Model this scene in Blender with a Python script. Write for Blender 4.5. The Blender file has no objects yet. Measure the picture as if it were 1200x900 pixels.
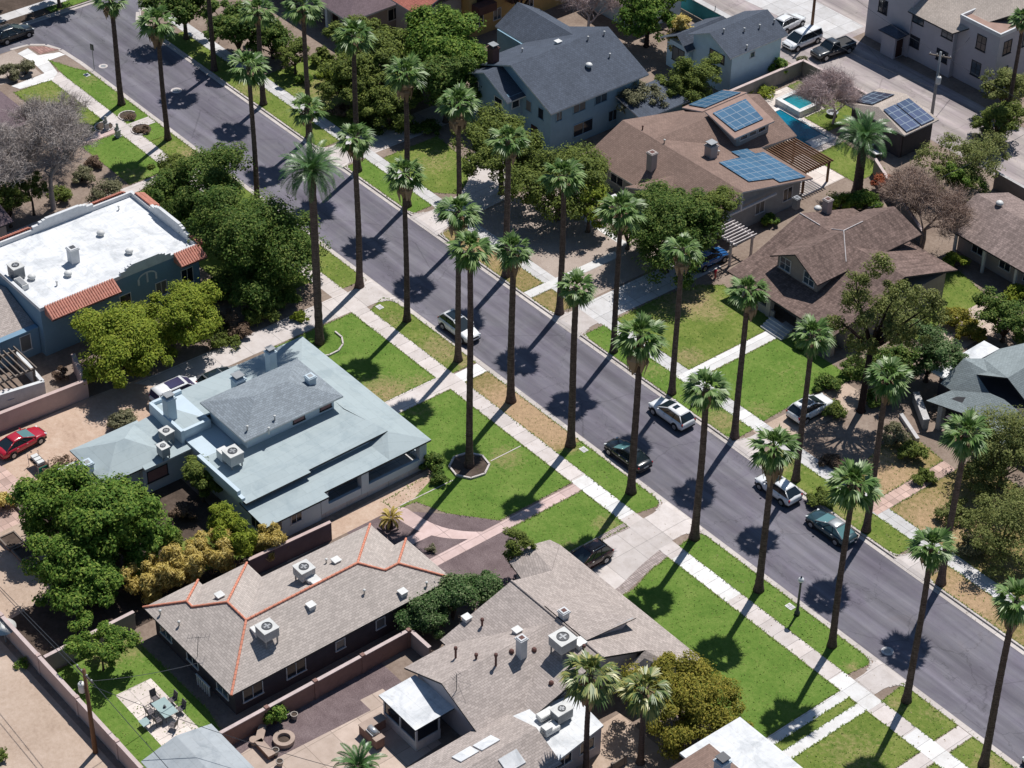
import bpy, bmesh, math, random
import numpy as np
from mathutils import Vector, Matrix
PI = math.pi
rnd = random.Random(7)
sc = bpy.context.scene
COL = sc.collection
# ---------------------------------------------------------------- survey camera (metres; x along the street, y across it)
CAM = np.array([125.0, -105.6, 125.0]); FOC = 2659.68
_pit, _yaw, _rol = math.radians(37.21176), math.radians(140.14215), math.radians(.96605)
FWD = np.array([math.cos(_yaw)*math.cos(_pit), math.sin(_yaw)*math.cos(_pit), -math.sin(_pit)])
_r = np.cross(FWD, [0, 0, 1]); _r /= np.linalg.norm(_r); _u = np.cross(_r, FWD)
RGT = math.cos(_rol)*_r + math.sin(_rol)*_u
UPV = -math.sin(_rol)*_r + math.cos(_rol)*_u
def G(px, py, z=0.0):
    """world point at height z seen at pixel (px, py) of the survey photograph"""
    d = FWD*FOC + RGT*(px-600) - UPV*(py-450)
    t = (z-CAM[2])/d[2]
    p = CAM + d*t
    return (float(p[0]), float(p[1]), float(z))
def GY(px, py, y):
    d = FWD*FOC + RGT*(px-600) - UPV*(py-450)
    t = (y-CAM[1])/d[1]; p = CAM + d*t
    return tuple(float(c) for c in p)
cam = bpy.data.cameras.new('camera'); camo = bpy.data.objects.new('camera', cam); COL.objects.link(camo)
cam.sensor_width = 36; cam.lens = 36*FOC/1200; cam.clip_start = 1; cam.clip_end = 5000
M = Matrix.Identity(4)
for i in range(3):
    M[i][0] = RGT[i]; M[i][1] = UPV[i]; M[i][2] = -FWD[i]; M[i][3] = CAM[i]
camo.matrix_world = M
sc.camera = camo
# ---------------------------------------------------------------- light
SUN = Vector((-.225, .52, 1)).normalized()
el = math.asin(SUN.z); az = math.atan2(SUN.x, SUN.y)
w = bpy.data.worlds.new('World'); sc.world = w; w.use_nodes = True
nt = w.node_tree; nt.nodes.clear()
sky = nt.nodes.new('ShaderNodeTexSky'); sky.sky_type = 'NISHITA'; sky.sun_disc = False
sky.sun_elevation = el; sky.sun_rotation = az; sky.air_density = 1.0; sky.dust_density = .6
bg = nt.nodes.new('ShaderNodeBackground'); bg.inputs[1].default_value = .066
wo = nt.nodes.new('ShaderNodeOutputWorld')
tint = nt.nodes.new('ShaderNodeMix'); tint.data_type = 'RGBA'; tint.blend_type = 'MULTIPLY'; tint.inputs[0].default_value = 1; tint.inputs[7].default_value = (.82, .97, 1.08, 1)
nt.links.new(sky.outputs[0], tint.inputs[6]); nt.links.new(tint.outputs[2], bg.inputs[0]); nt.links.new(bg.outputs[0], wo.inputs[0])
sl = bpy.data.lights.new('sun', 'SUN'); sl.energy = 5.0; sl.angle = math.radians(.5); sl.color = (1, .965, .92)
so = bpy.data.objects.new('sun', sl); COL.objects.link(so)
so.rotation_euler = (-SUN).to_track_quat('-Z', 'Y').to_euler(); so.location = (0, 0, 150)
sc.view_settings.view_transform = 'Standard'; sc.view_settings.look = 'None'
sc.view_settings.exposure = 0; sc.view_settings.gamma = 1
sc.render.engine = 'CYCLES'
try:
    sc.cycles.use_denoising = True; sc.cycles.max_bounces = 6; sc.cycles.transparent_max_bounces = 6
    sc.cycles.caustics_reflective = False; sc.cycles.caustics_refractive = False
except Exception: pass
# ---------------------------------------------------------------- materials
MATS = {}
class NB:
    def __init__(s, name):
        s.m = bpy.data.materials.new(name); s.m.use_nodes = True; s.t = s.m.node_tree
        s.n = s.t.nodes; s.b = s.n['Principled BSDF']; s.out = s.n['Material Output']
        MATS[name] = s.m
    def new(s, ty, **kw):
        x = s.n.new(ty)
        for k, v in kw.items(): setattr(x, k, v)
        return x
    def L(s, a, b): s.t.links.new(a, b)
    def coord(s, kind='Object', scale=(1, 1, 1), rot=(0, 0, 0)):
        c = s.new('ShaderNodeTexCoord'); m = s.new('ShaderNodeMapping')
        m.inputs['Scale'].default_value = scale; m.inputs['Rotation'].default_value = rot
        s.L(c.outputs[kind], m.inputs[0]); return m.outputs[0]
    def noise(s, co, scale, detail=4, rough=.6, dist=0):
        x = s.new('ShaderNodeTexNoise'); x.inputs['Scale'].default_value = scale
        x.inputs['Detail'].default_value = detail; x.inputs['Roughness'].default_value = rough; x.inputs['Distortion'].default_value = dist
        s.L(co, x.inputs['Vector']); return x.outputs[0]
    def ramp(s, fac, stops):
        x = s.new('ShaderNodeValToRGB'); e = x.color_ramp.elements
        while len(e) < len(stops): e.new(.5)
        for k, (p, c) in enumerate(stops):
            e[k].position = p; e[k].color = (c[0], c[1], c[2], 1) if hasattr(c, '__len__') else (c, c, c, 1)
        s.L(fac, x.inputs[0]); return x.outputs[0]
    def mix(s, a, b, fac=.5, mode='MIX'):
        x = s.new('ShaderNodeMix', data_type='RGBA', blend_type=mode)
        for sock, val in ((x.inputs[6], a), (x.inputs[7], b), (x.inputs[0], fac)):
            if hasattr(val, 'links') or hasattr(val, 'is_linked'): s.L(val, sock)
            elif hasattr(val, '__len__'): sock.default_value = (val[0], val[1], val[2], 1)
            else: sock.default_value = val
        return x.outputs[2]
    def bump(s, h, strength=.5, dist=.05):
        x = s.new('ShaderNodeBump'); x.inputs['Strength'].default_value = strength; x.inputs['Distance'].default_value = dist
        s.L(h, x.inputs['Height']); s.L(x.outputs[0], s.b.inputs['Normal'])
    def base(s, c):
        if hasattr(c, 'is_linked'): s.L(c, s.b.inputs['Base Color'])
        else: s.b.inputs['Base Color'].default_value = (*c, 1)
    def rough(s, r, spec=.3, metal=0):
        s.b.inputs['Roughness'].default_value = r; s.b.inputs['Specular IOR Level'].default_value = spec; s.b.inputs['Metallic'].default_value = metal
def sc3(c, k): return tuple(min(1, x*k) for x in c)
def plain(name, c, rough=.8, spec=.25, metal=0, var=.18, scale=1.2, fine=14, bump=.15):
    """weathered paint / stucco / metal: two scales of mottling"""
    b = NB(name); co = b.coord()
    n1 = b.noise(co, scale, 5, .65); n2 = b.noise(co, fine, 3, .6)
    c1 = b.ramp(n1, [(.25, sc3(c, 1-var)), (.75, sc3(c, 1+var*.7))])
    c2 = b.mix(c1, b.ramp(n2, [(.3, 1-var*.8), (.7, 1)]), 1, 'MULTIPLY')
    b.base(c2); b.rough(rough, spec, metal)
    if bump: b.bump(n2, bump, .03)
    return b.m
def shingle(name, c, var=.35, row=.16, wid=.30, rough=.9, patch=.2, streak=0):
    b = NB(name); uv = b.coord('UV'); co = b.coord()
    br = b.new('ShaderNodeTexBrick'); br.offset = .5; b.L(uv, br.inputs['Vector'])
    br.inputs['Color1'].default_value = (*sc3(c, 1-var*.6), 1); br.inputs['Color2'].default_value = (*sc3(c, 1+var*.45), 1)
    br.inputs['Mortar'].default_value = (*sc3(c, .62), 1); br.inputs['Scale'].default_value = 1
    br.inputs['Mortar Size'].default_value = .018; br.inputs['Mortar Smooth'].default_value = .5; br.inputs['Bias'].default_value = .1
    br.inputs['Brick Width'].default_value = wid; br.inputs['Row Height'].default_value = row
    n1 = b.noise(co, .45, 5, .65); n2 = b.noise(co, 9, 3, .7)
    cc = b.mix(br.outputs[0], b.ramp(n1, [(.3, 1-patch), (.7, 1.0)]), 1, 'MULTIPLY')
    cc = b.mix(cc, b.ramp(n2, [(.25, .78), (.75, 1.0)]), 1, 'MULTIPLY')
    if streak:
        n3 = b.noise(b.coord('UV', (2.2, .18, 1)), 1.5, 4, .6)
        cc = b.mix(cc, b.ramp(n3, [(.35, 1-streak), (.65, 1)]), 1, 'MULTIPLY')
    b.base(cc); b.rough(rough, .2)
    b.bump(br.outputs[1], -.35, .03)
    return b.m
def leafmat(name, dark, mid, light, transl=.3, rough=.65, spec=.16, clump=.5):
    b = NB(name); g = b.new('ShaderNodeNewGeometry'); co = b.coord()
    n = b.noise(co, clump, 3, .6)
    mx = b.new('ShaderNodeMath', operation='MULTIPLY_ADD'); mx.inputs[1].default_value = .55; b.L(g.outputs['Random Per Island'], mx.inputs[0])
    m2 = b.new('ShaderNodeMath', operation='MULTIPLY'); m2.inputs[1].default_value = .5; b.L(n, m2.inputs[0]); b.L(m2.outputs[0], mx.inputs[2])
    c = b.ramp(mx.outputs[0], [(.18, dark), (.5, mid), (.82, light)])
    b.base(c); b.rough(rough, spec)
    tr = b.new('ShaderNodeBsdfTranslucent'); b.L(b.mix(c, (1.0, 1.0, .45), .35, 'MULTIPLY'), tr.inputs[0])
    ms = b.new('ShaderNodeMixShader'); ms.inputs[0].default_value = transl
    b.L(b.b.outputs[0], ms.inputs[1]); b.L(tr.outputs[0], ms.inputs[2]); b.L(ms.outputs[0], b.out.inputs[0])
    return b.m
def asphalt(name, c=(.20, .192, .218)):
    b = NB(name); co = b.coord()
    big = b.noise(b.coord('Object', (.05, .7, 1)), 1.0, 5, .6, .4)
    med = b.noise(b.coord('Object', (.3, .3, 1)), 1.0, 6, .65, .5)
    fine = b.noise(co, 22, 3, .7)
    c1 = b.ramp(big, [(.32, sc3(c, .70)), (.5, sc3(c, 1.0)), (.7, sc3(c, 1.38))])
    c1 = b.mix(c1, b.ramp(med, [(.3, (.83, .78, .86)), (.6, (1, 1, 1)), (.75, (1, .95, .93))]), 1, 'MULTIPLY')
    c1 = b.mix(c1, b.ramp(fine, [(.2, .72), (.8, 1.0)]), 1, 'MULTIPLY')
    wv = b.noise(b.coord('Object', (.9, .9, 1)), 1.5, 3, .6)
    vo = b.new('ShaderNodeTexVoronoi', feature='DISTANCE_TO_EDGE'); vo.inputs['Scale'].default_value = .16
    va = b.new('ShaderNodeVectorMath', operation='ADD'); b.L(co, va.inputs[0])
    vs = b.new('ShaderNodeVectorMath', operation='SCALE'); vs.inputs['Scale'].default_value = 1.3; b.L(wv, vs.inputs[0]); b.L(vs.outputs[0], va.inputs[1])
    b.L(va.outputs[0], vo.inputs['Vector'])
    c1 = b.mix(c1, b.ramp(vo.outputs['Distance'], [(.0, .5), (.01, 1)]), .55, 'MULTIPLY')
    st = b.noise(b.coord('Object', (.6, .25, 1)), 1.0, 2, .5)
    c1 = b.mix(c1, b.ramp(st, [(.66, 1), (.78, .78)]), .8, 'MULTIPLY')
    pt = b.new('ShaderNodeTexBrick'); pt.offset = .37; b.L(b.coord('Object', (1, 1, 1)), pt.inputs['Vector']); pt.inputs['Scale'].default_value = 1; pt.inputs['Brick Width'].default_value = 13; pt.inputs['Row Height'].default_value = 3.1; pt.inputs['Mortar Size'].default_value = .03
    pt.inputs['Color1'].default_value = (.88, .88, .9, 1); pt.inputs['Color2'].default_value = (1, 1, 1, 1); pt.inputs['Mortar'].default_value = (.78, .78, .8, 1)
    c1 = b.mix(c1, pt.outputs[0], .75, 'MULTIPLY')
    oil = b.noise(b.coord('Object', (.35, 1.1, 1)), 1.3, 4, .7); c1 = b.mix(c1, b.ramp(oil, [(.60, 1), (.72, .72)]), .8, 'MULTIPLY')
    gr = b.noise(b.coord('Object', (.12, 2.2, 1)), 1.0, 4, .7); c1 = b.mix(c1, b.ramp(gr, [(.35, (.9, .9, .92)), (.65, (1.0, .99, .98))]), 1, 'MULTIPLY')
    b.base(c1); b.rough(.85, .25); b.bump(fine, .25, .02)
    return b.m
def roofing(name, c, roll=.95, stain=.2):
    """rolled roofing: faint laps, ponding stains, grime runs"""
    b = NB(name); uv = b.coord('UV'); co = b.coord()
    br = b.new('ShaderNodeTexBrick'); br.offset = .5; b.L(uv, br.inputs['Vector']); br.inputs['Scale'].default_value = 1; br.inputs['Brick Width'].default_value = 7.5; br.inputs['Row Height'].default_value = roll; br.inputs['Mortar Size'].default_value = .016
    br.inputs['Color1'].default_value = (*sc3(c, .96), 1); br.inputs['Color2'].default_value = (*sc3(c, 1.03), 1); br.inputs['Mortar'].default_value = (*sc3(c, .84), 1)
    n1 = b.noise(co, .5, 6, .7, .6); n2 = b.noise(co, 2.6, 5, .7, .3); n3 = b.noise(b.coord('UV', (2.0, .25, 1)), 1.2, 4, .65)
    cc = b.mix(br.outputs[0], b.ramp(n1, [(.36, sc3((.93, .95, .97), 1-stain)), (.52, (1, 1, 1))]), 1, 'MULTIPLY')
    cc = b.mix(cc, b.ramp(n2, [(.56, (1, 1, 1)), (.74, (1-stain, 1-stain*1.15, 1-stain*1.3))]), 1, 'MULTIPLY'); cc = b.mix(cc, b.ramp(n3, [(.35, 1-stain*.4), (.6, 1)]), 1, 'MULTIPLY')
    b.base(cc); b.rough(.8, .2); b.bump(n2, .1, .03); return b.m
def concrete(name, c, jx=1.55, jy=50, var=.14):
    b = NB(name); co = b.coord()
    br = b.new('ShaderNodeTexBrick'); br.offset = 0; b.L(co, br.inputs['Vector'])
    br.inputs['Color1'].default_value = (*sc3(c, 1-var), 1); br.inputs['Color2'].default_value = (*sc3(c, 1+var*.5), 1)
    br.inputs['Mortar'].default_value = (*sc3(c, .55), 1); br.inputs['Scale'].default_value = 1; br.inputs['Mortar Size'].default_value = .025
    br.inputs['Brick Width'].default_value = jx; br.inputs['Row Height'].default_value = jy; br.inputs['Bias'].default_value = 0
    n1 = b.noise(co, .8, 6, .7); n2 = b.noise(co, 18, 3, .7)
    cc = b.mix(br.outputs[0], b.ramp(n1, [(.3, (.82, .8, .78)), (.6, (1, 1, 1))]), 1, 'MULTIPLY')
    cc = b.mix(cc, b.ramp(n2, [(.25, .84), (.75, 1)]), 1, 'MULTIPLY')
    b.base(cc); b.rough(.9, .2); b.bump(n2, .2, .02)
    return b.m
def ground_mat(name, stops, s1=.25, s2=3, s3=25, fine=.35, bump=.4):
    b = NB(name); co = b.coord()
    n1 = b.noise(co, s1, 6, .68, .3); n2 = b.noise(co, s2, 5, .7); n3 = b.noise(co, s3, 3, .7)
    ad = b.new('ShaderNodeMath', operation='MULTIPLY_ADD'); ad.inputs[1].default_value = .45; b.L(n2, ad.inputs[0])
    m = b.new('ShaderNodeMath', operation='MULTIPLY'); m.inputs[1].default_value = .6; b.L(n1, m.inputs[0]); b.L(m.outputs[0], ad.inputs[2])
    c = b.ramp(ad.outputs[0], stops)
    c = b.mix(c, b.ramp(n3, [(.25, 1-fine), (.75, 1)]), 1, 'MULTIPLY')
    b.base(c); b.rough(.95, .1); b.bump(n3, bump, .05)
    return b.m
def grass_mat(name, dark, mid, light, dry, base_dry=0.0):
    b = NB(name); co = b.coord()
    at = b.new('ShaderNodeAttribute', attribute_name='dry')
    n1 = b.noise(co, .38, 5, .65, .3); n2 = b.noise(co, 2.4, 6, .78); n3 = b.noise(co, 9, 4, .8)
    ad = b.new('ShaderNodeMath', operation='MULTIPLY_ADD'); ad.inputs[1].default_value = .6; b.L(n2, ad.inputs[0])
    m = b.new('ShaderNodeMath', operation='MULTIPLY'); m.inputs[1].default_value = .5; b.L(n1, m.inputs[0]); b.L(m.outputs[0], ad.inputs[2])
    c = b.ramp(ad.outputs[0], [(.38, dark), (.54, mid), (.68, light)])
    ds = b.new('ShaderNodeMath', operation='MULTIPLY_ADD'); ds.inputs[1].default_value = 1.3; b.L(at.outputs['Fac'], ds.inputs[0])
    dn = b.new('ShaderNodeMath', operation='MULTIPLY_ADD'); dn.inputs[1].default_value = 1.6; dn.inputs[2].default_value = -.95+base_dry
    b.L(n2, dn.inputs[0]); b.L(dn.outputs[0], ds.inputs[2])
    dc = b.ramp(n2, [(.3, sc3(dry, .7)), (.7, sc3(dry, 1.15))])
    fac = b.ramp(ds.outputs[0], [(.05, 0), (.75, 1)])
    c = b.mix(c, dc, fac)
    c = b.mix(c, b.ramp(n3, [(.25, .62), (.7, 1.08)]), 1, 'MULTIPLY')
    b.base(c); b.rough(.95, .08); b.bump(n3, .7, .06)
    return b.m
def glassy(name, c=(.02, .025, .035), rough=.08, spec=.6):
    b = NB(name); b.base(c); b.rough(rough, spec); return b.m
def carpaint(name, c, rough=.25, metal=0):
    b = NB(name); co = b.coord(); n = b.noise(co, 3, 3, .6)
    b.base(b.ramp(n, [(.3, sc3(c, .9)), (.7, c)])); b.rough(rough, .5, metal)
    b.b.inputs['Coat Weight'].default_value = .6; b.b.inputs['Coat Roughness'].default_value = .08
    return b.m
def solar_mat(name, c1, c2):
    b = NB(name); uv = b.coord('UV')
    br = b.new('ShaderNodeTexBrick'); br.offset = 0; b.L(uv, br.inputs['Vector'])
    br.inputs['Color1'].default_value = (*c1, 1); br.inputs['Color2'].default_value = (*c2, 1); br.inputs['Mortar'].default_value = (.22, .27, .32, 1)
    br.inputs['Scale'].default_value = 1; br.inputs['Mortar Size'].default_value = .045; br.inputs['Brick Width'].default_value = .98; br.inputs['Row Height'].default_value = .98
    b.base(br.outputs[0]); b.rough(.18, .5); return b.m

asphalt('asphalt'); asphalt('asphalt_side', (.19, .186, .205)); asphalt('alley_asphalt', (.45, .40, .375))
concrete('walk_tan', (.66, .60, .575)); concrete('walk_white', (.80, .79, .78)); concrete('drive_concrete', (.64, .585, .56), 3.2, 3.2)
concrete('curb', (.58, .53, .50), 3.0); concrete('pink_path', (.66, .50, .47), 2.2, 2.2); concrete('patio_pale', (.74, .66, .61), 1.5, 1.5); concrete('patio_tan', (.56, .45, .38), 2.4, 2.4)
concrete('brick_edge', (.44, .37, .35), .35, .2, .25); concrete('walk_grey', (.62, .61, .61), 2.2, 2.2); concrete('brick_pink', (.4, .24, .21), .5, .3, .3)
concrete('flagstone', (.6, .43, .37), .9, .7, .3)
ground_mat('dirt', [(.3, (.17, .125, .10)), (.5, (.28, .215, .175)), (.7, (.40, .32, .265))])
ground_mat('dirt_pale', [(.3, (.37, .27, .205)), (.5, (.52, .40, .315)), (.7, (.64, .51, .42))])
ground_mat('dirt_tracks', [(.3, (.40, .275, .205)), (.5, (.58, .42, .32)), (.7, (.70, .55, .44))], .5)
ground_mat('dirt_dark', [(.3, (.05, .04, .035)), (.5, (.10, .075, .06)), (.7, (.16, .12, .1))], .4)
ground_mat('gravel_maroon', [(.3, (.13, .095, .098)), (.5, (.22, .165, .168)), (.7, (.32, .25, .25))], .6, 9, 11, .55, .8)
ground_mat('gravel_pale', [(.3, (.32, .25, .215)), (.5, (.45, .37, .32)), (.7, (.56, .47, .41))], .4, 7, 14, .4)
grass_mat('lawn_green', (.085, .168, .028), (.135, .225, .042), (.195, .27, .064), (.38, .28, .15))
grass_mat('lawn_mixed', (.09, .155, .028), (.16, .215, .045), (.25, .275, .08), (.40, .29, .17), .03)
grass_mat('lawn_dry', (.16, .16, .05), (.26, .21, .085), (.36, .27, .13), (.48, .33, .20), .25)
plain('water_deep', (.0, .17, .27), .12, .5, 0, .35, .7, 5, .1)
plain('water_spa', (.02, .24, .28), .12, .5, 0, .3, .8, 5, .1)
# ---------------------------------------------------------------- mesh helpers
class MB:
    def __init__(s): s.v = []; s.f = []; s.m = []
    def face(s, pts, mat=0):
        i = len(s.v); s.v += [tuple(p) for p in pts]; s.f.append(tuple(range(i, i+len(pts)))); s.m.append(mat); return s
    def prism(s, poly, z0, z1, mat=0, top=None, bottom=True):
        n = len(poly)
        a = sum(poly[k][0]*poly[(k+1) % n][1]-poly[(k+1) % n][0]*poly[k][1] for k in range(n))
        if a < 0: poly = poly[::-1]
        i = len(s.v)
        s.v += [(p[0], p[1], z0) for p in poly] + [(p[0], p[1], z1) for p in poly]
        for k in range(n):
            l = (k+1) % n; s.f.append((i+k, i+l, i+n+l, i+n+k)); s.m.append(mat)
        s.f.append(tuple(i+n+k for k in range(n))); s.m.append(mat if top is None else top)
        if bottom: s.f.append(tuple(i+k for k in reversed(range(n)))); s.m.append(mat)
        return s
    def box(s, x0, x1, y0, y1, z0, z1, mat=0, top=None):
        return s.prism([(x0, y0), (x1, y0), (x1, y1), (x0, y1)], z0, z1, mat, top)
    def obox(s, c, size, rz=0, mat=0, pitch=0):
        a, b, h = size[0]/2, size[1]/2, size[2]/2; R = Matrix.Rotation(rz, 3, 'Z') @ Matrix.Rotation(pitch, 3, 'Y'); i = len(s.v)
        for z in (-h, h):
            for x, y in ((-a, -b), (a, -b), (a, b), (-a, b)):
                p = R @ Vector((x, y, z)); s.v.append((p.x+c[0], p.y+c[1], p.z+c[2]))
        for q in ((0, 1, 5, 4), (1, 2, 6, 5), (2, 3, 7, 6), (3, 0, 4, 7), (4, 5, 6, 7), (3, 2, 1, 0)):
            s.f.append(tuple(i+k for k in q)); s.m.append(mat)
        return s
    def tube(s, path, rad, n=8, mat=0, cap=True):
        path = [Vector(p) for p in path]
        if not hasattr(rad, '__len__'): rad = [rad]*len(path)
        i = len(s.v); up = Vector((0, 0, 1))
        for k, p in enumerate(path):
            d = (path[min(k+1, len(path)-1)]-path[max(k-1, 0)]).normalized()
            a = d.cross(up if abs(d.z) < .9 else Vector((1, 0, 0))).normalized(); b = d.cross(a)
            for j in range(n):
                t = 2*PI*j/n; q = p+(a*math.cos(t)+b*math.sin(t))*rad[k]; s.v.append(tuple(q))
        for k in range(len(path)-1):
            for j in range(n):
                l = (j+1) % n; s.f.append((i+k*n+j, i+k*n+l, i+(k+1)*n+l, i+(k+1)*n+j)); s.m.append(mat)
        if cap:
            s.f.append(tuple(i+j for j in range(n))); s.m.append(mat)
            e = i+(len(path)-1)*n; s.f.append(tuple(e+j for j in reversed(range(n)))); s.m.append(mat)
        return s
    def lathe(s, prof, c=(0, 0, 0), n=16, mat=0, axis='z'):
        i = len(s.v)
        for r, z in prof:
            for j in range(n):
                t = 2*PI*j/n; x, y = r*math.cos(t), r*math.sin(t)
                p = (x, y, z) if axis == 'z' else ((x, z, y) if axis == 'y' else (z, x, y))
                s.v.append((p[0]+c[0], p[1]+c[1], p[2]+c[2]))
        for k in range(len(prof)-1):
            for j in range(n):
                l = (j+1) % n; s.f.append((i+k*n+j, i+k*n+l, i+(k+1)*n+l, i+(k+1)*n+j)); s.m.append(mat)
        s.f.append(tuple(i+j for j in range(n))); s.m.append(mat)
        e = i+(len(prof)-1)*n; s.f.append(tuple(e+j for j in range(n))); s.m.append(mat)
        return s
    def build(s, name, mats, parent=None, smooth=False, org=None, uv=True, kind=None, bevel=0):
        if isinstance(mats, str): mats = [mats]
        if org is None:
            org = (0, 0, 0); p = parent
            while p is not None:
                if p.get('_org') is not None: org = tuple(p['_org']); break
                p = p.parent
        me = bpy.data.meshes.new(name)
        v = [(a-org[0], b-org[1], c-org[2]) for a, b, c in s.v]
        me.from_pydata(v, [], s.f)
        for m in mats: me.materials.append(MATS[m])
        me.polygons.foreach_set('material_index', s.m)
        if smooth: me.polygons.foreach_set('use_smooth', [True]*len(s.f))
        bm = bmesh.new(); bm.from_mesh(me); bmesh.ops.remove_doubles(bm, verts=bm.verts, dist=1e-4); bmesh.ops.recalc_face_normals(bm, faces=bm.faces)
        if bevel: bmesh.ops.bevel(bm, geom=bm.edges[:], offset=bevel, segments=2, affect='EDGES', clamp_overlap=True)
        bm.to_mesh(me); bm.free()
        if uv:
            ul = me.uv_layers.new(name='UVMap'); data = []
            for pl in me.polygons:
                nn = pl.normal; u = Vector((0, 0, 1)).cross(nn)
                u = u.normalized() if u.length > .02 else Vector((1, 0, 0))
                vv = nn.cross(u)
                for vi in pl.vertices:
                    c = me.vertices[vi].co; data += [c.dot(u), c.dot(vv)]
            ul.data.foreach_set('uv', data)
        o = bpy.data.objects.new(name, me); COL.objects.link(o)
        if parent is not None: o.parent = parent
        if kind: o['kind'] = kind
        return o
def tag(o, label=None, cat=None, group=None, kind=None):
    for k, v in (('label', label), ('category', cat), ('group', group), ('kind', kind)):
        if v: o[k] = v
    return o
def thing(name, label, cat, loc=(0, 0, 0), rz=0, group=None):
    o = bpy.data.objects.new(name, None); COL.objects.link(o); o.empty_display_size = .3
    o.location = loc; o.rotation_euler = (0, 0, rz); o['_org'] = loc if rz == 0 else (0, 0, 0)
    return tag(o, label, cat, group)
def struct(name, mb, mats): return mb.build(name, mats, kind='structure')
def sheet(name, poly, z, m, kind='structure'):
    return MB().face([(p[0], p[1], z) for p in poly]).build(name, m, kind=kind)
def rect(x0, x1, y0, y1): return [(x0, y0), (x1, y0), (x1, y1), (x0, y1)]
LAWNS = []
def lawn(poly, z, m, patches=(), step=.8):
    """a lawn sheet with a colour attribute telling how dry the turf is"""
    LAWNS.append(([tuple(p[:2]) for p in poly], m)); me = bpy.data.meshes.new('lawn'); bm = bmesh.new()
    bm.faces.new([bm.verts.new((p[0], p[1], z)) for p in poly])
    xs = [p[0] for p in poly]; ys = [p[1] for p in poly]
    for ax, lo, hi in ((0, min(xs), max(xs)), (1, min(ys), max(ys))):
        t = lo+step
        while t < hi:
            co = (t, 0, 0) if ax == 0 else (0, t, 0); no = (1, 0, 0) if ax == 0 else (0, 1, 0)
            bmesh.ops.bisect_plane(bm, geom=bm.verts[:]+bm.edges[:]+bm.faces[:], plane_co=co, plane_no=no); t += step
    bmesh.ops.recalc_face_normals(bm, faces=bm.faces)
    if bm.faces and sum(f.normal.z for f in bm.faces) < 0: bmesh.ops.reverse_faces(bm, faces=bm.faces)
    bm.to_mesh(me); bm.free(); me.materials.append(MATS[m])
    at = me.color_attributes.new('dry', 'FLOAT_COLOR', 'POINT')
    for k, v in enumerate(me.vertices):
        d = 0
        for (x, y, r, a) in patches:
            q = math.hypot(v.co.x-x, v.co.y-y)/r
            d = max(d, .5*a*max(0, min(1, 1.5-1.3*q)))
        at.data[k].color = (d, d, d, 1)
    o = bpy.data.objects.new('lawn', me); COL.objects.link(o); o['kind'] = 'structure'
    return o
def roof_mb(faces, t=.16, mat=0, side=1):
    """roof planes given by their top corners, closed underneath and round the eaves"""
    b = MB(); edges = {}
    K = lambda p: (round(p[0], 3), round(p[1], 3), round(p[2], 3))
    for f in faces:
        n = len(f); ar = sum(f[k][0]*f[(k+1) % n][1]-f[(k+1) % n][0]*f[k][1] for k in range(n))
        if ar < 0: f = f[::-1]
        b.face(f, mat); b.face([(p[0], p[1], p[2]-t) for p in f[::-1]], side)
        for k in range(n): edges.setdefault(frozenset((K(f[k]), K(f[(k+1) % n]))), []).append((f[k], f[(k+1) % n]))
    for e in edges.values():
        if len(e) == 1:
            p, q = e[0]; b.face([p, (p[0], p[1], p[2]-t), (q[0], q[1], q[2]-t), q], side)
    return b
def hip(x0, x1, y0, y1, z, h):
    """hip roof over a rectangle, ridge along the longer side"""
    a, b, c, d = (x0, y0, z), (x1, y0, z), (x1, y1, z), (x0, y1, z)
    if x1-x0 >= y1-y0:
        k = (y1-y0)/2; r, q = (x0+k, y0+k, z+h), (x1-k, y0+k, z+h)
        return [[a, b, q, r], [b, c, q], [c, d, r, q], [d, a, r]]
    k = (x1-x0)/2; r, q = (x0+k, y0+k, z+h), (x0+k, y1-k, z+h)
    return [[a, b, r], [b, c, q, r], [c, d, q], [d, a, r, q]]
def gable(x0, x1, y0, y1, z, h, axis='x', mid=None):
    if axis == 'x':
        m = (y0+y1)/2 if mid is None else mid
        return [[(x0, y0, z), (x1, y0, z), (x1, m, z+h), (x0, m, z+h)], [(x0, m, z+h), (x1, m, z+h), (x1, y1, z), (x0, y1, z)]]
    m = (x0+x1)/2 if mid is None else mid
    return [[(x0, y0, z), (m, y0, z+h), (m, y1, z+h), (x0, y1, z)], [(m, y0, z+h), (x1, y0, z), (x1, y1, z), (m, y1, z+h)]]
def gable_wall(b, axis, at, a0, a1, z, h, mid=None, th=.2, mat=0):
    """triangle of wall under a gable; axis is the wall's normal"""
    m = (a0+a1)/2 if mid is None else mid
    tri = [(a0, z), (a1, z), (m, z+h)]
    f = [((at, p[0], p[1]) if axis == 'x' else (p[0], at, p[1])) for p in tri]
    g = [((at-th, p[0], p[1]) if axis == 'x' else (p[0], at-th, p[1])) for p in tri]
    b.face(f, mat); b.face(g[::-1], mat)
    for k in range(3):
        l = (k+1) % 3; b.face([f[k], f[l], g[l], g[k]], mat)
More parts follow.
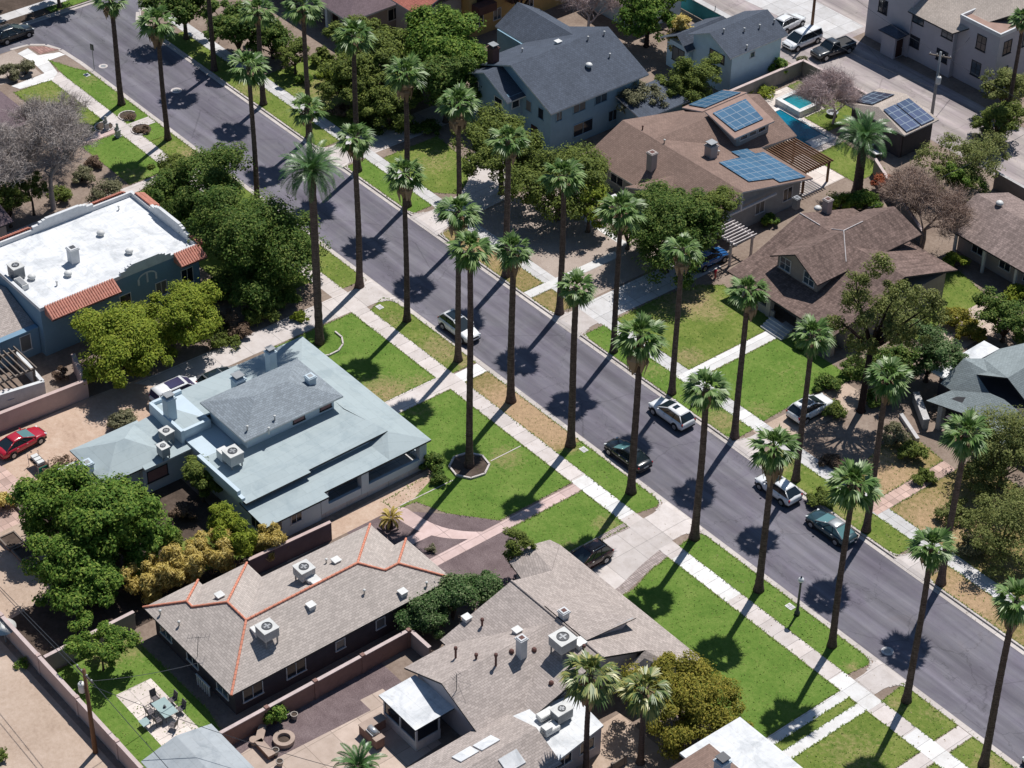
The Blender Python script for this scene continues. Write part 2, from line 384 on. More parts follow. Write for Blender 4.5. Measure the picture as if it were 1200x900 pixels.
def window(parent, ax, at, sgn, c, z, w, h, frame='trim_white', pane='glass', bars=1, name='window', hbar=False):
    """ax: wall normal axis, at: wall plane, sgn: outward sign, c: centre along the wall, z: centre height"""
    def bx(b, a0, a1, d0, d1, z0, z1):
        lo, hi = sorted((at+sgn*d0, at+sgn*d1))
        if ax == 'x': b.box(lo, hi, a0, a1, z0, z1)
        else: b.box(a0, a1, lo, hi, z0, z1)
    f = MB(); e = .07
    bx(f, c-w/2-e, c+w/2+e, .004, .06, z+h/2, z+h/2+e); bx(f, c-w/2-e*1.6, c+w/2+e*1.6, .004, .12, z-h/2-e, z-h/2)
    bx(f, c-w/2-e, c-w/2, .004, .06, z-h/2, z+h/2); bx(f, c+w/2, c+w/2+e, .004, .06, z-h/2, z+h/2)
    for k in range(bars):
        q = c-w/2+w*(k+1)/(bars+1); bx(f, q-.025, q+.025, .006, .05, z-h/2, z+h/2)
    if hbar: bx(f, c-w/2, c+w/2, .006, .045, z-.02, z+.02)
    o = f.build(name, frame, parent)
    if pane == 'glass': pane = ('glass', 'glass', 'glass_blue', 'blind')[int(abs(at*7+c*13+z*5)) % 4]
    g = MB(); bx(g, c-w/2, c+w/2, .003, .02, z-h/2, z+h/2); g.build('pane', pane, o)
    return o
def door(parent, ax, at, sgn, c, w=1.0, h=2.1, m='door_dark', z0=.15):
    def bx(b, a0, a1, d0, d1, z0, z1):
        lo, hi = sorted((at+sgn*d0, at+sgn*d1))
        if ax == 'x': b.box(lo, hi, a0, a1, z0, z1)
        else: b.box(a0, a1, lo, hi, z0, z1)
    b = MB(); bx(b, c-w/2, c+w/2, .004, .07, z0, z0+h); o = b.build('door', m, parent)
    k = MB(); bx(k, c+w/2-.15, c+w/2-.08, .07, .12, z0+.95, z0+1.05); k.build('handle', 'metal_grey', o)
    return o
def wall_run(name, label, pts, h, th, m, cap=None, capm='trim_cap', posts=0, cat='wall', postm=None):
    """a free standing yard wall along a polyline"""
    x, y = pts[0][:2]; t = thing(name, label, cat, (x, y, 0)); b = MB(); cb = MB(); pb = MB(); n = 0
    for (x0, y0), (x1, y1) in zip(pts, pts[1:]):
        L = math.hypot(x1-x0, y1-y0); a = math.atan2(y1-y0, x1-x0); c = ((x0+x1)/2, (y0+y1)/2)
        b.obox((c[0], c[1], h/2), (L+(th if (x1, y1) != tuple(pts[-1]) else 0), th, h), a)
        if cap: cb.obox((c[0], c[1], h+.036), (L, th+.1, .07), a)
        if posts:
            k = max(1, round(L/posts))
            for j in range(k+1):
                q = j/k; pb.obox((x0+(x1-x0)*q, y0+(y1-y0)*q, (h+.16)/2), (th+.12, th+.12, h+.16), a); n += 1
    b.build('panel', m, t)
    if cap: cb.build('coping', capm, t)
    if n: pb.build('pier', postm or m, t)
    return t
def chimney(parent, x, y, z0, z1, sx=.7, sy=.7, m='stucco_white', cap='metal_dark', pot=True):
    b = MB(); b.box(x-sx/2, x+sx/2, y-sy/2, y+sy/2, z0, z1, 0); b.box(x-sx/2-.07, x+sx/2+.07, y-sy/2-.07, y+sy/2+.07, z1-.22, z1-.08, 0)
    o = b.build('chimney', m, parent)
    c = MB()
    if pot:
        for a in (-1, 1):
            for d in (-1, 1): c.box(x+a*sx*.32-.04, x+a*sx*.32+.04, y+d*sy*.32-.04, y+d*sy*.32+.04, z1+.003, z1+.22)
        c.box(x-sx/2+.02, x+sx/2-.02, y-sy/2+.02, y+sy/2-.02, z1+.22, z1+.29)
    else: c.box(x-sx*.3, x+sx*.3, y-sy*.3, y+sy*.3, z1+.003, z1+.012)
    c.build('cap', cap, o); return o
def vent(parent, x, y, z, kind='pipe', m='metal_white'):
    b = MB()
    if kind == 'pipe': b.lathe([(.07, -.25), (.07, .38), (.12, .38), (.12, .45), (.02, .5)], (x, y, z), 10)
    elif kind == 'box': b.box(x-.28, x+.28, y-.28, y+.28, z-.15, z+.28); b.box(x-.34, x+.34, y-.34, y+.34, z+.283, z+.33)
    else: b.lathe([(.1, -.2), (.16, .1), (.34, .16), (.4, .32), (.28, .48), (.04, .55)], (x, y, z), 14)
    return b.build('vent', m, parent, smooth=(kind != 'box'))
def ac_unit(label, x, y, z, s=(1.3, 1.3, .95), rz=0, m='ac_cream', duct=None, legs=.18):
    t = thing('air_conditioner', label, 'air conditioner', (x, y, z), rz, 'rooftop air conditioners')
    s = (s[0]*.84, s[1]*.84, s[2]*.88); t['_org'] = (0, 0, 0); a, b_, h = s; b = MB(); b.box(-a/2, a/2, -b_/2, b_/2, legs, legs+h)
    for k in range(7): b.box(-a/2-.012, a/2+.012, -b_/2-.012, b_/2+.012, legs+.12+k*h*.11, legs+.12+k*h*.11+.03)
    b.build('casing', m, t)
    for i in (-1, 1):
        for j in (-1, 1): MB().box(i*a*.4-.05, i*a*.4+.05, j*b_*.4-.05, j*b_*.4+.05, -.3, legs).build('leg', 'metal_grey', t)
    MB().box(-a/2-.05, a/2+.05, -b_/2-.05, b_/2+.05, legs+h+.002, legs+h+.07).build('lid', 'ac_top', t)
    f = MB(); r = min(a, b_)*.33; f.lathe([(r, 0), (r, .05), (r*.92, .05), (r*.9, .015), (.02, .015)], (0, 0, legs+h+.071), 20, 0)
    fo = f.build('fan_grille', 'metal_dark', t)
    k = MB()
    for q in range(4):
        an = q*PI/2; k.obox((math.cos(an)*r*.4, math.sin(an)*r*.4, legs+h+.10), (r*.6, .16, .015), an)
    k.lathe([(r*.22, 0), (r*.22, .03), (.01, .035)], (0, 0, legs+h+.10), 10); k.build('fan_blades', 'metal_grey', fo)
    if duct:
        d = MB(); dx, dy, dl = duct; d.box(dx-.42, dx+.42, dy-.42, dy+.42, -.35, .62); d.box(min(0, dx), max(.01, dx), min(0, dy)-.3, max(0, dy)+.3, .3, .6); d.build('duct', 'metal_white', t)
    return t
def numesh(name, V, F, mats, parent=None, smooth=False, midx=None):
    """fast mesh from numpy quads/tris, all faces the same size"""
    V = np.asarray(V, np.float32).reshape(-1, 3); F = np.asarray(F, np.int32); k = F.shape[1]
    me = bpy.data.meshes.new(name); me.vertices.add(len(V)); me.vertices.foreach_set('co', V.ravel())
    me.loops.add(F.size); me.loops.foreach_set('vertex_index', F.ravel())
    me.polygons.add(len(F)); me.polygons.foreach_set('loop_start', np.arange(0, F.size, k, dtype=np.int32)); me.polygons.foreach_set('loop_total', np.full(len(F), k, np.int32))
    for m in ([mats] if isinstance(mats, str) else mats): me.materials.append(MATS[m])
    if midx is not None: me.polygons.foreach_set('material_index', np.asarray(midx, np.int32))
    if smooth: me.polygons.foreach_set('use_smooth', np.ones(len(F), bool))
    me.update(calc_edges=True); me.validate()
    o = bpy.data.objects.new(name, me); COL.objects.link(o)
    if parent is not None: o.parent = parent
    return o
plain('trim_white', (.72, .72, .72), .6, .3); plain('trim_cap', (.55, .45, .43)); plain('stucco_white', (.66, .67, .68), .9, .15)
plain('metal_grey', (.3, .31, .32), .45, .4, .3); plain('metal_dark', (.06, .065, .075), .5, .4); plain('metal_white', (.68, .68, .66), .5, .4)
plain('ac_cream', (.55, .54, .52), .6, .3); plain('ac_top', (.62, .62, .6), .55, .3); plain('door_dark', (.06, .03, .025), .5)
glassy('glass'); plain('blind', (.16, .155, .15), .5, .4, 0, .1); glassy('glass_blue', (.06, .085, .11)); plain('wood_dark', (.09, .055, .04)); plain('wood_grey', (.2, .165, .14)); plain('wood_brown', (.17, .09, .05))

from mathutils.bvhtree import BVHTree
def hit(px, py, *objs):
    """where the line of sight through a survey pixel meets the given roofs"""
    d = Vector(FWD*FOC + RGT*(px-600) - UPV*(py-450)).normalized(); best = None
    for o in objs:
        org = (0, 0, 0); p = o
        while p is not None:
            if p.get('_org') is not None: org = tuple(p['_org']); break
            p = p.parent
        org = Vector(org); t = BVHTree.FromPolygons([v.co+org for v in o.data.vertices], [tuple(f.vertices) for f in o.data.polygons])
        loc, nrm, idx, dist = t.ray_cast(Vector(CAM), d)
        if loc is not None and (best is None or dist < best[0]): best = (dist, loc)
    return tuple(best[1]) if best else G(px, py, 4.0)
# ---------------------------------------------------------------- ground, streets, pavements
def ground_mesh():
    b = MB(); b.face([(-900, -900, -.16), (900, -900, -.16), (900, 900, -.16), (-900, 900, -.16)]); return b
struct('ground', ground_mesh(), 'dirt')
sheet('street', rect(-84.2, 220, -1.0, 10.5), -.13, 'asphalt')
sheet('side_street', rect(-89, -83.2, -300, 300), -.126, 'asphalt_side')
sheet('side_street', [(-83.2, -3), (-83.2, 14), (-77, 10.6), (-74, 10.4), (-74, -.9), (-78, -1)], -.128, 'asphalt_side')
NB_ = [(-84.1, -300), (-84.1, -5), (-83.85, -2.9), (-82.8, -1.6), (-81, -.9), (-76.8, -.62), (220, -.62), (220, -300)]
FB_ = [(-83.6, 300), (-83.6, 13.6), (-83.2, 11.4), (-81.5, 10.3), (-78, 9.95), (220, 9.95), (220, 300)]
struct('ground', MB().prism(NB_, -.155, 0), 'dirt')
struct('ground', MB().prism(FB_, -.155, 0), 'dirt')
struct('ground', MB().prism([(-89, -300), (-300, -300), (-300, 300), (-89, 300)], -.155, 0), 'dirt_dark')
# kerbs with gutters, interrupted at the drives
def kerb(poly, off, gaps=()):
    b = MB(); g = MB()
    for (x0, y0), (x1, y1) in zip(poly, poly[1:]):
        segs = [(0., 1.)]; L = math.hypot(x1-x0, y1-y0)
        if abs(y1-y0) < .05:
            segs = []; t = min(x0, x1); end = max(x0, x1)
            for (a, c) in sorted(gaps):
                if t < a < end: segs.append((t, a)); t = c
            segs.append((t, end)); segs = [((a-x0)/(x1-x0), (c-x0)/(x1-x0)) for a, c in segs]
        ang = math.atan2(y1-y0, x1-x0); nx, ny = -math.sin(ang)*off, math.cos(ang)*off
        for (a, c) in segs:
            p = (x0+(x1-x0)*a, y0+(y1-y0)*a); q = (x0+(x1-x0)*c, y0+(y1-y0)*c); l = math.hypot(q[0]-p[0], q[1]-p[1])
            m = ((p[0]+q[0])/2, (p[1]+q[1])/2)
            b.obox((m[0]+nx*.1, m[1]+ny*.1, -.065), (l+.02, .18, .155), ang)
        g.face([(x0+nx*.2, y0+ny*.2, -.118), (x1+nx*.2, y1+ny*.2, -.118), (x1+nx*.62, y1+ny*.62, -.12), (x0+nx*.62, y0+ny*.62, -.12)])
    struct('kerb', b, 'curb'); struct('gutter', g, 'curb')
near_gaps = [(-22.8, -18.9), (19.7, 24.1), (44.3, 47.2)]
far_gaps = [(-45.4, -41.2), (-29.3, -25.1), (-7.1, -3.3), (17.3, 20.0), (36.9, 40.0)]
kerb(NB_[1:7], 1, near_gaps); kerb(FB_[1:6], -1, far_gaps)
kerb([(-89, 200), (-89, -200)], 1)
def apron(x0, x1, y_road, y_in, m='drive_concrete', flare=.5):
    e = -.62 if y_road < 5 else 9.95; q = -.3 if y_road < 5 else 9.6; k = .45 if y_road < 5 else -.45
    struct('driveway', MB().face([(x0-flare, e+k*1.1, -.114), (x1+flare, e+k*1.1, -.114), (x1+flare, e, .022), (x0-flare, e, .022)]), m)
    s_ = -1 if y_road < 5 else 1
    struct('driveway', MB().face([(x0-flare, e, .022), (x1+flare, e, .022), (x1+flare*.3, e+s_*.8, .023), (x1, e+s_*1.6, .024), (x1, y_in, .024), (x0, y_in, .024), (x0, e+s_*1.6, .024), (x0-flare*.3, e+s_*.8, .023)]), m)
for a, c in near_gaps: apron(a+.4, c-.4, -.3, -3.3)
for a, c in far_gaps: apron(a+.4, c-.4, 9.65, 12.4)
def kerb_return(x, sgn, y0, ys, r=1.1):
    b = MB(); cx, cy = x-sgn*(r-.25), y0+ys*r
    for k in range(6):
        a0, a1 = PI/2*k/6, PI/2*(k+1)/6; p = (cx+sgn*r*math.sin(a0), cy-ys*r*math.cos(a0)); q = (cx+sgn*r*math.sin(a1), cy-ys*r*math.cos(a1))
        b.obox(((p[0]+q[0])/2, (p[1]+q[1])/2, .0), (math.hypot(q[0]-p[0], q[1]-p[1])+.03, .16, .09), math.atan2(q[1]-p[1], q[0]-p[0]))
    struct('kerb', b, 'curb')
for a, c in near_gaps: kerb_return(a, 1, -.62, -1); kerb_return(c, -1, -.62, -1)
for a, c in far_gaps: kerb_return(a, 1, 9.95, 1); kerb_return(c, -1, 9.95, 1)
# parkways and lawns, near side (y < 0)
Z1, Z2, Z3, Z4, Z5 = .004, .008, .012, .016, .020
g2 = lambda x, y: G(x/4.615, y/4.615)[:2]
lawn([g2(265, 325), (-76.2, -1.5), (-75.0, -.75), (-73, -.66), (-57.8, -.66), (-57.8, -3.3), (-75.3, -3.3)], Z1, 'lawn_green', [(-73.0, -1.4, 1.6, .6), (-68, -.9, 1.6, .5)])
lawn(rect(-57.8, -51, -3.3, -.66), Z1, 'lawn_mixed', [(-52.5, -1, 2.6, 1.0), (-56, -2, 1.5, .4)])
lawn(rect(-49, -23.2, -3.3, -.66), Z1, 'lawn_mixed')
lawn([(-18.7, -3.3), (-19.6, -1.2), (-18.4, -.66), (-6, -.66), (-6, -3.3)], Z1, 'lawn_mixed', [(-9.5, -1.7, 3.2, .8), (-16, -2.6, 2, .5), (-6.5, -1, 2, .9)])
lawn(rect(-4.2, 9.2, -3.3, -.66), Z1, 'lawn_dry', [(2, -2, 5, 1.2), (6, -1.5, 3, 1.1)])
lawn([(8.8, -3.3), (8.8, -.66), (19.3, -.66), (19.6, -1.4), (19.2, -3.3)], Z2, 'lawn_green', [(9.0, -2, 1.2, 1)])
lawn([(24.6, -3.3), (24.2, -1.2), (24.8, -.66), (43.7, -.66), (44.2, -1.2), (43.9, -3.3)], Z1, 'lawn_green', [(43.6, -2.4, .9, .9)])
lawn([(47.6, -3.3), (47.4, -.66), (53, -.66), (53, -3.3)], Z1, 'lawn_mixed', [(48.5, -2.8, 1, .8), (51, -1, 1.4, .5)])
lawn(rect(54.6, 75, -3.3, -.66), Z1, 'lawn_mixed', [(57.3, -2, 1.6, .8)])
sheet('sidewalk', rect(-76.5, 75, -4.95, -3.3), Z3, 'walk_tan')
for a, c in ((12.6, 19), (25.4, 32), (43.5, 47.7), (51.3, 58)): sheet('sidewalk', rect(a, c, -4.93, -3.32), Z4, 'walk_white')
sheet('sidewalk', [g2(95, 290), g2(150, 262), g2(205, 300), g2(320, 283), g2(352, 296), g2(262, 328), g2(312, 392), g2(285, 432), g2(108, 482), g2(62, 466), g2(240, 397), g2(180, 340)], Z5, 'walk_white')
sheet('sidewalk', [g2(152, 254), g2(240, 252), g2(322, 268), g2(215, 294)], Z5+.004, 'brick_pink')
lawn(rect(-75.6, -63.3, -9.5, -4.97), Z1, 'lawn_mixed', [(-72, -7.5, 3.4, .5), (-67, -8.5, 3, .4)])
sheet('gravel_bed', [g2(0, 300), g2(75, 270), g2(225, 400), g2(60, 447), g2(-60, 470)], Z1, 'gravel_pale')
sheet('sidewalk', rect(-92.2, -90.6, -20, 30), Z2, 'walk_grey')
lawn(rect(-90.5, -89.2, 3, 14), Z1, 'lawn_green')
lawn(rect(-61.3, -51.8, -9.5, -4.97), Z1, 'lawn_green', [(-53, -8.5, 2.4, .7)])
sheet('path', rect(-63, -61.6, -12, -4.95), Z2, 'pink_path'); sheet('path', rect(-62.3, -60.8, -3.3, -.7), Z2, 'walk_tan')
sheet('path', rect(-51.6, -50.2, -24, -4.95), Z2, 'walk_tan'); sheet('path', rect(-51, -49.2, -3.3, -.7), Z2, 'walk_tan')
lawn(rect(-50, -26, -12, -4.97), Z1, 'lawn_mixed')
# long drive between the white roofed house and the pale blue one
sheet('driveway', [(-22.6, -4.95), (-19.6, -4.95), (-19.6, -16), (-19.5, -24.5), (-22.7, -27), (-22.5, -16)], Z2, 'drive_concrete')
sheet('driveway', rect(-22.6, -19.3, -4.95, -3.3), Z5, 'drive_concrete')
sheet('driveway', [(-22.9, -25.5), (-18.6, -23), (-16.5, -30), (-15, -38), (-16, -43), (-23.2, -43), (-23.4, -31)], Z1, 'dirt_tracks')
lawn([(-19.4, -5), (-4.5-1.9, -5), (-6.4, -13.5), (-15.5, -13.5), (-19.4, -14.8)], Z1, 'lawn_green', [(-7.2, -10.2, 3.6, 1.1), (-9, -12.8, 2.6, .8), (-6.8, -6.5, 1.8, .7)])
sheet('path', rect(-6.4, -4.3, -13.6, -4.95), Z2, 'walk_tan'); sheet('path', rect(-5.8, -4.3, -3.3, -.66), Z2, 'walk_white')
lawn([(-4.2, -5), (12.7, -5), (12.7, -13), (9.2, -15.9), (6.4, -17.0), (6.2, -19), (4.7, -19.3), (4.2, -13.4), (-4.2, -13.4)], Z1, 'lawn_green',
     [(6.5, -7.3, 2.2, .75), (-3.4, -9, 1.8, .5), (5, -17.5, 2, .8)])
sheet('dirt_bed', [(3.6, -13.5), (4.6, -13.5), (6, -17), (6, -30), (4.4, -30), (3.9, -20)], Z2, 'dirt_tracks')
MBk = MB(); MBk.obox((6.1, -6.9, .012), (3.4, .09, .04), PI/2); MBk.obox((6.05, -15.6, .012), (5.6, .09, .04), PI/2-.02); struct('path', MBk, 'walk_tan')
# pink path and maroon gravel in front of the orange ridged house
sheet('gravel_bed', [(4.8, -19.4), (6.2, -19.2), (9.2, -16), (12.8, -13), (19.6, -13), (20.3, -21), (18.6, -23), (9, -24), (6, -24)], Z1, 'gravel_maroon')
sheet('path', rect(12.95, 14.0, -22, -4.95), Z3, 'pink_path')
cur = []
for k in range(13):
    t = k/12; cur.append((6.6+6.4*t, -18.9+.2*math.sin(PI*t)+3.2*t*t*t))
path_l = [(6.0, -18.6)]+[(p[0], p[1]+.75) for p in cur]; path_r = [(p[0], p[1]-.75) for p in cur]
sheet('path', path_l+path_r[::-1], Z2, 'pink_path')
sheet('path', [(9.6, -20.6), (10.6, -20.6), (10.7, -18), (9.7, -18.4)], Z2-.002, 'pink_path')
lawn([(14.1, -5), (20.0, -5), (19.9, -8), (19.4, -12.8), (14.1, -12.8)], Z1, 'lawn_green', [(18.6, -6.2, 1.6, .8), (19.2, -11, 2, .6)])
# wide drive of the brown shingle house
dr = [(20.3, -4.9), (23.9, -4.9), (24.4, -7.5), (25.2, -10.5), (25.4, -13.8), (20.0, -13.8), (19.9, -9)]
sheet('driveway', dr, Z2, 'drive_concrete'); sheet('driveway', rect(20.1, 23.8, -4.97, -3.3), Z5, 'drive_concrete')
sheet('driveway', [(23.9, -4.9), (24.9, -5.0), (25.3, -7.4), (26.1, -10.5), (26.3, -13.5), (25.4, -13.6), (25.2, -10.5), (24.4, -7.5)], Z3, 'brick_edge')
sheet('driveway', [(19.5, -5), (20.3, -5), (20, -9), (20.1, -12), (19.4, -12)], Z3, 'brick_edge')
lawn([(25.0, -5), (44.8, -5), (44.8, -14.5), (43.5, -15.6), (38.5, -15), (37, -12.8), (26.2, -12.8), (26.2, -10), (25.3, -7)], Z1, 'lawn_green', [(41, -12.5, 1, .6)])
sheet('driveway', rect(44.85, 45.75, -13.2, -4.9), Z2, 'walk_white'); sheet('driveway', rect(46.6, 47.6, -13.2, -4.9), Z2, 'walk_white')
lawn(rect(45.75, 46.6, -13.2, -5), Z1, 'lawn_mixed')
lawn(rect(47.6, 53.1, -13.4, -4.97), Z1, 'lawn_mixed', [(50, -9, 3.5, .45)])
sheet('path', rect(53.2, 54.5, -13, -4.95), Z2, 'walk_tan'); sheet('path', rect(53.1, 54.5, -3.3, -.66), Z2, 'walk_tan')
lawn(rect(54.6, 75, -13, -4.97), Z1, 'lawn_mixed')
# back yards on the near side
lawn([(5.2, -52), (20.5, -52), (20.5, -45.2), (16, -44.4), (5.4, -44.6)], Z1, 'lawn_green', [(6, -47.3, 2.0, 1), (6.5, -45.4, 2, .8)])
sheet('patio', [(10.4, -49.1), (10.5, -46.0), (17.3, -46.0), (17.6, -49.2)], Z3, 'patio_pale')
sheet('alley', [(-60, -53), (60, -53), (60, -66), (-60, -66)], Z1, 'dirt_pale')
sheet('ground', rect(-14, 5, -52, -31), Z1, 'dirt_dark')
lawn([(-1.5, -37), (2.5, -37), (3.5, -31.5), (-1.5, -31.5)], Z2, 'lawn_mixed')
sheet('patio', [(-24, -52), (-12, -52), (-12, -43.5), (-17, -42), (-24, -42.4)], Z2, 'flagstone')
sheet('patio', [(-12, -52), (-2, -52), (-3, -44.5), (-12, -44)], Z2, 'dirt_pale')
sheet('gravel_bed', rect(20, 24.6, -46, -31), Z1, 'gravel_maroon')
sheet('patio', [(21.3, -43.2), (23.5, -43.6), (23.9, -34.7), (22.5, -34.7), (22.6, -32.6), (30, -32.6), (31, -45), (21.6, -46)], Z2, 'patio_tan')
sheet('gravel_bed', [(20.6, -38.8), (23.2, -39.4), (23.6, -34.9), (22.2, -34.7), (22.2, -31), (20.6, -31)], Z3, 'gravel_maroon')
sheet('patio', [(36, -27), (43.5, -27), (43.5, -20), (36, -20)], Z1, 'dirt_pale')
# far side (y > 9.3)
lawn(rect(-76, -45.6, 10, 12.5), Z1, 'lawn_mixed', [(-60, 11, 3, .6)])
lawn(rect(-41, -29.6, 10, 12.5), Z1, 'lawn_green', [])
lawn(rect(-24.9, -12, 10, 12.5), Z1, 'lawn_dry', [(-20, 11, 3, .6)])
lawn(rect(-10.7, -7.3, 10, 12.5), Z1, 'lawn_dry', [(-9, 11, 1.4, .2)])
lawn(rect(-3.1, 17.1, 10, 12.5), Z1, 'lawn_green', [(5, 11.5, 2, .5), (14.5, 11.2, 2.5, .9)])
lawn(rect(20.1, 36.7, 10, 12.5), Z1, 'lawn_mixed', [(22, 11, 2, .8), (30, 11.2, 3, .6)])
lawn(rect(40.2, 75, 10, 12.5), Z1, 'lawn_dry', [(44, 11, 4, 1)])
sheet('sidewalk', rect(-80, 75, 12.5, 14.0), Z3, 'walk_grey')
lawn(rect(-62, -46, 14.05, 22), Z1, 'lawn_mixed', [(-55, 18, 5, .7)])
lawn([(-40, 14.05), (-31.5, 14.05), (-29.6, 15.9), (-31, 18.2), (-34, 20.5), (-40, 21.2)], Z1, 'lawn_mixed', [(-36, 18, 3, .5)])
sheet('driveway', rect(-45.3, -41.3, 9.9, 26), Z2, 'drive_concrete')
sheet('driveway', [(-29.1, 12.4), (-25.4, 12.4), (-26, 20), (-28.5, 24), (-36, 24), (-34, 20.6), (-31, 18.3), (-29.5, 16)], Z2, 'drive_concrete')
sheet('ground', [(-25.5, 14), (-7.2, 14), (-7.2, 29), (-25.5, 29)], Z1, 'gravel_pale')
sheet('path', rect(-11.9, -10.8, 9.98, 21.5), Z5, 'walk_white')
sheet('path', rect(-23, -12, 22.8, 23.6), Z2, 'walk_white')
sheet('driveway', [(-6.9, 12.3), (-3.5, 12.3), (-3.3, 28), (-6.9, 28)], Z5, 'walk_grey')
lawn([(-3.1, 14.05), (7.0, 14.05), (7.0, 25.5), (-1.0, 26), (-2.4, 24), (-3.2, 20)], Z1, 'lawn_mixed', [(-1.2, 21.5, 3.6, 1.1), (1.6, 22, 2.2, .8), (5.6, 15.4, 2, .8), (-1, 17.5, 2, .4)])
sheet('path', rect(7.1, 8.5, 12.4, 26.5), Z5, 'walk_white')
lawn([(8.6, 14.05), (16.8, 14.05), (16.6, 20), (17.5, 25), (8.6, 25)], Z1, 'lawn_green', [(15.5, 15, 1.8, .6), (13.5, 21, 3, .3)])
sheet('driveway', [(17.2, 12.3), (20.1, 12.3), (20.6, 24), (17.4, 24)], Z2, 'dirt_pale')
sheet('sidewalk', rect(14.5, 17.2, 12.5, 14.0), Z4, 'walk_white')
sheet('ground', [(20.1, 14.02), (28, 14.02), (26.5, 20), (28.5, 27.5), (20.1, 30)], Z1-.002, 'dirt')
lawn([(27.2, 14.05), (30.6, 14.05), (30.6, 22.5), (26.8, 23), (25.8, 20)], Z1, 'lawn_dry', [(29, 17, 4, .9)])
sheet('path', rect(30.7, 32.1, 12.6, 22.5), Z5, 'flagstone')
lawn(rect(32.2, 48, 14.05, 25), Z1, 'lawn_dry', [(36, 16, 4, .8)])
lawn([(11, 34), (19, 34), (19, 44), (11, 46)], Z1, 'lawn_mixed')
sheet('path', rect(16.5, 20.5, 36, 44), Z3, 'patio_tan')
lawn([(-24.6, 58.2), (-18.6, 58.2), (-18.6, 54.9), (-15, 54.9), (-15, 60.8), (-24.6, 60.8)], Z1, 'lawn_mixed')
sheet('patio', [(-24.6, 50), (-12.6, 50), (-12.6, 54.8), (-18.6, 54.8), (-18.6, 58.1), (-24.6, 58.1)], Z1, 'patio_pale')
lawn([(-12.5, 49.6), (-6, 49.6), (-6, 54), (-12.5, 54.5)], Z1, 'lawn_mixed')
sheet('patio', rect(-13.5, -7.4, 43.5, 49.5), Z3, 'patio_pale')
sheet('alley', [(-60, 62.2), (40, 62.2), (40, 72), (-18, 72), (-28, 74), (-28, 110), (-60, 110)], Z1, 'alley_asphalt')
sheet('ground', rect(-28, 10, 72, 76), Z2, 'dirt')
sheet('alley', [(-50, 68), (-29, 69.5), (-29, 75), (-60, 75)], Z2, 'walk_grey')
sheet('side_street', [(-60, 75.5), (-42, 75.5), (-42, 85), (-60, 85)], Z2, 'asphalt_side')
# manhole covers, drain lids
for px, py, r, m in ((206.7, 106, .62, 'walk_tan'), (121, 77.5, .5, 'walk_tan'), (1040, 763, .5, 'walk_grey')):
    p = G(px, py, -.12); t = thing('manhole_cover', {206.7: 'pale concrete ringed manhole cover on the road below two palms', 121: 'small pale manhole cover near the street sign by the corner', 1040: 'grey manhole cover in the palm shadow beside the kerb'}[px], 'manhole cover', (p[0], p[1], -.125), 0, 'manhole covers in the street')
    MB().lathe([(r, 0), (r, .012), (r*.66, .014), (.01, .014)], (p[0], p[1], -.126), 24).build('collar', m, t)
    MB().lathe([(r*.6, 0), (r*.58, .02), (.01, .022)], (p[0], p[1], -.126), 20).build('lid', 'metal_grey', t)

# ragged turf edges and leaf litter
leafmat('grass_blade', (.09, .165, .03), (.17, .25, .05), (.29, .34, .10), .2, .8, .1, .3); leafmat('litter', (.14, .10, .065), (.26, .19, .12), (.42, .33, .24), .1, .8, .1, .3)
def inside(x, y, poly):
    r = False; n = len(poly)
    for k in range(n):
        (x0, y0), (x1, y1) = poly[k], poly[(k+1) % n]
        if (y0 > y) != (y1 > y) and x < (x1-x0)*(y-y0)/(y1-y0)+x0: r = not r
    return r
def blades(C, size, m, name, flat, seed):
    rng = np.random.default_rng(seed); C = np.array(C); n = len(C); a = rng.random(n)*6.283; s = size*(.5+rng.random(n)); d = np.stack([np.cos(a)*s, np.sin(a)*s, s*(0.02 if flat else .35+.5*rng.random(n))], 1); w_ = np.stack([-np.sin(a)*s*.55, np.cos(a)*s*.55, np.zeros(n)], 1)
    V = np.stack([C-w_*.6, C+w_*.6, C+d+w_*.4, C+d-w_*.4], 1).reshape(-1, 3); o = numesh(name, V, np.arange(4*n).reshape(n, 4), m); o['kind'] = 'stuff'; return o
rg = random.Random(4); edge = []; fill = []; lit = []
for poly, m in LAWNS:
    n = len(poly)
    for k in range(n):
        (x0, y0), (x1, y1) = poly[k], poly[(k+1) % n]; L = math.hypot(x1-x0, y1-y0); c = int(L/.085); ph = rg.random()*9
        for q in range(c):
            t = (q+rg.random())/c; wob = .05+.05*math.sin(t*L*1.7+ph)+.04*math.sin(t*L*4.1+ph*2)
            edge.append((x0+(x1-x0)*t+rg.gauss(0, wob*.6), y0+(y1-y0)*t+rg.gauss(0, wob*.6), .016))
    xs = [p[0] for p in poly]; ys = [p[1] for p in poly]; A = (max(xs)-min(xs))*(max(ys)-min(ys))
    for q in range(int(A*(7 if m != 'lawn_dry' else 3))):
        x, y = rg.uniform(min(xs), max(xs)), rg.uniform(min(ys), max(ys))
        if inside(x, y, poly): fill.append((x, y, .012))
blades(edge, .10, 'grass_blade', 'grass', False, 1); blades(fill, .085, 'grass_blade', 'grass', False, 2)
for q in range(1300):
    x = rg.uniform(-75, 62); u = rg.random()
    y = rg.gauss(-2.2, 1.6) if u < .4 else rg.gauss(11.6, 1.9) if u < .75 else rg.uniform(-14, 26)
    if -.1 < y < 9.4: y = rg.choice([-.3+rg.gauss(0, .12), 9.6+rg.gauss(0, .12)])
    lit.append((x, y, .034 if (y < -.65 or y > 9.9) else -.10))
blades(lit, .07, 'litter', 'fallen_leaves', True, 3)
